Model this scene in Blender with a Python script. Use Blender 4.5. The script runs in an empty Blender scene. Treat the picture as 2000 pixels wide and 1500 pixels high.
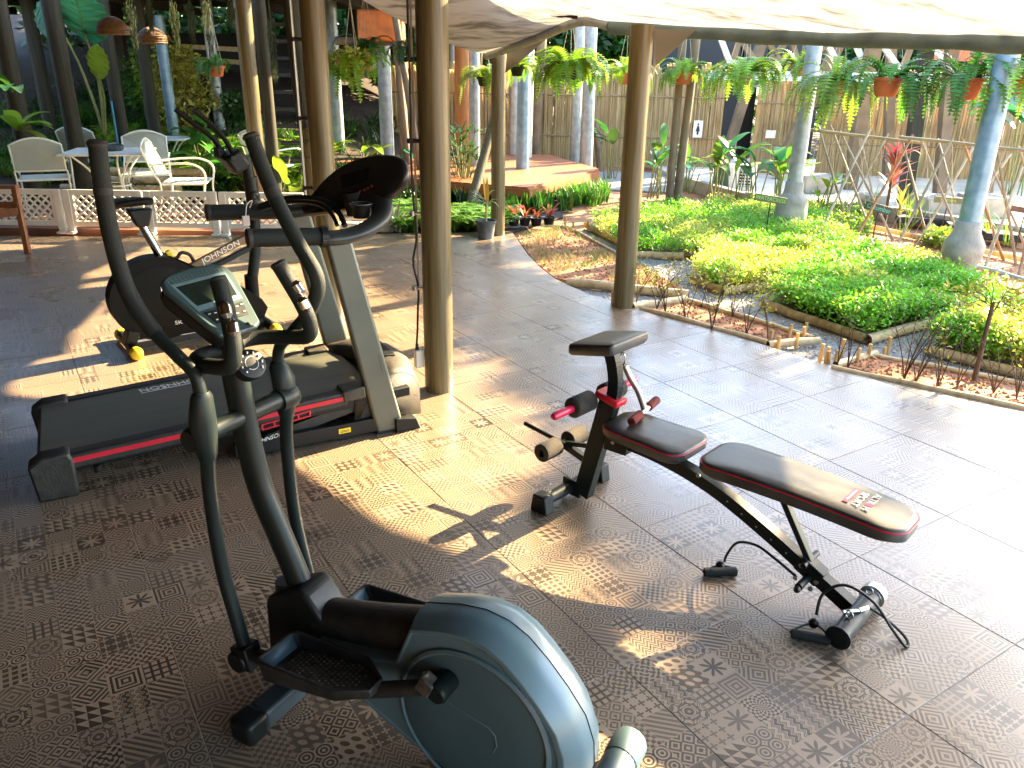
import bpy, bmesh, math, random
from mathutils import Vector, Matrix, noise as mnoise
R = math.radians
random.seed(7)
sc = bpy.context.scene
COL = sc.collection

# ---------------------------------------------------------------- camera, sky, sun, exposure
W0, H0 = 2000.0, 1500.0
FPX, PITCH, ROLL, CAMH = 1557.3, 0.379745, 0.016202, 1.7778
_c, _s = math.cos(PITCH), math.sin(PITCH)
FWD = Vector((0, _c, -_s)); _up = Vector((0, _s, _c)); _rt = Vector((1, 0, 0))
CR = math.cos(ROLL) * _rt + math.sin(ROLL) * _up
CU = -math.sin(ROLL) * _rt + math.cos(ROLL) * _up
CAMP = Vector((0, 0, CAMH))
cam = bpy.data.cameras.new('camera')
cam.sensor_width = 36.0; cam.lens = FPX / W0 * 36.0
cam.clip_start = 0.05; cam.clip_end = 500
co = bpy.data.objects.new('camera', cam); COL.objects.link(co)
m3 = Matrix((CR, CU, -FWD)).transposed()
co.matrix_world = Matrix.Translation(CAMP) @ m3.to_4x4()
sc.camera = co

SUN_AZ, SUN_EL = R(38), R(25.5)          # from the right, beyond the garden; azimuth counted from +X
sdir = Vector((math.cos(SUN_EL) * math.cos(SUN_AZ), math.cos(SUN_EL) * math.sin(SUN_AZ), math.sin(SUN_EL)))
world = bpy.data.worlds.new('World'); sc.world = world; world.use_nodes = True
wn = world.node_tree.nodes; wl = world.node_tree.links
sky = wn.new('ShaderNodeTexSky'); sky.sky_type = 'NISHITA'; sky.sun_disc = False
sky.sun_elevation = SUN_EL; sky.sun_rotation = R(90) - SUN_AZ
sky.air_density = 1.0; sky.dust_density = 0.8; sky.ozone_density = 1.0
bg = wn['Background']; bg.inputs['Strength'].default_value = 0.15
wl.new(sky.outputs[0], bg.inputs['Color'])
sun = bpy.data.lights.new('sun', 'SUN'); sun.energy = 5.0; sun.angle = R(0.55); sun.color = (1.0, 0.76, 0.45)
so = bpy.data.objects.new('sun', sun); COL.objects.link(so)
so.rotation_euler = sdir.to_track_quat('Z', 'Y').to_euler(); so.location = (8, 8, 12)
sc.view_settings.view_transform = 'Standard'; sc.view_settings.look = 'None'
sc.view_settings.exposure = 3.45; sc.view_settings.gamma = 1.0
sc.view_settings.use_curve_mapping = False

def ray(x, y):
    return CR * ((x - W0 / 2) / FPX) + CU * ((H0 / 2 - y) / FPX) + FWD
def G(x, y, z=0.0):
    """point at height z seen at photo pixel x, y"""
    d = ray(x, y); return CAMP + d * ((z - CAMH) / d.z)
def AT(x, y, Y):
    """point at distance Y seen at photo pixel x, y"""
    d = ray(x, y); return CAMP + d * (Y / d.y)
def rnd(a, b): return random.uniform(a, b)

# ---------------------------------------------------------------- mesh building
class MB:
    def __init__(s): s.v = []; s.f = []; s.m = []
    def add(s, vs, fs, m=0):
        n = len(s.v); s.v += [tuple(p) for p in vs]
        for f in fs: s.f.append(tuple(i + n for i in f)); s.m.append(m)
        return s
    def box(s, c, d, rot=None, m=0):
        c = Vector(c); h = [x / 2 for x in d]
        P = [Vector((sx * h[0], sy * h[1], sz * h[2])) for sx in (-1, 1) for sy in (-1, 1) for sz in (-1, 1)]
        if rot is not None: P = [rot @ p for p in P]
        return s.add([c + p for p in P], [(0, 1, 3, 2), (4, 6, 7, 5), (0, 4, 5, 1), (2, 3, 7, 6), (0, 2, 6, 4), (1, 5, 7, 3)], m)
    def bar(s, a, b, w, h=None, up=(0, 0, 1), m=0):
        """rectangular bar from a to b, w across, h along up"""
        a = Vector(a); b = Vector(b); x = (b - a); L = x.length; x.normalize()
        u = Vector(up); y = u.cross(x)
        if y.length < 1e-4: y = Vector((0, 1, 0)).cross(x)
        y.normalize(); z = x.cross(y)
        return s.box((a + b) / 2, (L, w, h if h else w), Matrix((x, y, z)).transposed(), m)
    def tube(s, pts, r, seg=10, cap=True, m=0, flat=None, up=None):
        """tube along pts; r number or list; flat = ratio of the second radius, up = direction of it"""
        pts = [Vector(p) for p in pts]; n = len(pts)
        rs = r if isinstance(r, (list, tuple)) else [r] * n
        T = []
        for i in range(n):
            a = pts[max(0, i - 1)]; b = pts[min(n - 1, i + 1)]
            t = b - a
            T.append(t.normalized() if t.length > 1e-9 else Vector((0, 0, 1)))
        u = Vector(up) if up else (Vector((0, 0, 1)) if abs(T[0].z) < 0.9 else Vector((1, 0, 0)))
        x = T[0].cross(u).normalized(); vs = []
        for i in range(n):
            x = (x - T[i] * x.dot(T[i]))
            x.normalize(); y = x.cross(T[i]) * -1
            k = flat if flat else 1.0
            for j in range(seg):
                a = 2 * math.pi * j / seg
                vs.append(pts[i] + x * math.cos(a) * rs[i] + y * math.sin(a) * rs[i] * k)
        fs = []
        for i in range(n - 1):
            for j in range(seg):
                k = (j + 1) % seg
                fs.append((i * seg + j, i * seg + k, (i + 1) * seg + k, (i + 1) * seg + j))
        if cap:
            fs.append(tuple(range(seg - 1, -1, -1))); fs.append(tuple((n - 1) * seg + j for j in range(seg)))
        return s.add(vs, fs, m)
    def lathe(s, prof, o=(0, 0, 0), ax=(0, 0, 1), seg=20, m=0, cap=True):
        o = Vector(o); ax = Vector(ax).normalized()
        x = ax.orthogonal().normalized(); y = ax.cross(x); vs = []
        for (r, z) in prof:
            for j in range(seg):
                a = 2 * math.pi * j / seg
                vs.append(o + ax * z + (x * math.cos(a) + y * math.sin(a)) * r)
        fs = []
        for i in range(len(prof) - 1):
            for j in range(seg):
                k = (j + 1) % seg
                fs.append((i * seg + j, i * seg + k, (i + 1) * seg + k, (i + 1) * seg + j))
        if cap:
            fs.append(tuple(range(seg - 1, -1, -1))); fs.append(tuple((len(prof) - 1) * seg + j for j in range(seg)))
        return s.add(vs, fs, m)
    def prism(s, poly, y0, y1, m=0, o=(0, 0, 0), X=(1, 0, 0), Y=(0, 1, 0), Z=(0, 0, 1)):
        """outline poly [(x, z)] in the X-Z plane, extruded from y0 to y1"""
        o = Vector(o); X = Vector(X); Y = Vector(Y); Z = Vector(Z); n = len(poly)
        a = sum(poly[i][0] * poly[(i + 1) % n][1] - poly[(i + 1) % n][0] * poly[i][1] for i in range(n))
        if a < 0: poly = list(reversed(poly))
        vs = [o + X * p[0] + Z * p[1] + Y * y0 for p in poly] + [o + X * p[0] + Z * p[1] + Y * y1 for p in poly]
        fs = [tuple(range(n)), tuple(range(2 * n - 1, n - 1, -1))]
        for i in range(n):
            j = (i + 1) % n; fs.append((j, i, i + n, j + n))
        return s.add(vs, fs, m)
    def disc(s, c, ax, r, m=0, seg=14):
        return s.lathe([(r, 0), (r, 0.0015)], c, ax, seg, m)

def obj(name, mb, mat=None, parent=None, smooth=35, bevel=0, seg=2, solid=0, loc=None, subsurf=0):
    me = bpy.data.meshes.new(name)
    me.from_pydata(mb.v, [], mb.f)
    mats = mat if isinstance(mat, (list, tuple)) else [mat]
    for q in mats: me.materials.append(q)
    if len(mats) > 1: me.polygons.foreach_set('material_index', mb.m)
    if smooth:
        me.polygons.foreach_set('use_smooth', [True] * len(me.polygons))
        me.set_sharp_from_angle(angle=R(smooth))
    me.update()
    o = bpy.data.objects.new(name, me); COL.objects.link(o)
    if parent is not None: o.parent = parent
    if loc is not None: o.location = loc
    if solid:
        q = o.modifiers.new('solid', 'SOLIDIFY'); q.thickness = solid; q.offset = 0
    if bevel:
        q = o.modifiers.new('bevel', 'BEVEL'); q.width = bevel; q.segments = seg; q.limit_method = 'ANGLE'; q.angle_limit = R(35)
        q.harden_normals = False
    if subsurf:
        q = o.modifiers.new('sub', 'SUBSURF'); q.levels = subsurf; q.render_levels = subsurf
    return o
def tag(o, label=None, cat=None, group=None, kind=None):
    if label: o['label'] = label
    if cat: o['category'] = cat
    if group: o['group'] = group
    if kind: o['kind'] = kind
    return o
def thing(name, label, cat, loc=(0, 0, 0), rz=0.0, group=None):
    o = bpy.data.objects.new(name, None); COL.objects.link(o); o.empty_display_size = 0.1
    o.location = loc; o.rotation_euler = (0, 0, rz)
    return tag(o, label, cat, group)
def dup(root, loc, rz=0.0, label=None, group=None, scale=None):
    r = root.copy(); COL.objects.link(r); r.location = loc; r.rotation_euler = (0, 0, rz)
    if label: r['label'] = label
    if group: r['group'] = group
    if scale: r.scale = (scale,) * 3 if isinstance(scale, (int, float)) else scale
    for ch in list(root.children):
        c = ch.copy(); COL.objects.link(c); c.parent = r
        for g in list(ch.children):
            d = g.copy(); COL.objects.link(d); d.parent = c
    return r
def smoothpath(P, n=6):
    P = [Vector(p) for p in P]; out = []
    for i in range(len(P) - 1):
        a = P[max(0, i - 1)]; b = P[i]; c = P[i + 1]; d = P[min(len(P) - 1, i + 2)]
        for k in range(n):
            t = k / n
            out.append(0.5 * ((2 * b) + (c - a) * t + (2 * a - 5 * b + 4 * c - d) * t * t + (3 * b - a - 3 * c + d) * t ** 3))
    out.append(P[-1]); return out
def rrect(w, h, r, n=4, cx=0, cy=0):
    out = []
    for (sx, sy, a0) in ((1, 1, 0), (-1, 1, 90), (-1, -1, 180), (1, -1, 270)):
        for k in range(n + 1):
            a = R(a0 + 90 * k / n)
            out.append((cx + sx * (w / 2 - r) + r * math.cos(a), cy + sy * (h / 2 - r) + r * math.sin(a)))
    return out

# ---------------------------------------------------------------- materials
def newmat(name):
    m = bpy.data.materials.new(name); m.use_nodes = True
    nt = m.node_tree; b = nt.nodes['Principled BSDF']
    return m, nt, b
def mat(name, col, rough=0.5, metal=0.0, var=0.25, scale=8.0, bump=0.0, bscale=60.0, stretch=None, spec=None,
        col2=None, transl=0.0, coat=0.0, detail=4.0, objcoord=True, island=0.0):
    m, nt, b = newmat(name); N = nt.nodes; L = nt.links
    tc = N.new('ShaderNodeTexCoord'); mp = N.new('ShaderNodeMapping')
    L.new(tc.outputs['Object' if objcoord else 'Generated'], mp.inputs[0])
    if stretch: mp.inputs['Scale'].default_value = stretch
    nz = N.new('ShaderNodeTexNoise'); nz.inputs['Scale'].default_value = scale; nz.inputs['Detail'].default_value = detail
    L.new(mp.outputs[0], nz.inputs['Vector'])
    rp = N.new('ShaderNodeValToRGB')
    c2 = col2 if col2 else tuple(min(1, c * (1 + var)) for c in col)
    c1 = col if col2 else tuple(c * (1 - var) for c in col)
    rp.color_ramp.elements[0].position = 0.3; rp.color_ramp.elements[0].color = (*c1, 1)
    rp.color_ramp.elements[1].position = 0.7; rp.color_ramp.elements[1].color = (*c2, 1)
    L.new(nz.outputs['Fac'], rp.inputs[0])
    colout = rp.outputs[0]
    if island:
        ge = N.new('ShaderNodeNewGeometry'); hs = N.new('ShaderNodeHueSaturation')
        a = N.new('ShaderNodeMath'); a.operation = 'MULTIPLY_ADD'; a.inputs[1].default_value = island * 2; a.inputs[2].default_value = 1 - island
        L.new(ge.outputs['Random Per Island'], a.inputs[0]); L.new(a.outputs[0], hs.inputs['Value'])
        a2 = N.new('ShaderNodeMath'); a2.operation = 'MULTIPLY_ADD'; a2.inputs[1].default_value = 0.06; a2.inputs[2].default_value = 0.47
        L.new(ge.outputs['Random Per Island'], a2.inputs[0]); L.new(a2.outputs[0], hs.inputs['Hue'])
        L.new(colout, hs.inputs['Color']); colout = hs.outputs[0]
    L.new(colout, b.inputs['Base Color'])
    b.inputs['Roughness'].default_value = rough; b.inputs['Metallic'].default_value = metal
    if spec is not None: b.inputs['Specular IOR Level'].default_value = spec
    if coat: b.inputs['Coat Weight'].default_value = coat; b.inputs['Coat Roughness'].default_value = 0.15
    if rough > 0.12:
        rr = N.new('ShaderNodeMapRange'); rr.inputs['To Min'].default_value = rough * 0.8; rr.inputs['To Max'].default_value = min(1, rough * 1.25)
        L.new(nz.outputs['Fac'], rr.inputs['Value']); L.new(rr.outputs[0], b.inputs['Roughness'])
    if bump:
        n2 = N.new('ShaderNodeTexNoise'); n2.inputs['Scale'].default_value = bscale; n2.inputs['Detail'].default_value = 3
        L.new(mp.outputs[0], n2.inputs['Vector'])
        bp = N.new('ShaderNodeBump'); bp.inputs['Strength'].default_value = bump; bp.inputs['Distance'].default_value = 0.01
        L.new(n2.outputs['Fac'], bp.inputs['Height']); L.new(bp.outputs[0], b.inputs['Normal'])
    if transl:
        t = N.new('ShaderNodeBsdfTranslucent'); mx = N.new('ShaderNodeMixShader'); mx.inputs[0].default_value = transl
        L.new(colout, t.inputs[0]); out = N['Material Output']
        L.new(b.outputs[0], mx.inputs[1]); L.new(t.outputs[0], mx.inputs[2]); L.new(mx.outputs[0], out.inputs[0])
    return m

M = {}
M['pole'] = mat('pole_brown', (0.072, 0.054, 0.021), 0.33, 0, scale=6, col2=(0.165, 0.13, 0.058), stretch=(9, 9, 0.35), bump=0.15, bscale=30)
M['pole_dark'] = mat('pole_dark', (0.016, 0.016, 0.009), 0.7, 0, scale=6, spec=0.25, col2=(0.042, 0.038, 0.021), stretch=(8, 8, 0.4), bump=0.2, bscale=30)
M['galv'] = mat('galvanised', (0.20, 0.23, 0.235), 0.45, 0.45, scale=9, col2=(0.36, 0.39, 0.39), bump=0.05, bscale=40)
M['galvblue'] = mat('galvanised_blue', (0.13, 0.22, 0.28), 0.42, 0.4, scale=9, col2=(0.26, 0.36, 0.42), bump=0.05)
M['concrete'] = mat('concrete', (0.20, 0.18, 0.14), 0.85, 0, scale=7, col2=(0.36, 0.32, 0.25), bump=0.5, bscale=50)
M['black'] = mat('black_plastic', (0.005, 0.0065, 0.0065), 0.42, 0, scale=5, col2=(0.009, 0.011, 0.011), spec=0.3)
M['foam'] = mat('black_foam', (0.004, 0.0075, 0.007), 0.6, 0, scale=20, col2=(0.008, 0.014, 0.013), bump=0.35, bscale=380, spec=0.3)
M['gunmetal'] = mat('dark_painted_steel', (0.006, 0.0105, 0.010), 0.36, 0, scale=6, col2=(0.010, 0.017, 0.016), bump=0.03, bscale=400, spec=0.22)
M['rubber'] = mat('rubber', (0.014, 0.014, 0.014), 0.7, 0, scale=12, bump=0.2, bscale=200)
M['chrome'] = mat('chrome', (0.55, 0.55, 0.52), 0.12, 1.0, var=0.08)
M['steel'] = mat('zinc_steel', (0.42, 0.42, 0.40), 0.32, 0.9, var=0.15)
M['dirtyblack'] = mat('dusty_black', (0.007, 0.008, 0.007), 0.55, 0, scale=22, col2=(0.028, 0.026, 0.021), bump=0.2, bscale=90)
M['white'] = mat('white_paint', (0.74, 0.71, 0.63), 0.45, 0, var=0.10, scale=5)
M['whitemetal'] = mat('white_furniture', (0.62, 0.66, 0.60), 0.4, 0, var=0.08, scale=5)
M['redtrim'] = mat('red_trim', (0.55, 0.012, 0.03), 0.4, 0, var=0.1)
M['yellow'] = mat('yellow_plastic', (0.75, 0.55, 0.02), 0.4, 0, var=0.1)
M['wood'] = mat('reddish_deck_wood', (0.19, 0.06, 0.018), 0.5, 0, scale=5, col2=(0.36, 0.13, 0.04), stretch=(2, 14, 14), bump=0.25, bscale=30)
M['woodchair'] = mat('brown_chair_wood', (0.16, 0.055, 0.02), 0.4, 0, scale=4, col2=(0.26, 0.095, 0.035), stretch=(6, 6, 1))
M['log'] = mat('pale_bamboo_log', (0.36, 0.26, 0.12), 0.6, 0, scale=5, col2=(0.60, 0.47, 0.27), stretch=(4, 4, 4), bump=0.2, bscale=25)
M['logend'] = mat('log_cut_end', (0.10, 0.06, 0.03), 0.9)
M['cane'] = mat('bamboo_cane', (0.40, 0.28, 0.13), 0.6, 0, scale=3, col2=(0.70, 0.54, 0.30), stretch=(6, 6, 1), island=0.3, transl=0.5)
M['canedark'] = mat('weathered_cane', (0.14, 0.10, 0.06), 0.7, 0, scale=4, col2=(0.30, 0.22, 0.12), island=0.2)
M['soil'] = mat('red_soil', (0.25, 0.10, 0.04), 0.95, 0, scale=3.0, col2=(0.40, 0.19, 0.085), bump=0.8, bscale=35)
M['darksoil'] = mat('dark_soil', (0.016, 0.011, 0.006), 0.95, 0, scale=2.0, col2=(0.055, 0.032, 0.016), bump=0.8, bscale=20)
M['gravelbase'] = mat('grey_gravel_base', (0.16, 0.16, 0.15), 0.9, 0, scale=40, col2=(0.33, 0.33, 0.31), bump=1.0, bscale=60)
M['stone'] = mat('grey_stone', (0.22, 0.22, 0.21), 0.8, 0, scale=9, col2=(0.42, 0.42, 0.40), island=0.45)
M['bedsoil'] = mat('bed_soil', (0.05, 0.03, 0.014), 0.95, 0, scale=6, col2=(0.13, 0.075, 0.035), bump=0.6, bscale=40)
M['paving'] = mat('pale_paving', (0.46, 0.40, 0.31), 0.85, 0, scale=2.5, col2=(0.62, 0.55, 0.42), bump=0.3, bscale=30)
M['terracotta'] = mat('terracotta', (0.42, 0.10, 0.035), 0.7, 0, var=0.2, scale=6)
M['darkwall'] = mat('dark_wall', (0.014, 0.018, 0.02), 0.7, 0, var=0.3, scale=1)
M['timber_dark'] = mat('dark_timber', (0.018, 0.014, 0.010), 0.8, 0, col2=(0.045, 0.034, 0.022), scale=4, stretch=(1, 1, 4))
M['timber'] = mat('grey_brown_timber', (0.10, 0.07, 0.038), 0.7, 0, col2=(0.20, 0.14, 0.08), scale=4)
M['bark'] = mat('tree_bark', (0.05, 0.032, 0.018), 0.95, 0, col2=(0.12, 0.08, 0.045), scale=8, stretch=(2, 2, 0.6), bump=0.8, bscale=20)
M['trunkorange'] = mat('orange_log', (0.22, 0.085, 0.02), 0.6, 0, col2=(0.38, 0.17, 0.045), scale=4, stretch=(3, 3, 0.6), bump=0.3, bscale=12)
def leafm(name, a, b, tr=0.45, rough=0.45, sc_=3.0, isl=0.35):
    return mat(name, a, rough, 0, scale=sc_, col2=b, transl=tr, island=isl)
M['leaf'] = leafm('leaf_green', (0.045, 0.13, 0.012), (0.09, 0.23, 0.022))
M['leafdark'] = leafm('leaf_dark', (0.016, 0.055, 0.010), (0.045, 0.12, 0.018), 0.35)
M['leafblue'] = leafm('leaf_bluegreen', (0.02, 0.12, 0.045), (0.045, 0.24, 0.09), 0.5)
M['leaflime'] = leafm('leaf_lime', (0.12, 0.22, 0.015), (0.24, 0.34, 0.03), 0.45)
M['leafyellow'] = leafm('leaf_yellow', (0.26, 0.26, 0.03), (0.42, 0.36, 0.06), 0.4)
M['herb'] = leafm('herb_green', (0.13, 0.36, 0.015), (0.26, 0.52, 0.035), 0.5, sc_=1.2)
M['herbdry'] = leafm('herb_yellowgreen', (0.34, 0.44, 0.03), (0.58, 0.60, 0.12), 0.5, sc_=1.2)
M['fern'] = leafm('fern_green', (0.10, 0.25, 0.015), (0.30, 0.44, 0.03), 0.45, sc_=5)
M['red_leaf'] = leafm('red_leaf', (0.28, 0.04, 0.03), (0.45, 0.12, 0.05), 0.35)
M['twig'] = mat('twig', (0.05, 0.03, 0.018), 0.8, 0, col2=(0.10, 0.06, 0.035), scale=10)
M['stem'] = mat('green_stem', (0.10, 0.13, 0.03), 0.6, 0, col2=(0.20, 0.21, 0.06), scale=6)
M['moss'] = mat('grey_moss', (0.03, 0.045, 0.022), 0.9, 0, col2=(0.08, 0.10, 0.05), scale=6, transl=0.3, island=0.3)
M['deadleaf'] = mat('dead_leaf', (0.16, 0.08, 0.03), 0.8, 0, col2=(0.34, 0.19, 0.07), scale=6, island=0.4)
M['blackprint'] = mat('black_print', (0.01, 0.01, 0.01), 0.5)
M['whiteprint'] = mat('white_print', (0.72, 0.72, 0.70), 0.5, var=0.04)
M['gold'] = mat('gold_print', (0.75, 0.42, 0.06), 0.5, var=0.04)
M['rope'] = mat('pale_rope', (0.42, 0.36, 0.26), 0.8)

# canopy cloth: thin, dusty, lets the low sun glow through
def cloth_mat():
    m, nt, b = newmat('canopy_cloth'); N = nt.nodes; L = nt.links
    tc = N.new('ShaderNodeTexCoord')
    n1 = N.new('ShaderNodeTexNoise'); n1.inputs['Scale'].default_value = 1.3; n1.inputs['Detail'].default_value = 6; n1.inputs['Roughness'].default_value = 0.65
    mp = N.new('ShaderNodeMapping'); mp.inputs['Scale'].default_value = (1, 3, 1); mp.inputs['Rotation'].default_value = (0, 0, R(-40))
    L.new(tc.outputs['Object'], mp.inputs[0]); L.new(mp.outputs[0], n1.inputs['Vector'])
    rp = N.new('ShaderNodeValToRGB'); e = rp.color_ramp.elements
    e[0].position = 0.36; e[0].color = (0.16, 0.15, 0.135, 1); e[1].position = 0.50; e[1].color = (0.52, 0.50, 0.46, 1)
    L.new(n1.outputs['Fac'], rp.inputs[0]); L.new(rp.outputs[0], b.inputs['Base Color'])
    b.inputs['Roughness'].default_value = 0.7
    t = N.new('ShaderNodeBsdfTranslucent'); L.new(rp.outputs[0], t.inputs[0])
    mx = N.new('ShaderNodeMixShader'); mx.inputs[0].default_value = 0.26
    L.new(b.outputs[0], mx.inputs[1]); L.new(t.outputs[0], mx.inputs[2]); L.new(mx.outputs[0], N['Material Output'].inputs[0])
    return m
M['cloth'] = cloth_mat()

# printed patchwork on the floor tiles: one pattern per 10 cm square
TILE_A, TILE_S, TILE_OX, TILE_OY = 0.568188, 0.6, 0.33647 * 0.6, 0.52404 * 0.6
def tile_mat():
    m, nt, b = newmat('patchwork_tile'); N = nt.nodes; L = nt.links
    def V(x):
        return x
    def mth(op, a, c=None, d=None):
        n = N.new('ShaderNodeMath'); n.operation = op
        for i, q in enumerate((a, c, d)):
            if q is None: continue
            if isinstance(q, (int, float)): n.inputs[i].default_value = q
            else: L.new(q, n.inputs[i])
        return n.outputs[0]
    add = lambda a, c: mth('ADD', a, c); sub = lambda a, c: mth('SUBTRACT', a, c); mul = lambda a, c: mth('MULTIPLY', a, c)
    fr = lambda a: mth('FRACT', a); ab = lambda a: mth('ABSOLUTE', a); gt = lambda a, c: mth('GREATER_THAN', a, c); lt = lambda a, c: mth('LESS_THAN', a, c)
    ge = N.new('ShaderNodeNewGeometry'); mp = N.new('ShaderNodeMapping'); mp.vector_type = 'POINT'
    mp.inputs['Rotation'].default_value = (0, 0, -TILE_A)
    L.new(ge.outputs['Position'], mp.inputs[0])
    sx = N.new('ShaderNodeSeparateXYZ'); L.new(mp.outputs[0], sx.inputs[0])
    X = mul(sub(sx.outputs[0], TILE_OX), 10.0); Y = mul(sub(sx.outputs[1], TILE_OY), 10.0)
    cx = mth('FLOOR', X); cy = mth('FLOOR', Y)
    cv = N.new('ShaderNodeCombineXYZ'); L.new(cx, cv.inputs[0]); L.new(cy, cv.inputs[1])
    wn_ = N.new('ShaderNodeTexWhiteNoise'); wn_.noise_dimensions = '2D'; L.new(cv.outputs[0], wn_.inputs['Vector'])
    sc3 = N.new('ShaderNodeSeparateColor'); L.new(wn_.outputs['Color'], sc3.inputs[0])
    r1, r2, r3 = sc3.outputs
    fx = fr(X); fy = fr(Y)
    # a border line round every printed square
    ux = sub(fx, 0.5); uy = sub(fy, 0.5)
    ax = ab(ux); ay = ab(uy)
    rad = mth('SQRT', add(mul(ux, ux), mul(uy, uy)))
    ang = mth('ARCTAN2', uy, ux)
    def sub2(k):
        gx = sub(fr(mul(fx, k)), 0.5); gy = sub(fr(mul(fy, k)), 0.5)
        return gx, gy
    g2x, g2y = sub2(2.0); g3x, g3y = sub2(3.0); g4x, g4y = sub2(4.0)
    P = []
    P.append(gt(fr(mul(mth('MAXIMUM', ax, ay), 7.0)), 0.5))                              # nested squares
    P.append(gt(fr(mul(add(ax, ay), 5.0)), 0.5))                                         # nested diamonds
    P.append(gt(fr(mul(add(fx, fy), 4.0)), 0.5))                                         # diagonal stripes
    P.append(gt(fr(mul(add(fy, mul(ab(sub(fr(mul(fx, 3.0)), 0.5)), 0.45)), 6.0)), 0.5))  # chevrons
    P.append(ab(sub(gt(g4x, 0.0), gt(g4y, 0.0))))                                        # checks
    P.append(gt(fr(mul(add(ab(g2x), ab(g2y)), 3.0)), 0.55))                              # diamond lattice
    P.append(lt(rad, add(0.27, mul(mth('COSINE', mul(ang, 8.0)), 0.17))))                # eight petals
    P.append(gt(fr(mul(mth('SQRT', add(mul(g2x, g2x), mul(g2y, g2y))), 4.5)), 0.5))      # rings
    P.append(gt(add(g3x, g3y), 0.0))                                                     # triangles
    P.append(gt(mth('MAXIMUM', ab(g4x), ab(g4y)), 0.33))                                 # small grid
    P.append(lt(mth('SQRT', add(mul(g3x, g3x), mul(g3y, g3y))), add(0.25, mul(mth('COSINE', mul(mth('ARCTAN2', g3y, g3x), 4.0)), 0.16))))
    P.append(gt(fr(mul(mth('SINE', mul(mth('ADD', fx, mul(mth('SINE', mul(fy, 25.0)), 0.06)), 12.0)), 1.4)), 0.5))
    tp = 6.2832
    P.append(gt(add(add(mth('COSINE', mul(fx, tp * 3)), mth('COSINE', mul(fy, tp * 3))), mth('COSINE', mul(add(fx, fy), tp * 3))), 0.15))
    P.append(gt(mul(mth('SINE', mul(ang, 12.0)), mth('COSINE', mul(rad, 38.0))), 0.0))
    P.append(gt(add(mul(mth('SINE', mul(fx, tp * 4)), mth('SINE', mul(fy, tp * 4))), mul(mth('COSINE', mul(rad, 50.0)), 0.4)), 0.0))
    P.append(gt(add(mth('COSINE', mul(mul(g2x, g2y), 90.0)), mth('COSINE', mul(rad, 30.0))), 0.2))
    n = len(P); idx = mth('FLOOR', mul(r1, n - 0.001)); tot = None
    for k, p in enumerate(P):
        q = mul(p, mth('COMPARE', idx, k, 0.2)); tot = q if tot is None else add(tot, q)
    inv = gt(r2, 0.5)
    val = ab(sub(tot, inv))
    edge = gt(mth('MAXIMUM', ax, ay), 0.485)
    val = mth('MAXIMUM', val, mul(edge, 0.7))
    # contrast differs from square to square, wear over everything
    nz = N.new('ShaderNodeTexNoise'); nz.inputs['Scale'].default_value = 2.2; nz.inputs['Detail'].default_value = 5
    L.new(ge.outputs['Position'], nz.inputs['Vector'])
    nf = N.new('ShaderNodeTexNoise'); nf.inputs['Scale'].default_value = 160; nf.inputs['Detail'].default_value = 3
    L.new(ge.outputs['Position'], nf.inputs['Vector'])
    con = add(0.52, mul(r3, 0.55))
    val = add(mul(sub(val, 0.5), con), 0.5)
    val = add(val, mul(sub(nf.outputs['Fac'], 0.5), 0.35))
    mix = N.new('ShaderNodeMix'); mix.data_type = 'RGBA'; mix.clamp_factor = True
    L.new(val, mix.inputs[0]); mix.inputs[6].default_value = (0.044, 0.031, 0.020, 1); mix.inputs[7].default_value = (0.34, 0.250, 0.168, 1)
    mx2 = N.new('ShaderNodeMix'); mx2.data_type = 'RGBA'; mx2.blend_type = 'MIX'
    dust = N.new('ShaderNodeMapRange'); dust.inputs['From Min'].default_value = 0.35; dust.inputs['From Max'].default_value = 0.75; dust.inputs['To Max'].default_value = 0.16
    L.new(nz.outputs['Fac'], dust.inputs['Value']); L.new(dust.outputs[0], mx2.inputs[0])
    L.new(mix.outputs[2], mx2.inputs[6]); mx2.inputs[7].default_value = (0.24, 0.19, 0.14, 1)
    L.new(mx2.outputs[2], b.inputs['Base Color'])
    rg = N.new('ShaderNodeMapRange'); rg.inputs['From Min'].default_value = 0.3; rg.inputs['From Max'].default_value = 0.7; rg.inputs['To Min'].default_value = 0.22; rg.inputs['To Max'].default_value = 0.42
    L.new(nz.outputs['Fac'], rg.inputs['Value']); L.new(rg.outputs[0], b.inputs['Roughness'])
    b.inputs['Specular IOR Level'].default_value = 0.55
    b.inputs['Coat Weight'].default_value = 0.35; b.inputs['Coat Roughness'].default_value = 0.36; b.inputs['Coat IOR'].default_value = 1.6
    bp = N.new('ShaderNodeBump'); bp.inputs['Strength'].default_value = 0.06; bp.inputs['Distance'].default_value = 0.004
    L.new(val, bp.inputs['Height']); L.new(bp.outputs[0], b.inputs['Normal'])
    return m
M['tile'] = tile_mat()
M['grout'] = mat('grout', (0.26, 0.21, 0.16), 0.9, 0, scale=10, col2=(0.42, 0.35, 0.26))
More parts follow.
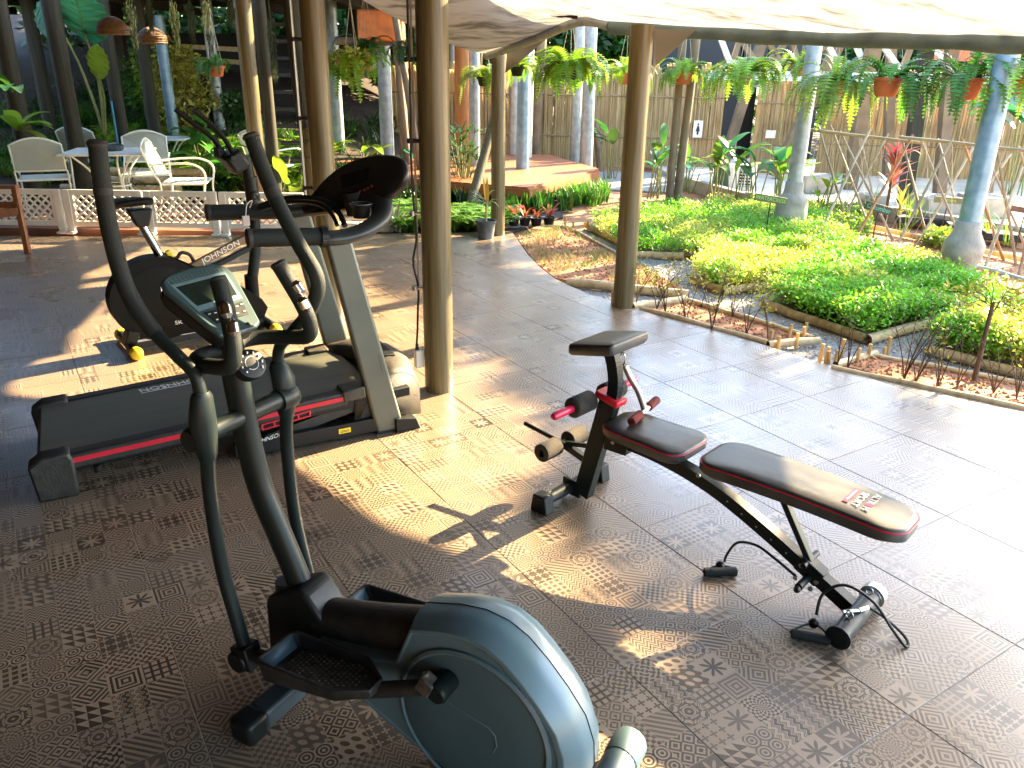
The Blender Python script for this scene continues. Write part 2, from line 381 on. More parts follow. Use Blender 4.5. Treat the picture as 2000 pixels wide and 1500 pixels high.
# ---------------------------------------------------------------- ground, patio floor, roof, columns
def noisy_sheet(name, x0, x1, y0, y1, n, zf, m, kind='structure', matf=None):
    mb = MB(); nx, ny = n
    vs = []
    for j in range(ny + 1):
        for i in range(nx + 1):
            x = x0 + (x1 - x0) * i / nx; y = y0 + (y1 - y0) * j / ny
            vs.append((x, y, zf(x, y)))
    fs = [(j * (nx + 1) + i, j * (nx + 1) + i + 1, (j + 1) * (nx + 1) + i + 1, (j + 1) * (nx + 1) + i) for j in range(ny) for i in range(nx)]
    mb.add(vs, fs)
    if matf: mb.m = [matf(vs[f[0]]) for f in fs]
    o = obj(name, mb, m); o['kind'] = kind; return o
def gz(x, y):
    """height of the planted ground: level garden, bank rising at the back left"""
    z = -0.06 + 0.012 * mnoise.noise(Vector((x * 1.7, y * 1.7, 0)))
    t = max(0.0, (y - 10.6) + max(0, (-x - 4.0)) * 0.5)
    if x < 0.0: z += min(3.0, t * 0.16 * min(1.0, (-x) / 3.5)) + 0.03 * mnoise.noise(Vector((x * 2, y * 2, 3)))
    return z
MG = M['soil']
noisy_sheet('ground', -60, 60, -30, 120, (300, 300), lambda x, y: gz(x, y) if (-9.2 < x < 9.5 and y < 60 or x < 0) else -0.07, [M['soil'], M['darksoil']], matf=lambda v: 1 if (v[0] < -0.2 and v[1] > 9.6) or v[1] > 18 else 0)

EDGE = [(1000, 453), (1012, 470), (1030, 496), (1055, 522), (1085, 545), (1150, 575), (1240, 598), (1300, 612), (1450, 660), (1600, 708), (1800, 757), (2000, 793)]
epts = [G(x, y).to_2d() for x, y in EDGE]
far_l = G(0, 462).to_2d(); far_m = G(560, 459).to_2d()
patio = [far_l + Vector((-2.5, -0.1)), far_l, far_m] + epts + [Vector((4.6, 3.2)), Vector((6.2, 2.2)), Vector((6.2, -2.0)), Vector((-8, -2.0))]
mb = MB(); n = len(patio)
mb.add([(p.x, p.y, -0.0016) for p in patio] + [(p.x, p.y, -0.16) for p in patio],
       [tuple(range(n - 1, -1, -1))] + [(i, (i + 1) % n, (i + 1) % n + n, i + n) for i in range(n)])
floor = obj('floor', mb, M['grout'], smooth=0); floor['kind'] = 'structure'
# make the slab face up whatever the winding
bm = bmesh.new(); bm.from_mesh(floor.data); bmesh.ops.recalc_face_normals(bm, faces=bm.faces); bm.to_mesh(floor.data); bm.free()

def clip(subject, window):
    """Sutherland-Hodgman: subject polygon clipped to a convex, counter-clockwise window"""
    out = list(subject)
    for i in range(len(window)):
        a = window[i]; b = window[(i + 1) % len(window)]; e = b - a; inp = out; out = []
        if not inp: break
        def side(p): return e.x * (p.y - a.y) - e.y * (p.x - a.x)
        for k in range(len(inp)):
            p = inp[k]; q = inp[(k + 1) % len(inp)]; sp, sq = side(p), side(q)
            if sp >= 0: out.append(p)
            if (sp >= 0) != (sq >= 0): out.append(p + (q - p) * (sp / (sp - sq)))
    return out
ca, sa = math.cos(TILE_A), math.sin(TILE_A)
def tile_xy(a, b): return Vector((a * ca - b * sa, a * sa + b * ca))
gap = 0.0016; tile_mesh = None; ntile = 0
psub = [Vector(p) for p in patio]
area0 = (TILE_S - 2 * gap) ** 2
def shoelace(P): return 0.5 * sum(P[i].x * P[(i + 1) % len(P)].y - P[(i + 1) % len(P)].x * P[i].y for i in range(len(P)))
if shoelace(psub) < 0: psub.reverse()
rest = MB()
for i in range(-16, 16):
    for j in range(-8, 26):
        x0, y0 = TILE_OX + i * TILE_S, TILE_OY + j * TILE_S
        win = [tile_xy(x0 + gap, y0 + gap), tile_xy(x0 + TILE_S - gap, y0 + gap), tile_xy(x0 + TILE_S - gap, y0 + TILE_S - gap), tile_xy(x0 + gap, y0 + TILE_S - gap)]
        cpoly = clip(psub, win)
        if len(cpoly) < 3: continue
        ar = abs(shoelace(cpoly))
        if ar < 0.002: continue
        c = tile_xy(x0 + TILE_S / 2, y0 + TILE_S / 2)
        inview = c.y > 1.15 and abs(c.x) < 0.66 * c.y + 0.75
        tilt = rnd(-0.0004, 0.0004)
        if ar > area0 * 0.999:
            if inview:
                if tile_mesh is None:
                    tb = MB(); h = TILE_S / 2 - gap; k = 0.0012
                    tb.add([(-h, -h, -0.008), (h, -h, -0.008), (h, h, -0.008), (-h, h, -0.008),
                            (-h, -h, -k), (h, -h, -k), (h, h, -k), (-h, h, -k),
                            (-h + k, -h + k, 0), (h - k, -h + k, 0), (h - k, h - k, 0), (-h + k, h - k, 0)],
                           [(0, 1, 5, 4), (1, 2, 6, 5), (2, 3, 7, 6), (3, 0, 4, 7), (4, 5, 9, 8), (5, 6, 10, 9), (6, 7, 11, 10), (7, 4, 8, 11), (8, 9, 10, 11)])
                    to = obj('tile', tb, M['tile'], floor, smooth=0); tile_mesh = to.data
                else:
                    to = bpy.data.objects.new('tile', tile_mesh); COL.objects.link(to); to.parent = floor
                to.location = (c.x, c.y, rnd(0, 0.0006)); to.rotation_euler = (tilt, rnd(-0.0004, 0.0004), TILE_A); ntile += 1
            else:
                rest.add([(p.x, p.y, 0) for p in win], [(0, 1, 2, 3)])
        else:
            m_ = len(cpoly); P = list(cpoly)
            if shoelace(P) < 0: P.reverse()
            if inview:
                tb = MB(); tb.add([(p.x, p.y, 0) for p in P] + [(p.x, p.y, -0.02) for p in P], [tuple(range(m_))] + [((a + 1) % m_, a, a + m_, (a + 1) % m_ + m_) for a in range(m_)])
                obj('tile', tb, M['tile'], floor, smooth=0); ntile += 1
            else: rest.add([(p.x, p.y, 0) for p in P], [tuple(range(m_))])
ro = obj('outlying_tiles', rest, M['tile'], floor, smooth=0); ro['kind'] = 'stuff'
print('tiles', ntile)

# ---- columns of the patio
def column(px, py, ztop, r, m, label, group, z0=0.0, lean=(0, 0), cat='column', name='column', collar=True, seg=20, g=None):
    g = g if g is not None else G(px, py, z0)
    t = thing(name, label, cat, (g.x, g.y, z0), 0, group)
    mb = MB(); h = ztop - z0; N_ = 7
    pts = [(lean[0] * k / N_, lean[1] * k / N_, h * k / N_) for k in range(N_ + 1)]
    mb.tube(pts, [r * (1.0 + 0.012 * math.sin(k * 2.1)) for k in range(N_ + 1)], seg)
    obj('shaft', mb, m, t)
    return t
grp = 'brown round columns of the patio'
mainc = column(858, 760, 3.0, 0.083, M['pole'], 'thick brown column beside the treadmill with a cable and socket box clipped to it', grp)
column(652, 620, 3.0, 0.083, M['pole'], 'brown column behind the treadmill handrails with a pale pipe beside it', grp)
column(1217, 598, 2.06, 0.084, M['pole'], 'brown column at the patio edge between the bench and the herb beds', grp)
column(972, 458, 1.90, 0.078, M['pole'], 'brown column at the far corner behind the potted plant', grp)
# cable, clamps and socket box on the main column; all of it hangs on the column but is a run of its own
gm = G(858, 760)
side = Vector((-0.99, -0.12, 0)).normalized()
t = thing('power_cable', 'black cable with clamps and white socket box down the left of the thick column', 'cable', gm)
cx = side * 0.118
cabz = [(0.27, 0.008), (0.36, 0), (0.48, -0.006), (0.62, -0.012), (0.76, 0.012), (0.9, -0.01), (1.1, 0.0), (1.35, 0.006), (1.55, 0.0), (1.9, 0.0), (2.3, 0)]
mb = MB(); mb.tube(smoothpath([cx + side * d + Vector((0, 0, z)) for z, d in cabz], 5), 0.006, 8); obj('cord', mb, M['black'], t)
mb = MB(); mb.tube([cx * 0.9 + Vector((0, 0.02, 0.62)), cx * 0.9 + Vector((0, 0.02, 2.5))], 0.006, 6); obj('pale_wire', mb, M['rope'], t)
for z in (0.615, 1.03, 1.405, 1.80):
    mb = MB(); mb.tube([side * 0.08 + Vector((0, 0, z)), side * 0.135 + Vector((0, 0, z))], 0.011, 8)
    mb.lathe([(0.018, -0.012), (0.018, 0.012)], side * 0.125 + Vector((0, 0, z)), (0, 0, 1), 12)
    obj('clamp', mb, M['rubber'] if z > 1.3 else M['steel'], t)
mb = MB(); rot = Matrix.Rotation(R(35), 3, 'Z')
mb.box(side * 0.112 + Vector((0, -0.01, 0.20)), (0.052, 0.034, 0.105), rot); obj('socket_box', mb, M['white'], t, bevel=0.004)
mb = MB(); mb.tube([cx + side * 0.005 + Vector((0, 0, 0.25)), cx + side * 0.005 + Vector((0, 0, 0.285))], [0.012, 0.008], 10); obj('gland', mb, M['black'], t)
g2 = G(652, 620)
for dx, z0_, nm, lb in ((-0.145, 0.0, 'pale_pipe', 'pale slim pipe standing left of the second brown column'),):
    pp = thing(nm, lb, 'pipe', (g2.x + dx, g2.y + 0.02, 0))
    mb = MB(); mb.tube([(0, 0, 0), (0, 0, 2.6)], 0.011, 8); obj('tube', mb, M['steel'], pp)
    for z in (0.55, 0.95, 1.42, 1.92):
        mb = MB(); mb.tube([(0.0, 0, z), (0.10, 0, z)], 0.012, 8); mb.lathe([(0.018, -0.014), (0.018, 0.014)], (0, 0, z), (0, 0, 1), 10)
        obj('clamp', mb, M['rubber'], pp)
# the short timber post with coiled wires left of that column
gp = AT(607, 300, 8.0)
t = thing('wooden_post', 'orange brown wooden post left of the second column with wire loops hanging at its top', 'post', (gp.x, 8.0, 0))
mb = MB(); mb.tube([(0, 0, 0), (0.0, 0, 0.7), (-0.005, 0, 1.24)], [0.085, 0.083, 0.08], 16); obj('shaft', mb, M['pole'], t)
mb = MB()
for k in range(3):
    c = Vector((-0.03 + 0.01 * k, -0.10, 1.25 - 0.12 * k)); rr = 0.05 + 0.01 * k
    mb.tube([c + Vector((math.cos(a) * rr * 0.7, 0.01 * math.sin(3 * a), math.sin(a) * rr * 1.2)) for a in [i * math.pi / 8 for i in range(17)]], 0.004, 5)
mb.tube(smoothpath([(-0.03, -0.09, 1.3), (-0.02, -0.1, 1.5), (-0.04, -0.09, 1.75), (-0.05, -0.09, 2.4)], 4), 0.005, 5)
obj('wire_loop', mb, M['black'], t)
mb = MB(); mb.tube([(-0.03, -0.02, 1.2), (-0.09, -0.02, 2.6)], 0.075, 12); obj('upper_shaft', mb, M['pole_dark'], t)

# ---- canopy: pale translucent cloth, with its edge tubes
L0 = AT(950, 104, 8.96)
edge_pts = [AT(700, -16, 6.6), AT(760, 27, 7.2), AT(820, 60, 7.8), AT(885, 88, 8.4), L0,
            AT(1040, 72, 8.0), AT(1130, 35, 7.0), AT(1190, 42, 6.75), AT(1400, 54, 6.4), AT(1600, 63, 5.95), AT(1800, 66, 5.45), AT(2010, 72, 5.05), AT(2300, 78, 4.6)]
ins = [Vector((-1.6, 4.4, 2.75)), Vector((-1.3, 4.4, 2.78)), Vector((-1.0, 4.3, 2.8)), Vector((-0.6, 4.2, 2.8)), Vector((-0.2, 4.1, 2.8)), Vector((0.1, 4.0, 2.8)), Vector((0.4, 3.8, 2.8)),
       Vector((0.7, 3.6, 2.8)), Vector((1.2, 3.3, 2.8)), Vector((1.7, 2.9, 2.8)), Vector((2.2, 2.5, 2.8)), Vector((2.8, 2.1, 2.8)), Vector((3.5, 1.4, 2.8))]
ins = [a.lerp(b, 0.62) for a, b in zip(edge_pts, ins)]
ea = smoothpath(edge_pts, 4); ia = smoothpath(ins, 4)
nu, nv = len(ea), 26
vs = []
for j in range(nv + 1):
    t_ = j / nv
    for i in range(nu):
        p = ea[i].lerp(ia[i], t_)
        sag = -0.10 * math.sin(math.pi * t_) + 0.018 * mnoise.noise(Vector((i * 0.35, j * 0.3, 0))) * min(1, t_ * 6)
        vs.append((p.x, p.y, p.z + sag))
mb = MB(); mb.add(vs, [(j * nu + i, j * nu + i + 1, (j + 1) * nu + i + 1, (j + 1) * nu + i) for j in range(nv) for i in range(nu - 1)])
can = thing('canopy', 'pale cloth canopy glowing in the sun over the edge of the patio', 'canopy', (0, 0, 0))
obj('cloth', mb, M['cloth'], can, smooth=60)
# rolled hem: grey green tube along the front edge, slimmer pipe to the corner column
mb = MB(); ep = [Vector(p) for p in smoothpath(edge_pts[7:], 6)]
mb.tube([p + Vector((0, -0.02, -0.045 + 0.004 * math.sin(i * 1.3))) for i, p in enumerate(ep)], [0.047 + 0.005 * math.sin(i * 0.9) for i in range(len(ep))], 14)
obj('rolled_hem', mb, mat('hem_cloth', (0.05, 0.085, 0.085), 0.5, 0, col2=(0.11, 0.15, 0.14), scale=7, bump=0.3, bscale=12), can)
mb = MB(); mb.tube([p + Vector((0, 0, -0.03)) for p in smoothpath(edge_pts[4:8], 5)], 0.036, 12); obj('edge_pipe', mb, M['galv'], can)
mb = MB(); a = AT(1088, 27, 6.85); b = AT(1128, 30, 6.85); mb.tube([a, a.lerp(b, .3), a.lerp(b, .31), a.lerp(b, .7), a.lerp(b, .71), b], [0.026, 0.026, 0.022, 0.022, 0.028, 0.028], 12)
mb.tube([b + Vector((0, 0, 0.0)), b + Vector((-0.18, -0.2, 0.17))], 0.005, 5); obj('turnbuckle', mb, M['black'], can)
# hanging corner flaps beside the two edge columns
def flap(P, m):
    mb = MB(); mb.add(P, [tuple(range(len(P)))]); return obj('corner_flap', mb, m, can, solid=0.006, smooth=0)
fm = mat('flap_cloth', (0.17, 0.145, 0.10), 0.7, 0, col2=(0.24, 0.20, 0.14), scale=4, transl=0.2)
flap([AT(991, 103, 8.8), AT(1068, 75, 8.3), AT(1010, 125, 8.5), AT(987, 142, 8.8)], fm)
flap([AT(1278, 56, 6.5), AT(1360, 58, 6.4), AT(1282, 128, 6.4), AT(1275, 150, 6.35)], fm)
# opaque unseen roof over the patio, outline shaped to set where shade falls
def sw(s, w, z): return Vector((s * math.cos(SUN_AZ) - w * math.sin(SUN_AZ), s * math.sin(SUN_AZ) + w * math.cos(SUN_AZ), z))
rf = thing('patio_shading_roof', 'unseen dark boarded roof, outline shaped to shade the inner part of the patio', 'roof', (0, 0, 0))
mb = MB(); poly = [(-16, -9.5), (3.4, -9.5), (3.55, 2.6), (2.2, 3.75), (1.6, 4.3), (0.7, 5.2), (0.0, 5.7), (-1.1, 5.6), sw(6.6, 5.6, 0)[:2], sw(6.95, 7.0, 0)[:2], sw(7.15, 7.8, 0)[:2], sw(7.8, 8.56, 0)[:2], sw(8.0, 8.9, 0)[:2], (-4.2, 9.9), (-16, 9.9)]
n = len(poly); mb.add([(p[0], p[1], 2.86) for p in poly] + [(p[0], p[1], 2.80) for p in poly], [tuple(range(n)), tuple(range(2 * n - 1, n - 1, -1))] + [((i + 1) % n, i, i + n, (i + 1) % n + n) for i in range(n)])
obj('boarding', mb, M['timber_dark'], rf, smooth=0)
for x in (-7, -5, -3, -1, 1):
    mb = MB(); mb.box((x, 1.0, 2.72), (0.1, 6.2, 0.14)); obj('rafter', mb, M['timber_dark'], rf)

hb_ = thing('sky_blocker', 'added unseen house wall and roof closing the patio behind and left of the camera', 'building', (0, 0, 0))  # unseen walls added to keep sky light off the left of the patio
mb = MB(); mb.box((-6.4, -9.4, 1.4), (19.2, 0.2, 2.8)); mb.box((-15.9, 0.1, 1.4), (0.2, 19.0, 2.8)); mb.box((-11.5, 9.5, 1.4), (8.8, 0.15, 2.8)); obj('wall', mb, mat('sky_blocker_wall', (0.10, 0.075, 0.05), 0.8, var=0.15), hb_)
# ---------------------------------------------------------------- exercise machines
_txt = {}
def text(s, size, m, parent, o, X, Z, name='lettering', extr=0.0008, sx=1.0, shear=0.0, align='CENTER'):
    """flat printed lettering: X along the line, Z up the letters, o the centre; one mesh"""
    cu = bpy.data.curves.new(name, 'FONT'); cu.body = s; cu.size = size; cu.extrude = extr; cu.align_x = align; cu.align_y = 'CENTER'; cu.shear = shear
    cu.resolution_u = 3
    tmp = bpy.data.objects.new(name, cu); COL.objects.link(tmp)
    dg = bpy.context.evaluated_depsgraph_get(); me = bpy.data.meshes.new_from_object(tmp.evaluated_get(dg))
    bpy.data.objects.remove(tmp); me.name = name; me.materials.clear(); me.materials.append(m)
    X = Vector(X).normalized() * sx; Z = Vector(Z).normalized(); Nn = X.normalized().cross(Z)
    mt = Matrix((X, Z, Nn)).transposed().to_4x4(); mt.translation = Vector(o)
    me.transform(mt)
    t = bpy.data.objects.new(name, me); COL.objects.link(t); t.parent = parent
    return t
def P_(u, v, z): return Vector((u, -v, z))      # machine frame: u along it, v towards the camera side

def padshape(mb, outline, ztop, th, edge=0.012):
    """upholstered pad: rounded edge round an outline of (x, y); ztop(x, y) gives the height"""
    n = len(outline); cx = sum(p[0] for p in outline) / n; cy = sum(p[1] for p in outline) / n
    rings = [(0.93, -th), (1.0, -th + edge), (1.0, -edge), (0.985, -edge * 0.35), (0.94, 0.0), (0.6, 0.004), (0.2, 0.005)]
    vs = []
    for k, dz in rings:
        for (x, y) in outline:
            xx = cx + (x - cx) * k; yy = cy + (y - cy) * k
            vs.append((xx, yy, ztop(xx, yy) + dz))
    fs = []
    for i in range(len(rings) - 1):
        for j in range(n):
            k = (j + 1) % n; fs.append((i * n + j, i * n + k, (i + 1) * n + k, (i + 1) * n + j))
    fs.append(tuple(range(n - 1, -1, -1))); fs.append(tuple((len(rings) - 1) * n + j for j in range(n)))
    mb.add(vs, fs)
def piping(mb, outline, ztop, dz, r=0.003):
    pts = [Vector((x, y, ztop(x, y) + dz)) for x, y in outline]; pts += [pts[0], pts[1]]
    mb.tube(pts, r, 6, cap=False)

M['leather'] = mat('dusty_black_vinyl', (0.016, 0.018, 0.018), 0.36, 0, scale=7, col2=(0.062, 0.062, 0.056), stretch=(1, 3, 1), bump=0.12, bscale=500)
M['carbon'] = mat('textured_side_vinyl', (0.012, 0.013, 0.013), 0.5, 0, bump=0.5, bscale=350)
M['foamdust'] = mat('dusty_foam', (0.008, 0.008, 0.007), 0.9, 0, scale=14, col2=(0.06, 0.047, 0.03), bump=0.8, bscale=220)
M['pink'] = mat('red_plastic_sleeve', (0.60, 0.015, 0.07), 0.35, 0, var=0.08)
M['redfoam'] = mat('red_foam', (0.22, 0.03, 0.025), 0.75, 0, var=0.2, bump=0.3, bscale=300)

# ---- weight bench
B = thing('weight_bench', 'black folding weight bench with red piping and foam rollers in the middle of the floor', 'weight bench', (0.267, 3.143, 0), math.atan2(-0.673, 0.740))
def front_stab():
    mb = MB(); mb.tube([P_(0.01, -0.21, 0.045), P_(0.01, 0.21, 0.045)], 0.027, 16); return mb
obj('front_stabiliser', front_stab(), M['gunmetal'], B)
for s in (-1, 1):
    mb = MB(); mb.prism([(-0.045, 0), (0.045, 0), (0.033, 0.082), (-0.033, 0.082)], -s * 0.20 - 0.03, -s * 0.20 + 0.03, o=(0.01, 0, 0))
    e = obj('foot_cap', mb, M['black'], B, bevel=0.005)
    mb = MB(); c = P_(0.01, s * 0.155, 0.075)
    mb.tube([c + Vector((0, 0.011 * math.cos(a), 0.018 + 0.02 * math.sin(a))) for a in [i * math.pi / 6 for i in range(13)]], 0.0022, 5)
    obj('band_ring', mb, M['steel'], B)
mb = MB(); mb.box(P_(0.025, 0.02, 0.05), (0.095, 0.012, 0.075)); obj('post_bracket', mb, M['black'], B, bevel=0.002)
mb = MB(); mb.bar(P_(0.075, 0, 0.03), P_(0.19, 0, 0.525), 0.05, 0.078, up=(1, 0, 0)); obj('post', mb, M['gunmetal'], B, bevel=0.004)
mb = MB(); mb.box(P_(0.188, 0, 0.522), (0.115, 0.075, 0.028), Matrix.Rotation(R(13), 3, 'Y')); obj('red_collar', mb, M['redtrim'], B, bevel=0.005)
mb = MB()
pp = smoothpath([(0.197, 0, 0.5), (0.207, 0, 0.58), (0.195, 0, 0.66), (0.170, 0, 0.73)], 5)
for i in range(len(pp) - 1): mb.bar(pp[i], pp[i + 1] + (pp[i + 1] - pp[i]) * 0.02, 0.038, 0.05, up=(1, 0, 0))
obj('pad_post', mb, M['gunmetal'], B)
zt = lambda x, y: 0.752 + (x - 0.06) * 0.22
ol = rrect(0.215, 0.262, 0.018, 4, 0.158, 0.0)
mb = MB(); padshape(mb, ol, zt, 0.048); obj('arm_pad', mb, M['leather'], B, smooth=50)
mb = MB(); mb.box(P_(0.16, 0, 0.722), (0.15, 0.1, 0.006), Matrix.Rotation(R(-12), 3, 'Y')); obj('pad_plate', mb, M['black'], B)
# upper rollers on a red bar
for s in (-1, 1):
    mb = MB(); mb.tube([P_(0.118, s * 0.02, 0.503), P_(0.118, s * 0.205, 0.503)], 0.011, 10); obj('roller_bar', mb, M['black'], B)
    mb = MB(); mb.lathe([(0.014, 0), (0.0165, 0.004), (0.0165, 0.115), (0.013, 0.124), (0.006, 0.128)], P_(0.118, s * 0.16, 0.503), P_(0, s, 0), 16); obj('red_sleeve', mb, M['pink'], B)
    mb = MB(); mb.lathe([(0.015, 0.0), (0.036, 0.0), (0.043, 0.006), (0.043, 0.117), (0.036, 0.124), (0.015, 0.124)], P_(0.118, s * 0.043, 0.503), P_(0, s, 0), 24); obj('foam_roller', mb, M['foamdust'], B, smooth=50)
    # lower rollers
    mb = MB(); mb.lathe([(0.013, 0.0), (0.034, 0.0), (0.041, 0.005), (0.041, 0.105), (0.034, 0.11), (0.017, 0.11), (0.016, 0.09), (0.001, 0.09)], P_(-0.055, s * 0.036, 0.232), P_(0, s, 0), 24); obj('foam_roller', mb, M['foamdust'], B, smooth=50)
mb = MB(); mb.tube([P_(-0.055, -0.13, 0.232), P_(-0.055, 0.13, 0.232)], 0.012, 10); obj('roller_bar', mb, M['black'], B)
mb = MB(); mb.bar(P_(0.115, 0, 0.19), P_(-0.06, 0, 0.235), 0.03, 0.03); obj('roller_arm', mb, M['gunmetal'], B, bevel=0.003)
mb = MB(); mb.bar(P_(0.10, 0, 0.27), P_(-0.03, 0, 0.24), 0.02, 0.02); obj('roller_arm', mb, M['gunmetal'], B, bevel=0.003)
mb = MB(); mb.tube([P_(-0.285, -0.01, 0.25), P_(-0.05, -0.01, 0.225)], 0.0105, 10); obj('lever', mb, M['black'], B)
# seat bracket, main beam, brace
mb = MB(); mb.prism([(0.19, 0.30), (0.30, 0.305), (0.31, 0.37), (0.20, 0.40)], -0.035, 0.035); obj('seat_bracket', mb, M['gunmetal'], B, bevel=0.003)
mb = MB(); bp_ = smoothpath([(0.21, 0, 0.355), (0.45, 0, 0.345), (0.68, 0, 0.30), (0.90, 0, 0.215), (1.10, 0, 0.12), (1.255, 0, 0.045)], 5)
for i in range(len(bp_) - 1): mb.bar(bp_[i], bp_[i + 1] + (bp_[i + 1] - bp_[i]) * 0.03, 0.045, 0.05)
obj('main_beam', mb, M['gunmetal'], B)
mb = MB(); mb.bar(P_(0.935, 0.0, 0.395), P_(1.09, 0.0, 0.155), 0.032, 0.022); obj('brace', mb, M['gunmetal'], B, bevel=0.003)
for s in (-1, 1):
    mb = MB(); mb.bar(P_(0.64, s * 0.035, 0.395), P_(1.02, s * 0.045, 0.40), 0.02, 0.03); obj('pad_rail', mb, M['gunmetal'], B)
mb = MB(); mb.bar(P_(1.055, 0, 0.148), P_(1.14, 0, 0.106), 0.056, 0.064); obj('adjuster_sleeve', mb, M['gunmetal'], B, bevel=0.003)
mb = MB(); mb.tube([P_(1.085, -0.07, 0.155), P_(1.085, 0.05, 0.155)], 0.011, 12)
mb.tube([P_(1.10, 0.02, 0.105), P_(1.10, 0.105, 0.105)], 0.014, 12); obj('adjuster_pin', mb, M['gunmetal'], B)
mb = MB(); mb.lathe([(0.004, 0), (0.011, 0.006), (0.013, 0.014), (0.009, 0.024)], P_(1.10, 0.105, 0.103), P_(0.1, 1, 0), 12); obj('adjuster_knob', mb, M['black'], B)
for u, v, z in ((0.235, 0.04, 0.37), (0.235, 0.04, 0.345), (0.63, 0.03, 0.335), (1.07, 0.034, 0.14), (1.13, 0.032, 0.10), (1.06, 0.045, 0.09), (1.12, 0.05, 0.075)):
    mb = MB(); mb.lathe([(0.009, 0), (0.009, 0.006), (0.004, 0.009)], P_(u, v - 0.01, z), P_(0, 1, 0), 10); obj('bolt', mb, M['steel'], B)
for k in range(5):
    mb = MB(); u = 0.76 + k * 0.062; z = 0.275 - k * 0.028
    mb.lathe([(0.004, 0), (0.004, 0.001)], P_(u, 0.0235, z), P_(0, 1, 0), 8); obj('peg_hole', mb, M['steel'], B, smooth=0)
# seat and backrest pads
zs = lambda x, y: 0.440 - (x - 0.2) * 0.01
ol = []
for (x, y) in rrect(0.385, 0.262, 0.062, 6, 0.395, 0.012):
    ol.append((x, (y - 0.012) * (0.86 + 0.14 * min(1, (x - 0.2) / 0.25)) + 0.012))
mb = MB(); padshape(mb, ol, zs, 0.052); obj('seat', mb, M['leather'], B, smooth=50)
mb = MB(); piping(mb, ol, zs, -0.011); obj('piping', mb, M['redtrim'], B)
zb = lambda x, y: 0.446 - (x - 0.65) * 0.018 + 0.02 * math.sin(min(1, max(0, (x - 0.65) / 0.73)) * math.pi) * 0.6
ol = []
for (x, y) in rrect(0.735, 0.262, 0.075, 8, 1.018, 0.012):
    k = 1 - 0.20 * max(0, (x - 1.0) / 0.385) ** 1.5
    ol.append((x, (y - 0.012) * k + 0.012))
# denser outline along the long sides, so the pad can arch
dense = []
for i in range(len(ol)):
    a = Vector(ol[i]); b = Vector(ol[(i + 1) % len(ol)]); nn = max(1, int((b - a).length / 0.05))
    for q in range(nn): dense.append(tuple(a.lerp(b, q / nn)))
mb = MB(); padshape(mb, dense, zb, 0.055); obj('backrest', mb, M['leather'], B, smooth=50)
mb = MB(); piping(mb, dense, zb, -0.011); obj('piping', mb, M['redtrim'], B)
bk = [c for c in B.children if c.name.startswith('backrest')][0]
lx, lz = (0, -1, 0), (1, 0, -0.0)
text('ALTR', 0.034, M['whiteprint'], bk, (1.243, 0.048, zb(1.24, 0) + 0.0068), lx, lz, sx=1.05)
text('M', 0.034, M['whiteprint'], bk, (1.243, -0.034, zb(1.24, 0) + 0.0068), lx, lz, sx=1.05)
text('SPORT', 0.034, M['whiteprint'], bk, (1.208, 0.010, zb(1.2, 0) + 0.0068), lx, lz, sx=1.15)
mb = MB(); mb.box((1.243, -0.004, zb(1.24, 0) + 0.0068), (0.024, 0.022, 0.0012)); mb.box((1.178, 0.015, zb(1.18, 0) + 0.0068), (0.018, 0.115, 0.0012)); obj('printed_block', mb, M['pink'], bk)
text('FITNESS EQUIPMENT', 0.010, M['whiteprint'], bk, (1.178, 0.015, zb(1.18, 0) + 0.0079), lx, lz, sx=1.0)
# rear foot
mb = MB(); mb.tube([P_(1.285, -0.125, 0.045), P_(1.285, 0.20, 0.045)], 0.034, 20); obj('rear_stabiliser', mb, M['gunmetal'], B)
mb = MB(); mb.lathe([(0.036, 0), (0.042, 0.004), (0.042, 0.012), (0.037, 0.013), (0.030, 0.014)], P_(1.285, 0.185, 0.045), P_(0, 1, 0), 20); obj('end_cap', mb, M['black'], B)
mb = MB(); mb.lathe([(0.036, 0), (0.036, 0.008), (0.044, 0.010), (0.044, 0.045), (0.038, 0.048)], P_(1.285, -0.095, 0.045), P_(0, -1, 0), 20); obj('end_cap', mb, M['steel'], B)
for v in (-0.06, 0.12):
    mb = MB(); c = P_(1.285, v, 0.083)
    mb.tube([c + Vector((0.012 * math.cos(a), 0, 0.012 + 0.014 * math.sin(a))) for a in [i * math.pi / 6 for i in range(13)]], 0.0022, 5); obj('band_ring', mb, M['steel'], B)
mb = MB(); mb.tube([P_(1.26, 0.11, 0.09), P_(1.295, 0.06, 0.085)], 0.006, 8); mb.tube([P_(1.295, 0.06, 0.085), P_(1.31, 0.02, 0.082)], 0.009, 8); obj('spring_clip', mb, M['chrome'], B)
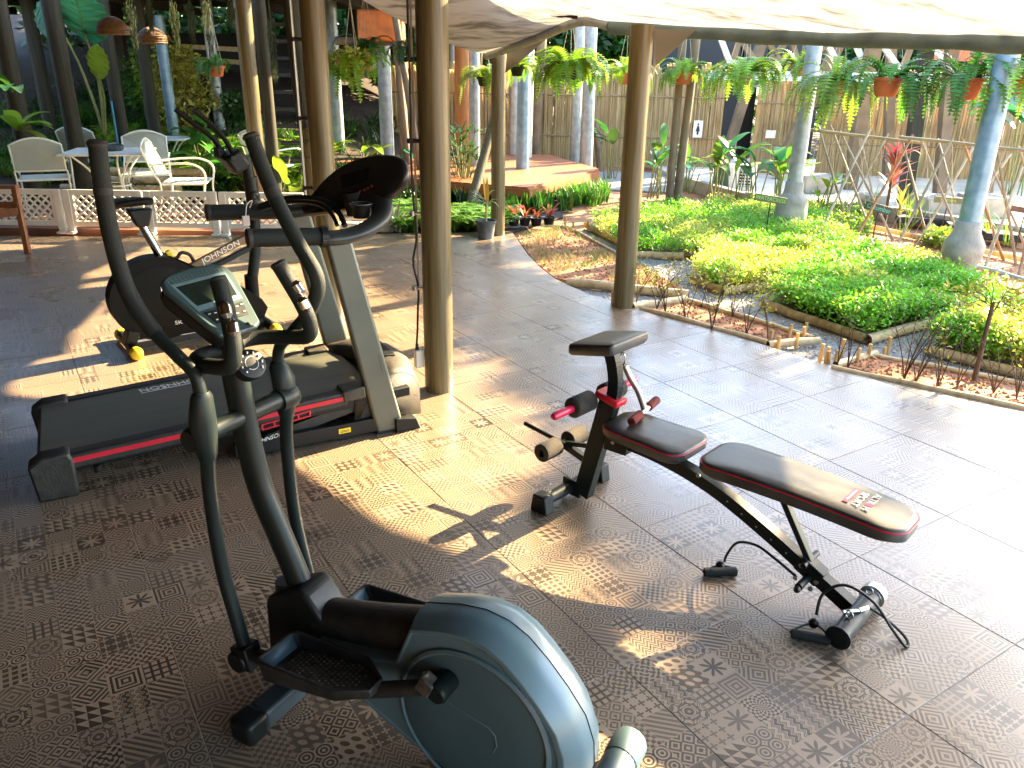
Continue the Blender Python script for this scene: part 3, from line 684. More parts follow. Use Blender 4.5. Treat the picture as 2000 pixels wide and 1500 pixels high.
# bench shares no weight with these: they rest on or hang from it
t = thing('curl_bar', 'silver T bar with ribbed red and black grips hanging over the bench seat', 'curl bar', (0, 0, 0)); t.location = B.location; t.rotation_euler = B.rotation_euler
mb = MB(); mb.tube(smoothpath([P_(0.215, -0.045, 0.655), P_(0.236, -0.06, 0.605), P_(0.262, -0.085, 0.545), P_(0.285, -0.105, 0.47)], 4), 0.0135, 14); obj('stem', mb, M['steel'], t)
mb = MB(); a, b = P_(0.315, 0.03, 0.462), P_(0.262, -0.235, 0.462); d = (b - a)
mb.tube([a, b], 0.0125, 12); obj('cross_bar', mb, M['chrome'], t)
for s in (0, 1):
    p = a + d * (0.0 if s == 0 else 0.66); q = a + d * (0.34 if s == 0 else 1.0); nn = 12
    g1 = MB(); g2_ = MB()
    for k in range(nn):
        c0 = p.lerp(q, k / nn); c1 = p.lerp(q, (k + 0.62) / nn); c2 = p.lerp(q, (k + 1) / nn)
        g1.tube([c0, c1], 0.0185, 14); g2_.tube([c1, c2], 0.0165, 14)
    gp_ = obj('grip', g1, M['redfoam'], t); obj('grip_ring', g2_, M['foam'], gp_)
mb = MB()
c = P_(0.205, -0.04, 0.685); mb.tube([c + Vector((0.012 * math.cos(a), 0, 0.026 * math.sin(a))) for a in [i * math.pi / 8 for i in range(17)]], 0.0028, 6)
mb.tube([P_(0.212, -0.042, 0.66), P_(0.216, -0.045, 0.645)], 0.007, 8); obj('carabiner', mb, M['chrome'], t)
def band(label, pts, a, b, ball):
    t = thing('resistance_band', label, 'resistance band', (0, 0, 0)); t.location = B.location; t.rotation_euler = B.rotation_euler
    mb = MB(); mb.tube(smoothpath(pts, 7), 0.0052, 8); obj('cord', mb, M['black'], t)
    a = Vector(a); b = Vector(b); ax = (b - a)
    mb = MB(); mb.lathe([(0.010, 0), (0.0165, 0.003), (0.0165, ax.length - 0.003), (0.010, ax.length)], a, ax, 16); obj('handle', mb, M['foam'], t)
    c = (a + b) / 2; ball = Vector(ball)
    mb = MB(); mb.lathe([(0.003, -0.018), (0.013, -0.013), (0.018, 0), (0.013, 0.013), (0.003, 0.018)], ball, (c - ball), 14); obj('stopper', mb, M['black'], t)
    mb = MB()
    for e in (a, b):
        mb.tube(smoothpath([ball, ball.lerp(e, 0.5) + (ball - c) * 0.2, e + (ball - c) * 0.15, e], 4), 0.004, 7)
    obj('strap', mb, M['black'], t)
band('black resistance band with foam handle lying left of the bench frame', [P_(1.06, 0.035, 0.095), P_(0.98, 0.05, 0.14), P_(0.90, 0.04, 0.155), P_(0.82, 0.02, 0.12), P_(0.79, 0.03, 0.06), P_(0.790, 0.045, 0.032)],
     P_(0.757, 0.14, 0.018), P_(0.846, 0.048, 0.018), P_(0.785, 0.065, 0.025))
band('black resistance band looping over the round rear foot of the bench', [P_(1.31, 0.02, 0.085), P_(1.36, 0.0, 0.06), P_(1.42, -0.015, 0.02), P_(1.452, 0.005, 0.007), P_(1.45, 0.03, 0.007), P_(1.40, 0.03, 0.05), P_(1.33, 0.045, 0.13), P_(1.24, 0.07, 0.165), P_(1.185, 0.105, 0.12), P_(1.185, 0.135, 0.05)],
     P_(1.150, 0.245, 0.018), P_(1.262, 0.192, 0.018), P_(1.188, 0.155, 0.028))

# ---- elliptical trainer
M['shell'] = mat('teal_grey_shell', (0.095, 0.160, 0.185), 0.34, 0, var=0.06, scale=3, coat=0.25)
M['shell_panel'] = mat('teal_grey_disc', (0.060, 0.108, 0.125), 0.48, 0, var=0.05, scale=3)
M['con_teal'] = mat('teal_console', (0.028, 0.055, 0.058), 0.35, 0, var=0.06)
M['lcd'] = mat('grey_green_lcd', (0.010, 0.018, 0.014), 0.22, 0, var=0.1)
E_ = thing('elliptical_trainer', 'black elliptical trainer with teal grey wheel housing in the left foreground', 'elliptical trainer', (-0.61, 1.93, 0), R(-29))
mb = MB(); mb.tube(smoothpath([P_(0.02, 0, 0.33), P_(0.0, 0, 0.395), P_(-0.057, 0, 0.528), P_(-0.112, 0, 0.661), P_(-0.138, 0, 0.80), P_(-0.154, 0, 0.95), P_(-0.168, 0, 1.10)], 5), 0.033, 20, flat=1.2, up=(1, 0, 0)); obj('mast', mb, M['gunmetal'], E_)
# foot cover of the mast and the rail
mb = MB()
cov = [(-0.095, 0.05), (-0.085, 0.31), (-0.075, 0.335), (0.045, 0.405), (0.075, 0.40), (0.135, 0.33), (0.15, 0.25), (0.15, 0.10), (0.05, 0.05)]
mb.prism(cov, -0.058, 0.058); obj('mast_cover', mb, M['black'], E_, bevel=0.014, seg=3)
mb = MB(); mb.tube([P_(-0.025, 0, 0.352), P_(-0.032, 0, 0.378)], [0.047, 0.041], 20, flat=1.2, up=(1, 0, 0)); obj('collar', mb, M['gunmetal'], E_)
mb = MB(); mb.tube([P_(0.10, 0, 0.29), P_(0.30, 0, 0.345), P_(0.50, 0, 0.41)], 0.062, 24); obj('rail', mb, M['dirtyblack'], E_)
hs = [(0.455, 0.482), (0.50, 0.497), (0.56, 0.517), (0.635, 0.530), (0.70, 0.523), (0.755, 0.498), (0.81, 0.452), (0.865, 0.395), (0.915, 0.33), (0.94, 0.26), (0.945, 0.19), (0.925, 0.12), (0.885, 0.065), (0.82, 0.035), (0.55, 0.035), (0.44, 0.06), (0.34, 0.105), (0.24, 0.15), (0.13, 0.20), (0.09, 0.25), (0.12, 0.285), (0.30, 0.315), (0.40, 0.345)]
def shell_half(s):
    """half of the housing: middle rim, chamfer, recessed side"""
    mb = MB(); c = Vector((0.55, 0, 0.27)); n = len(hs); vs = []
    for k, off in ((1.0, 0.001), (0.995, 0.030), (0.975, 0.052), (0.90, 0.088), (0.86, 0.090), (0.845, 0.086)):
        for (u, z) in hs:
            vs.append(Vector((c.x + (u - c.x) * k, s * off, c.z + (z - c.z) * k)))
    fs = []
    for i in range(5):
        for j in range(n):
            k = (j + 1) % n; q = (i * n + j, i * n + k, (i + 1) * n + k, (i + 1) * n + j)
            fs.append(q if s > 0 else tuple(reversed(q)))
    last = tuple(5 * n + j for j in range(n)); fs.append(last if s > 0 else tuple(reversed(last)))
    mb.add(vs, fs); return mb
for s in (-1, 1):
    sh = obj('shell', shell_half(s), M['shell'], E_, smooth=28, bevel=0.003)
    cc = P_(0.648, 0, 0.238); ax = Vector((0, s, 0))
    mb = MB(); mb.lathe([(0.222, 0.070), (0.222, 0.093), (0.214, 0.097), (0.208, 0.094)], cc, ax, 56, cap=False); obj('disc_rim', mb, M['shell'], sh)
    mb = MB(); mb.lathe([(0.208, 0.080), (0.208, 0.0885), (0.200, 0.0915), (0.10, 0.0925), (0.0005, 0.0925)], cc, ax, 56, cap=False); dsc = obj('wheel_disc', mb, M['shell_panel'], sh)
    mb = MB(); oo = [(0.585, 0.285), (0.63, 0.275), (0.70, 0.262), (0.718, 0.245), (0.722, 0.215), (0.712, 0.19)]
    mb.tube([Vector((u, s * 0.0932, z)) for u, z in oo], 0.0016, 5); obj('moulded_line', mb, M['shell'], dsc)
    for (u, z) in ((0.535, 0.452), (0.735, 0.44), (0.865, 0.30), (0.90, 0.15), (0.30, 0.19)):
        if s > 0 and u < 0.5: continue
        mb = MB(); cz = Vector((u, s * 0.071 if u > 0.5 else s * 0.088, z)); mb.lathe([(0.008, 0), (0.008, 0.004), (0.0055, 0.0045), (0.0050, 0.001)], cz, ax, 14); obj('screw', mb, M['steel'], sh)
mb = MB(); mb.tube([Vector((0.55 + (u - 0.55) * 1.0015, 0, 0.27 + (z - 0.27) * 1.0015)) for u, z in hs[:12]], 0.0016, 5); obj('seam', mb, M['black'], E_)
# stabilisers
mb = MB(); mb.box(P_(0.0, -0.0, 0.042), (0.072, 0.40, 0.066)); obj('front_stabiliser', mb, mat('slate_grey_tube', (0.035, 0.05, 0.06), 0.4, 0, var=0.1), E_, bevel=0.01)
for s in (-1, 1):
    mb = MB(); mb.box(P_(0.0, s * 0.235, 0.042), (0.084, 0.075, 0.078)); obj('foot_cap', mb, M['black'], E_, bevel=0.014)
mb = MB(); mb.tube([P_(0.955, -0.20, 0.052), P_(0.955, 0.20, 0.052)], 0.046, 20); obj('rear_stabiliser', mb, M['shell_panel'], E_)
for s in (-1, 1):
    mb = MB(); mb.lathe([(0.048, 0), (0.049, 0.01), (0.049, 0.075), (0.043, 0.086), (0.02, 0.09)], P_(0.955, s * 0.165, 0.052), P_(0, s, 0), 20); obj('foot_cap', mb, M['shell_panel'], E_)
# pivot axle
mb = MB(); mb.tube([P_(-0.141, -0.155, 0.875), P_(-0.141, 0.155, 0.875)], 0.026, 20); obj('pivot_axle', mb, M['gunmetal'], E_)
def arm(s, top, low, foot):
    """moving arm: foam grip and steel tube above, moulded joint, tube down to the pedal hinge"""
    gr = MB(); tp = smoothpath(top, 6); cut = int(len(tp) * 0.62)
    rs = [0.0195 if i < 4 * 6 // 4 else 0.0205 for i in range(cut)]
    gr.tube(tp[:cut], 0.0205, 18); a = obj('moving_arm', gr, M['foam'], E_)
    mb = MB(); mb.tube(tp[cut - 2:], 0.0165, 16); obj('arm_tube', mb, M['gunmetal'], a)
    mb = MB(); t0, t1 = tp[0], (tp[0] - tp[1]).normalized(); mb.lathe([(0.0225, -0.006), (0.0235, 0.0), (0.018, 0.006)], t0, t1, 18); obj('grip_cap', mb, M['rubber'], a)
    mb = MB(); mb.tube([tp[int(len(tp) * 0.16)], tp[int(len(tp) * 0.16) + 1]], 0.0216, 18); obj('grip_band', mb, M['rubber'], a)
    j = low[0]
    mb = MB(); mb.tube([tp[-1] + Vector((0, 0, 0.012)), tp[-1], j + Vector((0, 0, 0.045)), j, j - Vector((0, 0, 0.055)), j - Vector((0, 0, 0.07))], [0.021, 0.029, 0.036, 0.034, 0.027, 0.022], 20, flat=0.85, up=(1, 0, 0)); obj('joint_shroud', mb, M['gunmetal'], a)
    mb = MB(); mb.lathe([(0.033, -0.03), (0.035, 0.0), (0.035, 0.025), (0.028, 0.036), (0.004, 0.038)], P_(-0.141, s * 0.155, 0.872), P_(0, s, 0), 22); obj('joint_boss', mb, M['gunmetal'], a)
    mb = MB(); mb.tube(smoothpath([j - Vector((0, 0, 0.06))] + low[1:], 5), 0.0195, 18); obj('lower_tube', mb, M['gunmetal'], a)
    mb = MB(); f = Vector(foot); mb.box(f, (0.062, 0.058, 0.075), Matrix.Rotation(R(-12), 3, 'Y')); mb.lathe([(0.034, -0.036), (0.034, 0.036)], f + Vector((-0.012, 0, -0.012)), P_(0, 1, 0), 20); obj('hinge_block', mb, M['black'], a, bevel=0.006)
arm(1, [P_(-0.288, 0.20, 1.600), P_(-0.296, 0.20, 1.50), P_(-0.296, 0.20, 1.398), P_(-0.275, 0.198, 1.263), P_(-0.222, 0.185, 1.162), P_(-0.158, 0.172, 1.100), P_(-0.112, 0.165, 1.058), P_(-0.097, 0.165, 1.000)],
    [P_(-0.105, 0.165, 0.89), P_(-0.116, 0.165, 0.724), P_(-0.112, 0.165, 0.50), P_(-0.077, 0.165, 0.31), P_(-0.060, 0.165, 0.235)], P_(-0.056, 0.165, 0.215))
arm(-1, [P_(-0.220, -0.20, 1.594), P_(-0.164, -0.20, 1.459), P_(-0.087, -0.20, 1.329), P_(-0.024, -0.20, 1.232), P_(-0.042, -0.19, 1.155), P_(-0.110, -0.172, 1.070), P_(-0.155, -0.165, 1.02), P_(-0.169, -0.165, 0.965)],
    [P_(-0.152, -0.165, 0.877), P_(-0.165, -0.165, 0.707), P_(-0.161, -0.165, 0.478), P_(-0.129, -0.165, 0.282), P_(-0.11, -0.165, 0.22)], P_(-0.105, -0.165, 0.21))
# fixed handlebar with pulse plates
hb = obj('fixed_handlebar', MB().tube(smoothpath([P_(-0.165, 0.0, 1.062), P_(-0.192, 0.06, 1.062), P_(-0.165, 0.112, 1.064), P_(-0.09, 0.135, 1.072), P_(-0.015, 0.137, 1.088), P_(0.0, 0.132, 1.13), P_(-0.015, 0.12, 1.19), P_(-0.06, 0.10, 1.285)], 6), 0.0205, 18), M['foam'], E_)
mb = MB(); mb.tube(smoothpath([P_(-0.165, 0.0, 1.062), P_(-0.192, -0.06, 1.062), P_(-0.165, -0.112, 1.064), P_(-0.09, -0.135, 1.072), P_(-0.015, -0.137, 1.088), P_(0.0, -0.132, 1.13), P_(-0.015, -0.12, 1.19), P_(-0.06, -0.10, 1.285)], 6), 0.0205, 18); obj('fixed_handlebar', mb, M['foam'], E_)
for s in (1, -1):
    for k, (z0, z1) in enumerate(((1.165, 1.205), (1.208, 1.245))):
        a = P_(0.010 - k * 0.015, s * 0.126 + 0.007, z0); b = P_(-0.005 - k * 0.018, s * 0.117 + 0.007, z1)
        mb = MB(); mb.tube([a, a.lerp(b, .25), a.lerp(b, .75), b], [0.007, 0.0155, 0.0155, 0.007], 14); obj('pulse_plate', mb, M['chrome'], E_)
    e = P_(-0.06, s * 0.10, 1.285); mb = MB(); mb.lathe([(0.021, 0), (0.022, 0.004), (0.016, 0.010)], e, P_(-0.43, -s * 0.18, 0.87), 16); obj('grip_cap', mb, M['rubber'], E_)
# resistance knob
ka = Vector((0.75, -0.15, 0.5)).normalized(); kc = P_(-0.10, 0.0, 1.03)
mb = MB(); mb.tube([P_(-0.165, 0, 1.02), kc], 0.026, 16); mb.lathe([(0.030, -0.03), (0.040, -0.022), (0.043, 0.006), (0.040, 0.014), (0.034, 0.016), (0.0005, 0.0165)], kc, ka, 28)
kn = obj('tension_knob', mb, M['black'], E_)
kx = ka.cross(Vector((0, 0, 1))).normalized() * -1; kz = kx.cross(ka) * -1 if kx.cross(ka).z < 0 else kx.cross(ka)
mb = MB()
for i in range(9):
    a = R(-130 + i * 32); c = kc + ka * 0.0172 + kx * (0.030 * math.sin(a)) + kz * (0.030 * math.cos(a)); mb.box(c, (0.003, 0.003, 0.004 + 0.0006 * i))
def arc(a0, a1, r_): mb.tube([kc + ka * 0.0172 + kx * (r_ * math.sin(R(a))) + kz * (r_ * math.cos(R(a))) for a in range(a0, a1, 12)], 0.0011, 4)
arc(-110, 40, 0.018); arc(70, 230, 0.018)
obj('knob_marks', mb, M['whiteprint'], kn)
# console: body, screen, keypad
c_bot = P_(-0.116, 0, 1.131); c_top = P_(-0.273, 0, 1.262); cu_ = (c_top - c_bot); cl = cu_.length; cu_.normalize(); cy_ = P_(0, -1, 0); cn_ = cy_.cross(cu_) * -1
if cn_.z < 0: cn_ = -cn_
cxr = cu_.cross(cn_) * 1.0                                       # to the reader's right
def C_(x, y, d=0.0): return c_bot + cxr * x + cu_ * y + cn_ * d
def plate(name, pts, d0, d1, m, par, bev=0.0, **kw):
    mb = MB(); mb.prism([(x, y) for x, y in pts], d0, d1, o=c_bot, X=cxr, Y=cn_, Z=cu_)
    o = obj(name, mb, m, par, bevel=bev, **kw)
    b_ = bmesh.new(); b_.from_mesh(o.data); bmesh.ops.recalc_face_normals(b_, faces=b_.faces); b_.to_mesh(o.data); b_.free(); return o
outl = [(-0.070, -0.002), (-0.045, -0.014), (0.045, -0.014), (0.070, -0.002), (0.078, 0.03), (0.112, 0.165), (0.104, 0.196), (0.075, 0.212), (0.0, 0.219), (-0.075, 0.212), (-0.104, 0.196), (-0.112, 0.165), (-0.078, 0.03)]
con = plate('console', outl, -0.018, 0.0, M['con_teal'], E_, 0.007)
plate('console_back', [(x * 0.93, y * 0.95 + 0.004) for x, y in outl], -0.062, -0.012, M['black'], E_, 0.014)
plate('screen', [(-0.066, 0.098), (0.066, 0.098), (0.080, 0.168), (-0.080, 0.168)], -0.001, 0.0012, M['lcd'], con)
plate('screen_frame', [(-0.074, 0.082), (0.074, 0.082), (0.089, 0.178), (-0.089, 0.178)], -0.001, 0.0006, M['shell'], con, 0.0)
for s in (1, -1):
    plate('keypad', [(s * 0.010, 0.032), (s * 0.052, 0.030), (s * 0.064, 0.074), (s * 0.022, 0.072), (s * 0.006, 0.056)], -0.001, 0.0022, M['black'], con, 0.0008)
    for kx_, ky_ in ((0.022, 0.042), (0.046, 0.042), (0.036, 0.062), (0.054, 0.064)):
        plate('key', [(s * kx_ - 0.006, ky_ - 0.003), (s * kx_ + 0.006, ky_ - 0.003), (s * kx_ + 0.006, ky_ + 0.003), (s * kx_ - 0.006, ky_ + 0.003)], 0.002, 0.0034, M['rubber'], con, 0.0005)
        plate('key_print', [(s * kx_ - 0.0038, ky_ - 0.0010), (s * kx_ + 0.0038, ky_ - 0.0010), (s * kx_ + 0.0038, ky_ + 0.0010), (s * kx_ - 0.0038, ky_ + 0.0010)], 0.0034, 0.0037, M['whiteprint'], con)
plate('name_plate', [(-0.022, 0.080), (0.014, 0.080), (0.014, 0.090), (-0.022, 0.090)], 0.0006, 0.0012, M['steel'], con)
mb = MB(); mb.lathe([(0.0055, 0), (0.0055, 0.002), (0.002, 0.0025)], C_(0.028, 0.004), cn_, 14); obj('round_key', mb, M['black'], con)
mb = MB()
for i in range(15):
    for j in range(3): mb.box(C_(-0.088 + i * 0.0125, 0.186 + j * 0.0075 - 0.00012 * (i - 7) ** 2, 0.0), (0.006, 0.0025, 0.0022), Matrix((cxr, cu_, cn_)).transposed())
obj('speaker_grille', mb, M['shell_panel'], con, smooth=0)
# pedals
M['worn'] = mat('worn_rubber', (0.02, 0.02, 0.016), 0.5, 0, col2=(0.14, 0.12, 0.09), scale=40)
def pedal(s, du, dz, vc):
    a = MB(); ol = [(-0.165, -0.062), (-0.150, -0.072), (0.10, -0.072), (0.185, -0.030), (0.185, 0.020), (0.10, 0.072), (-0.150, 0.072), (-0.165, 0.062)]
    th = R(-11); ct, st = math.cos(th), math.sin(th); c = P_(0.235 + du, vc, 0.292 + dz)
    def Q(x, y, z): return c + Vector((x * ct + z * st, y, -x * st + z * ct))
    n = len(ol)
    rim = [0.044, 0.044, 0.014, 0.006, 0.006, 0.014, 0.044, 0.044]
    vs = [Q(x, y, -0.02) for x, y in ol] + [Q(x * 1.02, y * 1.03, rim[i]) for i, (x, y) in enumerate(ol)] + [Q(x * 0.96, y * 0.90, rim[i]) for i, (x, y) in enumerate(ol)] + [Q(x * 0.90, y * 0.82, 0.0) for i, (x, y) in enumerate(ol)]
    fs = [tuple(range(n - 1, -1, -1))]
    for r_ in range(3):
        for j in range(n):
            k = (j + 1) % n; fs.append((r_ * n + j, r_ * n + k, (r_ + 1) * n + k, (r_ + 1) * n + j))
    fs.append(tuple(3 * n + j for j in range(n)))
    a.add(vs, fs); pd = obj('pedal', a, M['dirtyblack'], E_, smooth=30, bevel=0.004)
    mb = MB(); mb.add([Q(-0.142, -0.050, 0.004), Q(-0.142, 0.050, 0.004), Q(-0.157, 0.056, 0.038), Q(-0.157, -0.056, 0.038)], [(0, 1, 2, 3)]); obj('grey_insert', mb, M['shell_panel'], pd, solid=0.003)
    st_ = MB()
    for i in range(17):
        for j in range(8):
            x = -0.115 + i * 0.0155; y = -0.046 + j * 0.0125 + (0.006 if i % 2 else 0)
            if abs(y) > 0.052 - max(0, x - 0.08) * 0.45: continue
            st_.lathe([(0.0042, 0.0), (0.0030, 0.0022)], Q(x, y, 0.0), (0, 0, 1), 6)
    q = obj('tread_stud', st_, M['worn'], pd); q['kind'] = 'stuff'
    mb = MB(); mb.tube([P_(-0.05 + du * 0.2, s * 0.155, 0.215 + dz * 0.2), Q(-0.12, 0, -0.03), Q(0.12, 0, -0.035), P_(0.575 + du, s * 0.12, 0.355 + dz)], 0.021, 14); obj('pedal_arm', mb, M['dirtyblack'], E_)
    cr = P_(0.585 + du, s * 0.09, 0.362 + dz)
    mb = MB(); mb.lathe([(0.027, 0.0), (0.029, 0.004), (0.029, 0.062), (0.024, 0.068), (0.001, 0.068)], cr, P_(0, s, 0), 22); obj('crank_roller', mb, M['gunmetal'], E_)
    mb = MB(); mb.box(cr + P_(-0.030, s * 0.055, 0.012), (0.04, 0.036, 0.045), Matrix.Rotation(R(25), 3, 'Y')); mb.lathe([(0.010, 0), (0.010, 0.012)], cr + P_(-0.035, s * 0.055, 0.032), (0, 0, 1), 6); obj('crank_bracket', mb, mat('worn_bracket', (0.03, 0.03, 0.026), 0.5, 0.3, col2=(0.16, 0.14, 0.11), scale=30), E_, bevel=0.003)
pedal(1, 0.0, 0.0, 0.168)
pedal(-1, -0.02, -0.06, -0.165)
# ---- treadmill
T_ = thing('treadmill', 'large black treadmill with olive grey belt, red side strips and broad grey uprights', 'treadmill', (-0.62, 3.75, 0), R(28.5))
M['belt'] = mat('treadmill_belt', (0.05, 0.055, 0.04), 0.5, 0, scale=3, col2=(0.10, 0.10, 0.072), stretch=(0.6, 4, 1), bump=0.1, bscale=500)
M['upright'] = mat('champagne_grey_paint', (0.105, 0.11, 0.085), 0.38, 0.2, var=0.10, scale=4)
M['dusty'] = mat('dust_covered_plastic', (0.012, 0.012, 0.010), 0.6, 0, scale=11, col2=(0.065, 0.052, 0.034), bump=0.15, bscale=80)
def dz(u): return 0.193 + 0.055 * (u + 1.5)          # deck rises to the front
ang = math.atan(0.055)
for s, v0 in ((1, -0.035), (-1, -0.695)):
    mb = MB(); mb.bar(P_(-1.47, v0, dz(-1.47) - 0.035), P_(-0.22, v0, dz(-0.22) - 0.035), 0.07, 0.075); rl = obj('side_rail', mb, M['dirtyblack'], T_, bevel=0.01)
    mb = MB(); mb.bar(P_(-1.46, v0 + s * 0.0365, dz(-1.46) - 0.028), P_(-0.24, v0 + s * 0.0365, dz(-0.24) - 0.028), 0.004, 0.022); obj('red_strip', mb, M['redtrim'], rl)
    mb = MB(); mb.bar(P_(-1.47, v0 - s * 0.02, dz(-1.47) - 0.06), P_(0.12, v0 - s * 0.02, 0.20), 0.05, 0.05); obj('deck_frame', mb, M['black'], T_, bevel=0.004)
    mb = MB(); mb.prism([(-1.60, 0.0), (-1.445, 0.0), (-1.44, 0.175), (-1.455, 0.212), (-1.56, 0.206), (-1.615, 0.17)], -v0 - 0.048, -v0 + 0.048); obj('rear_cap', mb, M['dirtyblack'], T_, bevel=0.012)
    mb = MB(); mb.bar(P_(-0.245, v0 - s * 0.01, dz(-0.2) - 0.02), P_(-0.13, v0 - s * 0.01, dz(-0.1) - 0.018), 0.11, 0.062); fc = obj('rail_end_cap', mb, M['dusty'], T_, bevel=0.008)
    mb = MB(); mb.lathe([(0.006, 0), (0.006, 0.002)], P_(-0.20, v0 - s * 0.01, dz(-0.2) + 0.012), (0, 0, 1), 10); obj('screw', mb, M['black'], fc)
mb = MB(); nb = 16; vs = []
bp2 = [(-1.575, 0.10), (-1.585, 0.15), (-1.565, 0.19)] + [(-1.5 + i * 0.15, dz(-1.5 + i * 0.15)) for i in range(10)] + [(-0.08, 0.262)]
for u, z in bp2: vs += [P_(u, -0.072, z - 0.004), P_(u, -0.658, z - 0.004)]
mb.add(vs, [(2 * i, 2 * i + 2, 2 * i + 3, 2 * i + 1) for i in range(len(bp2) - 1)]); be = obj('belt', mb, M['belt'], T_, smooth=60)
text('JOHNSON', 0.062, M['whiteprint'], be, P_(-0.985, -0.603, dz(-0.985) - 0.0005), (-1, 0, -0.055), (0, -1, 0), sx=1.02, shear=-0.25)
mb = MB(); mb.box(P_(-0.985, -0.566, dz(-0.985) - 0.0008), (0.27, 0.004, 0.0012), Matrix.Rotation(-ang, 3, 'Y')); obj('underline', mb, M['whiteprint'], be)
mb = MB(); mb.box(P_(-1.53, -0.365, 0.10), (0.08, 0.58, 0.15)); obj('rear_roller_cover', mb, M['black'], T_, bevel=0.02)
mb = MB(); mb.box(P_(-0.8, -0.365, 0.135), (1.4, 0.56, 0.04), Matrix.Rotation(-ang, 3, 'Y')); obj('deck_board', mb, M['black'], T_)
# motor cover: arched over the front roller, lower nose
def mc_ring(u, z, hw, bow, n=13):
    return [P_(u + bow * (1 - (2 * k / (n - 1) - 1) ** 2), -0.365 + hw * (1 - 2 * k / (n - 1)), z - 0.03 * abs(2 * k / (n - 1) - 1) ** 3) for k in range(n)]
rings = [mc_ring(-0.18, 0.24, 0.34, 0.13), mc_ring(-0.165, 0.29, 0.34, 0.14), mc_ring(-0.11, 0.315, 0.335, 0.12), mc_ring(0.02, 0.335, 0.32, 0.07), mc_ring(0.10, 0.322, 0.30, 0.06), mc_ring(0.16, 0.285, 0.285, 0.05), mc_ring(0.195, 0.21, 0.275, 0.04), mc_ring(0.20, 0.06, 0.27, 0.035)]
mb = MB(); vs = [p for r_ in rings for p in r_]; n = 13
mb.add(vs, [(i * n + j, (i + 1) * n + j, (i + 1) * n + j + 1, i * n + j + 1) for i in range(len(rings) - 1) for j in range(n - 1)])
for e in (0, n - 1):
    idx = [i * n + e for i in range(len(rings))]
    base = [P_(-0.18, -0.365 + (0.33 if e == 0 else -0.33), 0.10)]
    mb.add([vs[i] for i in idx] + base, [tuple(range(len(idx) + 1))])
obj('motor_cover', mb, M['dusty'], T_, smooth=45, solid=0.004)
mb = MB(); mb.box(P_(0.05, -0.365, 0.339), (0.14, 0.27, 0.012), Matrix.Rotation(R(4), 3, 'Y')); obj('cover_band', mb, M['black'], T_, bevel=0.004)
mb = MB(); mb.box(P_(-0.02, -0.365, 0.16), (0.36, 0.52, 0.17)); obj('motor_housing', mb, M['black'], T_, bevel=0.02)
mb = MB(); mb.lathe([(0.006, 0), (0.006, 0.003)], P_(0.17, -0.085, 0.15), P_(0, 1, 0), 10); obj('screw', mb, M['steel'], T_)
# base frame on the floor with lift links
for v in (-0.03, -0.70):
    mb = MB(); mb.bar(P_(-0.78, v, 0.055), P_(-0.02, v, 0.055), 0.045, 0.075); obj('base_bar', mb, M['black'], T_, bevel=0.004)
    mb = MB(); mb.prism([(0.02, 0.0), (0.155, 0.0), (0.13, 0.065), (0.02, 0.075)], -v - 0.05, -v + 0.02); obj('front_foot', mb, M['black'], T_, bevel=0.004)
    mb = MB(); mb.bar(P_(-0.62, v - 0.03, 0.07), P_(-0.13, v - 0.03, 0.17), 0.03, 0.05); obj('lift_link', mb, M['dirtyblack'], T_)
mb = MB(); mb.bar(P_(0.06, -0.03, 0.05), P_(0.06, -0.72, 0.05), 0.06, 0.05); obj('cross_bar', mb, M['black'], T_)
mb = MB(); mb.prism([(-0.20, 0.05), (-0.13, 0.05), (-0.06, 0.16), (-0.09, 0.19), (-0.16, 0.15)], -0.012, 0.012, o=(0, 0.05, 0)); obj('lift_bracket', mb, M['dirtyblack'], T_)
mb = MB(); mb.box(P_(-0.245, -0.006, 0.058), (0.062, 0.0015, 0.026)); ye = obj('warning_sticker', mb, M['yellow'], T_)
mb = MB(); mb.box(P_(-0.245, -0.0048, 0.060), (0.046, 0.001, 0.003)); mb.box(P_(-0.245, -0.0048, 0.053), (0.046, 0.001, 0.003)); obj('sticker_print', mb, M['blackprint'], ye)
# red slotted handle under the rail
mb = MB()
for z0, h_ in ((0.0, 0.007), (0.026, 0.007)): mb.bar(P_(-0.645, 0.003, 0.150 + z0), P_(-0.415, 0.003, 0.178 + z0), 0.012, h_)
for k in range(5): mb.bar(P_(-0.645 + k * 0.0575, 0.003, 0.150 + k * 0.007), P_(-0.645 + k * 0.0575, 0.003, 0.178 + k * 0.007), 0.012, 0.009, up=(1, 0, 0))
obj('red_handle', mb, M['redtrim'], T_, bevel=0.002)
for u in (-1.36, -0.95):
    mb = MB(); mb.lathe([(0.013, 0), (0.015, 0.03)], P_(u, -0.02, 0.085 if u < -1.2 else 0.11), (0, 0, 1), 12); obj('levelling_foot', mb, M['black'], T_)
text('JOHNSON', 0.03, M['whiteprint'], T_, P_(-0.62, 0.001, 0.098), (1, 0, 0.15), (0, 0, 1), shear=0.25)
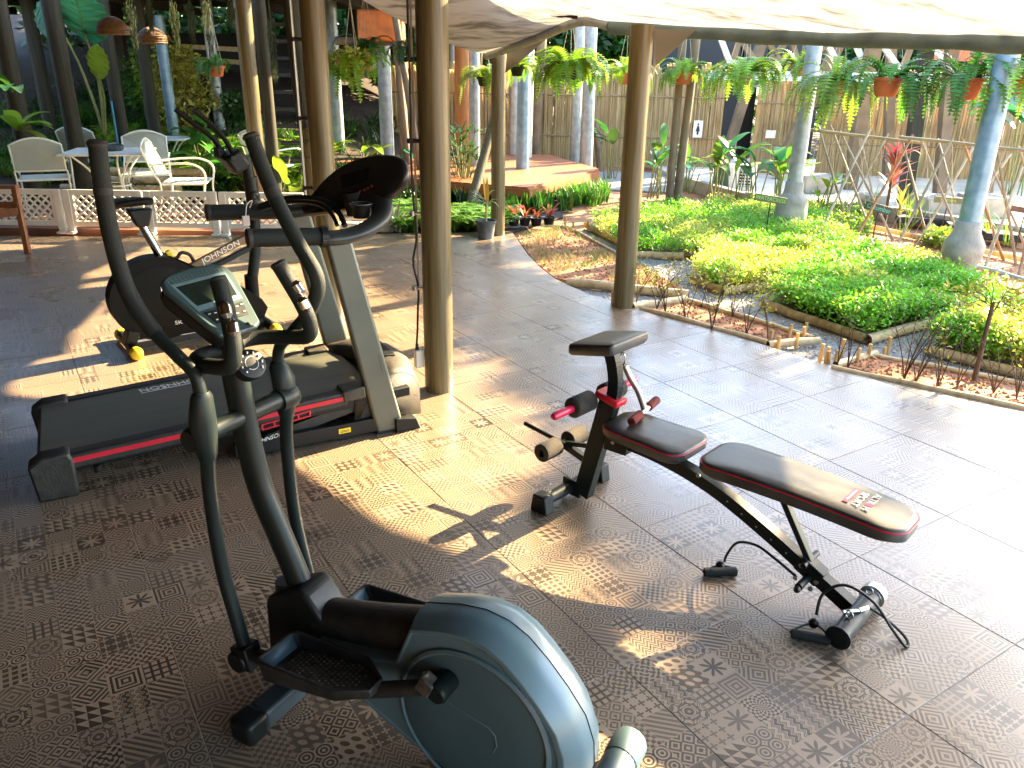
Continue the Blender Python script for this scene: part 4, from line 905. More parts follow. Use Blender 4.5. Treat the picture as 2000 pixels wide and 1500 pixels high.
# uprights
for v, zb_ in ((-0.03, 0.004), (-0.745, 0.09)):
    mb = MB(); w = 0.075; ub = -0.21 * zb_
    mb.add([P_(ub - w, v + 0.028, zb_), P_(ub + w, v + 0.028, zb_), P_(ub + w, v - 0.028, zb_), P_(ub - w, v - 0.028, zb_),
            P_(-0.215 - w * 0.82, v + 0.028, 1.04), P_(-0.215 + w * 0.82, v + 0.028, 1.04), P_(-0.215 + w * 0.82, v - 0.028, 1.04), P_(-0.215 - w * 0.82, v - 0.028, 1.04)],
           [(3, 2, 1, 0), (4, 5, 6, 7), (0, 1, 5, 4), (1, 2, 6, 5), (2, 3, 7, 6), (3, 0, 4, 7)])
    up_ = obj('upright', mb, M['upright'], T_, bevel=0.016, seg=3)
    mb = MB(); mb.box(P_(0.0, v, 0.004), (0.16, 0.062, 0.008)); 
    if v > -0.1:
        obj('upright_shoe', mb, M['rubber'], up_)
        mb = MB(); mb.tube([P_(-0.035, v + 0.0285, 0.34), P_(-0.045, v + 0.0285, 0.40), P_(-0.05, v + 0.0285, 0.43)], 0.0008, 4); obj('scratch', mb, M['black'], up_)
# handrails: foam bar, then a broad moulded arm curving in under the console
def railarm(v, sgn, u0, tipz, curve):
    mb = MB(); mb.tube([P_(u0, v, tipz), P_(-0.29, v, tipz - 0.018)], 0.041, 20); h = obj('handrail', mb, M['foam'], T_)
    mb = MB(); mb.lathe([(0.041, 0), (0.043, 0.005), (0.043, 0.018), (0.038, 0.022)], P_(u0 + 0.012, v, tipz), P_(-1, 0, 0), 20); obj('rail_cap', mb, M['rubber'], h)
    mb = MB(); pts = smoothpath([P_(*c_) for c_ in curve], 6)
    for i in range(len(pts)): pass
    rs = [0.056 if 2 < i < len(pts) - 3 else 0.050 for i in range(len(pts))]
    mb.tube(pts, rs, 18, flat=0.62, up=(0, 0, 1)); obj('moulded_arm', mb, mat('arm_grey', (0.022, 0.028, 0.028), 0.42, 0, var=0.1) if sgn > 0 else bpy.data.materials['arm_grey'], T_)
    mb = MB(); mb.tube([P_(-0.30, v, tipz - 0.018), P_(-0.27, v, tipz - 0.02)], 0.050, 20); obj('sleeve', mb, M['black'], h)
railarm(0.0, 1, -0.612, 1.062, [(-0.30, 0.0, 1.035), (-0.20, -0.005, 1.032), (-0.09, -0.02, 1.05), (0.01, -0.07, 1.088), (0.055, -0.15, 1.13), (0.065, -0.25, 1.16), (0.06, -0.36, 1.17)])
railarm(-0.73, -1, -0.672, 1.062, [(-0.30, -0.73, 1.04), (-0.20, -0.725, 1.045), (-0.09, -0.70, 1.07), (0.01, -0.64, 1.10), (0.055, -0.55, 1.13), (0.06, -0.45, 1.16), (0.06, -0.36, 1.17)])
mb = MB(); mb.tube(smoothpath([P_(-0.42, -0.69, 1.085), P_(-0.30, -0.60, 1.13), P_(-0.17, -0.45, 1.14), P_(-0.11, -0.34, 1.09), P_(-0.10, -0.27, 1.03)], 6), 0.014, 12)
mb.tube(smoothpath([P_(-0.42, -0.66, 1.075), P_(-0.30, -0.57, 1.115), P_(-0.19, -0.44, 1.12), P_(-0.14, -0.36, 1.08), P_(-0.13, -0.30, 1.03)], 6), 0.010, 12); obj('pulse_bar', mb, M['black'], T_)
# console: lens shaped board leaning back, seen from its near lower side
cc = P_(-0.005, -0.345, 1.205); ty = P_(0.33, 0.55, 0.19).normalized(); tz_ = Vector((0.30, 0, 0.95)); tz_ = (tz_ - ty * tz_.dot(ty)).normalized(); tn = ty.cross(tz_).normalized(); tn = tn if tn.x < 0 else -tn
# local axes: a along the width (towards the near side), b up the board, n towards the runner
def outline_console():
    pts = []
    for i in range(40):
        a = 2 * math.pi * i / 40; x = math.cos(a); y = math.sin(a)
        X_ = (0.33 if x > 0 else 0.40) * (abs(x) ** 0.9) * (1 if x > 0 else -1); Y_ = 0.128 * (abs(y) ** 0.8) * (1 if y > 0 else -1) * (1.0 - 0.45 * max(0, -x) ** 1.5)
        if y < 0 and x < 0: Y_ *= 0.9
        Y_ += -0.06 * max(0, -x) ** 2 + 0.01
        pts.append((X_, Y_))
    return pts
oc = outline_console(); n = len(oc); vs = []
for k, d in ((0.80, -0.055), (0.95, -0.045), (1.0, -0.02), (0.985, 0.0), (0.93, 0.010), (0.55, 0.004), (0.15, 0.002)):
    for x, y in oc: vs.append(cc + ty * x * k + tz_ * y * k + tn * d)
fs = []
for i in range(6):
    for j in range(n): fs.append((i * n + j, i * n + (j + 1) % n, (i + 1) * n + (j + 1) % n, (i + 1) * n + j))
fs.append(tuple(range(n - 1, -1, -1))); fs.append(tuple(6 * n + j for j in range(n)))
mb = MB(); mb.add(vs, fs); cn2 = obj('console', mb, mat('dark_console', (0.010, 0.010, 0.009), 0.33, 0, scale=5, col2=(0.022, 0.021, 0.018)), T_, smooth=50)
mb = MB(); mb.prism([(-0.09, 0.01), (0.09, 0.01), (0.10, 0.075), (-0.10, 0.075)], 0.006, 0.011, o=cc, X=ty, Y=tn, Z=tz_); obj('display', mb, mat('console_window', (0.006, 0.006, 0.005), 0.45, spec=0.2), cn2)
M['redprint'] = mat('dull_red_print', (0.22, 0.03, 0.02), 0.5)
for kx2, ky2, r_ in ((-0.02, -0.055, 0.011), (0.06, -0.03, 0.006), (0.085, -0.025, 0.006), (0.11, -0.02, 0.006), (0.03, -0.03, 0.005)):
    mb = MB(); c_ = cc + ty * kx2 + tz_ * ky2 + tn * 0.012; mb.tube([c_ + ty * r_ * math.cos(a) + tz_ * r_ * 0.8 * math.sin(a) for a in [i * math.pi / 6 for i in range(13)]], 0.0018, 4); obj('key_ring', mb, M['redprint'], cn2)
mb = MB(); mb.tube([P_(0.05, -0.36, 1.08), P_(0.03, -0.36, 1.19)], 0.05, 12, flat=2.2, up=(1, 0, 0)); obj('console_neck', mb, M['black'], T_)
for v in (-0.17,):
    mb = MB(); mb.lathe([(0.040, 0.0), (0.052, 0.002), (0.056, 0.012), (0.050, 0.016), (0.044, 0.004), (0.040, -0.05), (0.001, -0.05)], P_(-0.045, v, 1.135), (0.0, 0.0, 1), 26, cap=False)
    obj('cup_holder', mb, M['black'], T_, smooth=40)
    mb = MB(); mb.tube([P_(-0.045, v, 1.152) + Vector((0.053 * math.cos(a), 0.053 * math.sin(a), 0)) for a in [i * math.pi / 12 for i in range(25)]], 0.0022, 6); obj('cup_ring', mb, M['steel'], T_)
mb = MB(); mb.tube(smoothpath([P_(-0.13, -0.60, 1.06), P_(-0.08, -0.5, 0.9), P_(0.0, -0.45, 0.72), P_(0.01, -0.44, 0.5), P_(0.01, -0.44, 0.42)], 5), 0.0018, 5); mb.tube([P_(0.01, -0.44, 0.43), P_(0.01, -0.44, 0.385)], [0.003, 0.007], 8); obj('safety_cord', mb, M['black'], T_)
mb = MB(); mb.tube(smoothpath([P_(-0.47, -0.69, 1.08), P_(-0.46, -0.66, 1.12), P_(-0.49, -0.65, 1.10), P_(-0.50, -0.66, 1.04)], 5), 0.0035, 6); mb.box(P_(-0.50, -0.665, 1.02), (0.035, 0.02, 0.05)); mb.box(P_(-0.50, -0.665, 0.975), (0.03, 0.012, 0.02)); obj('safety_tag', mb, M['white'], T_, bevel=0.003)

# ---- exercise bike
K = thing('exercise_bike', 'black upright exercise bike with round flywheel housing and chrome seat post', 'exercise bike', (-2.2, 5.15, 0), R(36))
M['bikeblack'] = mat('satin_black_shell', (0.005, 0.0055, 0.005), 0.5, 0, var=0.2, spec=0.12)
cu2, cz2 = -0.16, 0.335
hull = []
for i in range(30):
    a = R(60 + i * 9.2); hull.append((cu2 + 0.305 * math.cos(a), cz2 + 0.275 * math.sin(a)))
hull = hull[:26] + [(0.10, 0.075), (0.36, 0.085), (0.50, 0.10), (0.535, 0.17), (0.50, 0.235), (0.40, 0.32), (0.22, 0.42), (0.05, 0.53), (-0.06, 0.60)]
mb = MB(); mb.prism(hull, -0.065, 0.065); sh = obj('flywheel_housing', mb, M['bikeblack'], K, bevel=0.03, seg=4, smooth=30)
mb = MB(); mb.lathe([(0.21, 0.0), (0.215, 0.004), (0.19, 0.010), (0.001, 0.012)], P_(cu2, 0.064, cz2), P_(0, 1, 0), 40, cap=False); obj('side_disc', mb, M['bikeblack'], sh)
text('na', 0.075, M['whiteprint'], sh, P_(-0.12, 0.0675 + 0.012, 0.405), (1, 0, 0), (0, 0, 1), sx=1.1)
text('Fitness', 0.028, M['gold'], sh, P_(-0.035, 0.0675 + 0.006, 0.375), (1, 0, 0), (0, 0, 1))
mb = MB(); mb.add([P_(-0.10, 0.081, 0.358), P_(0.05, 0.067, 0.335), P_(0.07, 0.067, 0.337), P_(-0.06, 0.081, 0.366)], [(0, 1, 2, 3)]); obj('swoosh', mb, M['whiteprint'], sh)
text('SKYLINE', 0.036, M['whiteprint'], sh, P_(-0.015, 0.0785, 0.165), (1, 0, 0.0), (0, 0, 1), sx=1.25)
text('B2A', 0.036, M['gold'], sh, P_(0.150, 0.068, 0.165), (1, 0, 0.0), (0, 0, 1), sx=1.25)
mb = MB(); mb.bar(P_(-0.37, 0.0, 0.045), P_(0.55, 0.0, 0.045), 0.09, 0.05); obj('base_bar', mb, M['dirtyblack'], K, bevel=0.004)
mb = MB(); mb.bar(P_(-0.36, 0.05, 0.075), P_(0.17, 0.05, 0.075), 0.005, 0.014); obj('white_strip', mb, M['whiteprint'], K)
for u, m_ in ((-0.38, 'yellow'), (0.53, 'yellow')):
    mb = MB(); mb.tube([P_(u, -0.23, 0.045), P_(u, 0.17, 0.045)], 0.033, 14); st2 = obj('stabiliser', mb, M['black'], K)
    for s in (-1, 1):
        cpt = 0.17 if s > 0 else 0.23
        mb = MB(); mb.lathe([(0.030, 0.0), (0.040, 0.01), (0.042, 0.035), (0.036, 0.06), (0.018, 0.072)], P_(u, s * cpt, 0.043), P_(0, s, 0), 18); obj('yellow_cap', mb, M['yellow'], K)
mb = MB(); mb.bar(P_(-0.385, 0.02, 0.06), P_(-0.35, 0.02, 0.15), 0.12, 0.07, up=(1, 0, 0)); obj('rear_mount', mb, M['black'], K, bevel=0.006)
mb = MB(); mb.tube([P_(-0.06, 0, 0.50), P_(-0.115, 0, 0.60)], 0.042, 18, flat=0.8, up=(1, 0, 0)); obj('post_socket', mb, M['black'], K)
mb = MB(); mb.tube([P_(-0.09, 0, 0.54), P_(-0.20, 0, 0.835)], 0.026, 20); obj('seat_post', mb, M['chrome'], K)
mb = MB(); mb.prism([(-0.225, 0.80), (-0.155, 0.80), (-0.12, 0.91), (-0.27, 0.915)], -0.045, 0.045); obj('seat_clamp', mb, M['black'], K, bevel=0.012)
# saddle
sv = []; ns = 11; nc = 12
for i in range(ns):
    t_ = i / (ns - 1); u = -0.40 + 0.30 * t_; w = 0.105 * (1 - t_) ** 0.8 + 0.028; z = 0.955 + 0.012 * math.sin(t_ * 3) + (0.02 if t_ < 0.15 else 0); th_ = 0.05 - 0.018 * t_
    for j in range(nc):
        a = 2 * math.pi * j / nc; sv.append(P_(u, w * math.cos(a), z + (0.016 if math.sin(a) > 0 else th_ * 1.0) * math.sin(a)))
mb = MB(); mb.add(sv, [(i * nc + j, i * nc + (j + 1) % nc, (i + 1) * nc + (j + 1) % nc, (i + 1) * nc + j) for i in range(ns - 1) for j in range(nc)] + [tuple(range(nc - 1, -1, -1)), tuple((ns - 1) * nc + j for j in range(nc))]); obj('saddle', mb, M['bikeblack'], K, smooth=60, subsurf=1)
mb = MB(); mb.box(P_(-0.05, -0.01, 0.60), (0.035, 0.03, 0.06), Matrix.Rotation(R(-20), 3, 'Y')); obj('yellow_lever', mb, M['yellow'], K, bevel=0.006)
mb = MB(); mb.tube(smoothpath([P_(0.0, -0.03, 0.57), P_(0.03, -0.03, 0.60), P_(0.08, -0.03, 0.58), P_(0.10, -0.03, 0.53)], 5), 0.012, 8); obj('carry_handle', mb, M['dirtyblack'], K)
# diagonal frame and handlebar post
mb = MB(); mb.bar(P_(0.02, 0, 0.485), P_(0.50, 0, 0.675), 0.035, 0.05); fr_ = obj('frame_tube', mb, M['timber'], K, bevel=0.008)
text('JOHNSON', 0.055, M['whiteprint'], fr_, P_(0.27, 0.0185, 0.585), (0.48, 0, 0.19), (-0.19, 0, 0.48), sx=1.1, shear=0.1)
mb = MB(); mb.bar(P_(0.08, 0, 0.44), P_(0.50, 0, 0.60), 0.04, 0.035); obj('frame_tube', mb, M['black'], K, bevel=0.006)
mb = MB(); mb.tube([P_(0.455, 0, 0.18), P_(0.46, 0, 0.40)], 0.046, 16); obj('post_sleeve', mb, M['bikeblack'], K)
mb = MB(); mb.tube(smoothpath([P_(0.46, 0, 0.35), P_(0.505, 0, 0.55), P_(0.528, 0, 0.85), P_(0.52, 0, 1.04), P_(0.508, 0, 1.19)], 5), 0.038, 18); obj('handlebar_post', mb, M['gunmetal'], K)
mb = MB(); mb.tube([P_(0.53, 0, 0.90), P_(0.523, 0, 1.06)], 0.046, 16); obj('post_collar', mb, M['black'], K)
mb = MB(); mb.lathe([(0.012, 0), (0.028, 0.01), (0.028, 0.03), (0.018, 0.034)], P_(0.53, 0.035, 0.945), P_(0, 1, 0), 18); kn2 = obj('post_knob', mb, M['black'], K)
mb = MB(); mb.tube([P_(0.53, 0.071, 0.945) + Vector((0.014 * math.cos(a), 0, 0.014 * math.sin(a))) for a in [i * math.pi / 7 for i in range(11)]], 0.0015, 4); obj('knob_ring', mb, M['steel'], kn2)
mb = MB(); mb.box(P_(0.43, 0, 1.17), (0.12, 0.20, 0.13), Matrix.Rotation(R(-30), 3, 'Y')); obj('console', mb, M['black'], K, bevel=0.02)
mb = MB(); mb.box(P_(0.36, -0.06, 1.22), (0.05, 0.09, 0.07)); mb.tube([P_(0.39, -0.12, 1.2), P_(0.39, 0.12, 1.2)], 0.02, 10); obj('bar_clamp', mb, M['black'], K, bevel=0.01)
for v in (0.06, -0.10):
    o_ = 0.0 if v > 0 else -0.07
    mb = MB(); mb.tube(smoothpath([P_(0.41, v, 1.10), P_(0.42 + o_ * .2, v, 1.19), P_(0.37 + o_ * .5, v, 1.31), P_(0.30 + o_, v, 1.40), P_(0.20 + o_, v, 1.49)], 5), 0.0165, 12); obj('handlebar', mb, M['bikeblack'], K)
for s in (-1, 1):
    mb = MB(); mb.bar(P_(0.17, s * 0.08, 0.22), P_(0.17 + s * 0.14, s * 0.10, 0.14), 0.015, 0.028); c_ = obj('crank', mb, M['steel'], K)
    mb = MB(); mb.box(P_(0.17 + s * 0.14, s * 0.15, 0.14), (0.10, 0.09, 0.025)); obj('pedal', mb, M['black'], K, bevel=0.006)
# ---------------------------------------------------------------- plant builders
def kite(mb, p, d, L, w, n=None, m=0, droop=0.0):
    """pointed leaf of four vertices"""
    d = d.normalized(); s = d.cross(n if n is not None else Vector((rnd(-1, 1), rnd(-1, 1), rnd(-1, 1))))
    if s.length < 1e-3: s = Vector((1, 0, 0))
    s.normalize(); q = p + d * L * 0.45
    mb.add([p, q + s * w * 0.5, p + d * L + Vector((0, 0, -droop * L)), q - s * w * 0.5], [(0, 1, 2, 3)], m)
def blade(mb, p, az, L, w, up=0.9, curl=1.1, n=5, m=0, tipw=0.05):
    """strap leaf rising then arching over"""
    d = Vector((math.cos(az), math.sin(az), 0)); s = Vector((-d.y, d.x, 0)); vs = []; q = Vector(p); a = R(90) * up
    for i in range(n + 1):
        t = i / n; ww = w * (0.55 + 0.45 * math.sin(min(1, t * 1.6) * math.pi * 0.5)) * (1 - t ** 2.2 * (1 - tipw))
        vs += [q + s * ww / 2, q - s * ww / 2]
        q = q + (d * math.cos(a) + Vector((0, 0, 1)) * math.sin(a)) * (L / n); a -= curl / n
    mb.add(vs, [(2 * i, 2 * i + 1, 2 * i + 3, 2 * i + 2) for i in range(n)], m)
def broad(mb, p, d, L, w, droop=0.3, m=0, fold=0.12, n=7, up=Vector((0, 0, 1)), wave=0.0):
    """broad leaf along d with a folded midrib and drooping tip"""
    d = Vector(d).normalized(); s = d.cross(up).normalized(); u = s.cross(d); vs = []; q = Vector(p)
    for i in range(n + 1):
        t = i / n; ww = w * (math.sin(math.pi * min(1, (t * 0.93 + 0.05))) ** 0.75) * (1 - 0.25 * t)
        wv = wave * math.sin(i * 2.3) * w
        vs += [q - s * ww / 2 + u * (fold * ww + wv), q, q + s * ww / 2 + u * (fold * ww - wv)]
        d = (d + Vector((0, 0, -1)) * droop / n).normalized(); u = s.cross(d); q = q + d * (L / n)
    fs = []
    for i in range(n):
        a = 3 * i; fs += [(a, a + 1, a + 4, a + 3), (a + 1, a + 2, a + 5, a + 4)]
    mb.add(vs, fs, m)
def frond(mb, p, az, L, up=0.5, curl=1.6, n=16, lw=0.09, m=0, rw=0.003):
    """fern frond: arching stalk with paired leaflets"""
    d = Vector((math.cos(az), math.sin(az), 0)); s = Vector((-d.y, d.x, 0)); q = Vector(p); a = R(90) * up; pts = [q.copy()]
    for i in range(n):
        t = (i + 1) / n; dr = d * math.cos(a) + Vector((0, 0, 1)) * math.sin(a); nn = s.cross(dr)
        q2 = q + dr * (L / n); l = lw * math.sin(math.pi * (0.12 + 0.86 * t)) ** 0.8 + 0.008
        for sg in (-1, 1):
            b0 = q2; tip = b0 + s * sg * l + dr * l * 0.35 - nn * l * 0.15; wd = dr * (L / n) * 0.52
            mb.add([b0 - wd, b0 + wd, tip], [(0, 1, 2)], m)
        q = q2; a = max(a - curl / n, -1.42); pts.append(q.copy())
    mb.tube(pts[::3] + [pts[-1]], rw, 3, cap=False, m=m)
def leafcloud(mb, c, rad, N_, L, w, m=0, shell=0.0, flat=0.0):
    c = Vector(c)
    for _ in range(N_):
        while True:
            v = Vector((rnd(-1, 1), rnd(-1, 1), rnd(-1, 1)))
            if shell < v.length <= 1: break
        p = c + Vector((v.x * rad[0], v.y * rad[1], v.z * rad[2]))
        d = Vector((rnd(-1, 1), rnd(-1, 1), rnd(-0.9, 0.5))) + v * 0.5
        k = rnd(0.7, 1.3); kite(mb, p, d, L * k, w * k, m=m)
def soft_normals(o): return o

# ---------------------------------------------------------------- herb garden
def sheet(name, poly, z, m, kind='structure', th=0.05):
    mb = MB(); n = len(poly); P = [G(x, y, z) for x, y in poly]
    ar = sum(P[i].x * P[(i + 1) % n].y - P[(i + 1) % n].x * P[i].y for i in range(n))
    if ar < 0: P.reverse()
    mb.add([(p.x, p.y, z) for p in P] + [(p.x, p.y, z - th) for p in P], [tuple(range(n))] + [(i, i + n, (i + 1) % n + n, (i + 1) % n) for i in range(n)])
    o = obj(name, mb, m, smooth=0); o['kind'] = kind; return o, [p.to_2d() for p in P]
def inside(p, poly):
    c = False; n = len(poly); j = n - 1
    for i in range(n):
        a, b = poly[i], poly[j]
        if (a.y > p.y) != (b.y > p.y) and p.x < (b.x - a.x) * (p.y - a.y) / (b.y - a.y) + a.x: c = not c
        j = i
    return c
def scatter(poly, N_):
    x0 = min(p.x for p in poly); x1 = max(p.x for p in poly); y0 = min(p.y for p in poly); y1 = max(p.y for p in poly); out = []
    while len(out) < N_:
        p = Vector((rnd(x0, x1), rnd(y0, y1)))
        if inside(p, poly): out.append(p)
    return out
gravel_px = [(1060, 525), (1140, 448), (1215, 430), (1400, 470), (1600, 480), (1780, 520), (2080, 620), (2120, 860), (2000, 800), (1800, 763), (1600, 714), (1450, 666), (1300, 618), (1240, 604), (1150, 581), (1085, 551)]
gr, gpoly = sheet('gravel_path', gravel_px, -0.045, M['gravelbase'], th=0.02)
mb = MB()
for p in scatter(gpoly, 15000):
    r_ = rnd(0.006, 0.013); a = rnd(0, 6.28); c = Vector((p.x, p.y, -0.042 + rnd(0, 0.006)))
    x = Vector((math.cos(a), math.sin(a), rnd(-0.3, 0.3))) * r_; y = Vector((-math.sin(a), math.cos(a), rnd(-0.3, 0.3))) * r_ * 0.7; z = Vector((0, 0, r_ * 0.6))
    mb.add([c + x, c + y, c - x, c - y, c + z], [(0, 1, 4), (1, 2, 4), (2, 3, 4), (3, 0, 4)])
go = obj('gravel', mb, M['stone'], smooth=0); tag(go, 'loose grey gravel on the paths between the herb beds', 'gravel', kind='stuff')

bedA, pA = sheet('weedy_soil_bed', [(1010, 463), (1085, 444), (1120, 446), (1180, 478), (1330, 560), (1330, 572), (1120, 549), (1085, 543), (1050, 515), (1028, 490)], -0.01, M['soil'])
bedB, pB = sheet('narrow_soil_bed', [(1262, 603), (1350, 590), (1420, 600), (1590, 660), (1500, 668), (1420, 655), (1320, 622)], -0.01, M['soil'])
bedC, pC = sheet('narrow_soil_bed', [(1640, 712), (1700, 692), (1800, 712), (2090, 770), (2110, 850), (2000, 786), (1900, 770), (1760, 742)], -0.01, M['soil'])
bedT, pT = sheet('trellis_soil_bed', [(1570, 470), (1640, 440), (1850, 470), (2080, 530), (2080, 600), (1940, 580), (1800, 545), (1650, 505)], -0.015, M['soil'])
# loose clods and fallen leaves
mb = MB()
for poly, N_ in ((pA, 500), (pB, 110), (pC, 110), (pT, 260)):
    for p in scatter(poly, N_):
        c = Vector((p.x, p.y, -0.005)); kite(mb, c, Vector((rnd(-1, 1), rnd(-1, 1), rnd(0.0, 0.5))), rnd(0.02, 0.05), rnd(0.012, 0.025), Vector((rnd(-.4, .4), rnd(-.4, .4), 1)))
o = obj('fallen_leaves', mb, M['deadleaf'], smooth=0); tag(o, 'dry brown leaves scattered over the red soil beds', 'leaves', kind='stuff')
mb = MB()
for poly, N_ in ((pA, 900), (pB, 350), (pC, 350), (pT, 500)):
    for p in scatter(poly, N_):
        r_ = rnd(0.006, 0.02); c = Vector((p.x, p.y, -0.008)); mb.add([c + Vector((r_, 0, 0)), c + Vector((0, r_, 0)), c - Vector((r_, 0, 0)), c - Vector((0, r_, 0)), c + Vector((0, 0, r_ * 0.7))], [(0, 1, 4), (1, 2, 4), (2, 3, 4), (3, 0, 4)])
o = obj('soil_clods', mb, M['soil'], smooth=0); tag(o, 'small clods of red earth lying in the beds', 'soil', kind='stuff')
# weeds and dry grass in the left bed
mb = MB()
for p in scatter(pA, 330):
    if mnoise.noise(Vector((p.x * 2.2, p.y * 2.2, 5))) < -0.05: continue
    for k in range(7): blade(mb, (p.x + rnd(-.03, .03), p.y + rnd(-.03, .03), -0.01), rnd(0, 6.28), rnd(0.05, 0.13), rnd(0.003, 0.006), 0.75, 1.2, 3)
o = obj('dry_grass', mb, mat('dry_grass_leaf', (0.20, 0.17, 0.04), 0.7, 0, col2=(0.42, 0.36, 0.11), scale=2, transl=0.35, island=0.3), smooth=0); tag(o, 'short yellowed grass in the red soil bed at the patio edge', 'grass', kind='stuff')
mb = MB()
for p in scatter(pA, 120):
    if mnoise.noise(Vector((p.x * 2.2, p.y * 2.2, 9))) < 0.02: continue
    for k in range(9): blade(mb, (p.x + rnd(-.04, .04), p.y + rnd(-.04, .04), -0.01), rnd(0, 6.28), rnd(0.05, 0.11), rnd(0.004, 0.008), 0.7, 1.2, 3)
o = obj('green_weeds', mb, M['leaf'], smooth=0); tag(o, 'small green weeds among the dry grass of the left bed', 'weeds', kind='stuff')

def log(a, b, r_, label, z=0.0, group='pale logs edging the garden beds', m='log', name='edging_log'):
    A = G(a[0], a[1], z); Bp = G(b[0], b[1], z); r_ *= 0.85
    t = thing(name, label, 'log', (A.x, A.y, z), 0, group); d = Bp - A; mb = MB()
    pts = [Vector((0, 0, 0)) + d * k / 6 + Vector((0, 0, rnd(-0.006, 0.006))) for k in range(7)]
    mb.tube(pts, [r_ * rnd(0.93, 1.07) for _ in range(7)], 12, cap=False); obj('trunk', mb, M[m], t)
    for e, s in ((pts[0], -1), (pts[-1], 1)):
        mb = MB(); mb.lathe([(r_ * 0.98, 0), (r_ * 0.80, 0.002), (r_ * 0.4, -0.012), (0.001, -0.02)], e, d.normalized() * s, 12, cap=False); obj('cut_end', mb, M['logend'], t)
logs = [((1108, 551), (1345, 575), 0.050, 'thick pale log crossing behind the foot of the column at the patio edge'),
        ((1235, 600), (1340, 584), 0.038, 'short pale log slanting up from the column foot to the cut log end'),
        ((1252, 603), (1500, 670), 0.030, 'long thin pale pole along the patio edge before the narrow soil bed'),
        ((1345, 588), (1590, 660), 0.026, 'thin pale pole between the narrow soil bed and the gravel'),
        ((1500, 672), (1600, 665), 0.032, 'short pale log closing the pointed end of the narrow soil bed'),
        ((1145, 440), (1222, 478), 0.045, 'brown log at the left corner of the back herb bed'),
        ((1240, 496), (1335, 500), 0.042, 'pale log in front of the back herb bed right of the column'),
        ((1352, 545), (1412, 568), 0.040, 'short brown log at the left corner of the middle herb bed'),
        ((1410, 568), (1530, 556), 0.042, 'pale log along the front of the middle herb bed'),
        ((1490, 592), (1692, 662), 0.040, 'long brown log along the gravel before the front herb bed'),
        ((1694, 662), (1945, 594), 0.047, 'thick grey pale log with hollow end pointing at the patio'),
        ((1812, 682), (2060, 746), 0.042, 'log before the herb bed at the right edge of the picture'),
        ((1625, 718), (2060, 812), 0.026, 'long thin pale pole along the patio edge at the right'),
        ((1700, 692), (2060, 762), 0.022, 'thin pole between the right narrow soil bed and the gravel'),
        ((1632, 712), (1712, 690), 0.028, 'short pale log at the left end of the right narrow soil bed'),
        ((1040, 440), (1110, 444), 0.020, 'thin pale pole behind the weedy soil bed'),
        ((1112, 445), (1225, 505), 0.020, 'thin pale pole between the weedy soil bed and the left gravel')]
for a, b, r_, lb in logs: log(a, b, r_, lb, 0.0, m='log' if 'brown' not in lb else 'cane')
log((1575, 447), (1850, 510), 0.026, 'orange pole lying along the front of the trellis bed left of the swollen post', 0.06, 'poles lying along the trellis bed', 'trunkorange', 'lying_pole')
log((1730, 476), (1850, 512), 0.028, 'grey pipe lying beside the swollen concrete post foot', 0.075, 'poles lying along the trellis bed', 'galv', 'lying_pole')
log((1900, 520), (2060, 562), 0.028, 'grey pipe lying to the right of the swollen concrete post foot', 0.06, 'poles lying along the trellis bed', 'galv', 'lying_pole')
log((1640, 430), (2060, 520), 0.035, 'brown pole along the back of the trellis bed', 0.03, 'poles lying along the trellis bed', 'cane', 'lying_pole')
# little upright stakes
stk = [(1505, 655), (1520, 668), (1540, 650), (1555, 664), (1572, 640), (1601, 690), (1612, 694), (1618, 698), (1630, 700), (1644, 680), (1673, 698), (1694, 690), (1726, 685), (1733, 678), (1570, 650), (1148, 436), (1104, 430), (1120, 436), (1185, 448), (1197, 585)]
PEG = ['left of the pointed end of the narrow soil bed', 'at the very tip of the narrow soil bed', 'just behind the tip of the narrow soil bed', 'at the short pale log end of the narrow bed', 'behind the short pale log on the gravel', 'leftmost of the row on the gravel by the patio', 'second from the left in the row on the gravel', 'third from the left in the row on the gravel', 'at the corner of the right narrow soil bed', 'taller one at the left end of the right narrow bed', 'behind the left end of the right narrow bed', 'beside the short log of the right narrow bed', 'left one of the tall pair in the right narrow bed', 'right one of the tall pair in the right narrow bed', 'farther back beside the narrow soil bed', 'at the left corner log of the back herb bed', 'at the left behind the weedy bed', 'second one behind the weedy bed', 'beside the gravel left of the column', 'left of the column foot']
for i, (x, y) in enumerate(stk):
    p = G(x, y + 12, -0.02); h = rnd(0.07, 0.12)
    mb = MB(); mb.tube([(0, 0, -0.03), (rnd(-.01, .01), 0, h)], 0.013, 8)
    o = obj('wooden_stake', mb, M['cane'], loc=p); tag(o, 'short wooden peg ' + PEG[i], 'stake', 'short wooden pegs along the bed edges')
o = None
# thick pegs and a red brick at the right end
p = G(1950, 585, 0); mb = MB(); mb.tube([(0, 0, -0.02), (0.01, 0, 0.20)], 0.028, 12); o = obj('wooden_stake', mb, M['trunkorange'], loc=p); tag(o, 'thick orange wooden peg standing before the trellis at the right', 'stake')
p = G(1860, 575, 0); q = G(2060, 600, 0); mb = MB(); mb.bar(Vector((0, 0, 0.03)), (q - p) + Vector((0, 0, 0.03)), 0.04, 0.09); o = obj('red_board', mb, M['woodchair'], loc=p); tag(o, 'dark red board on edge behind the right herb bed', 'board')

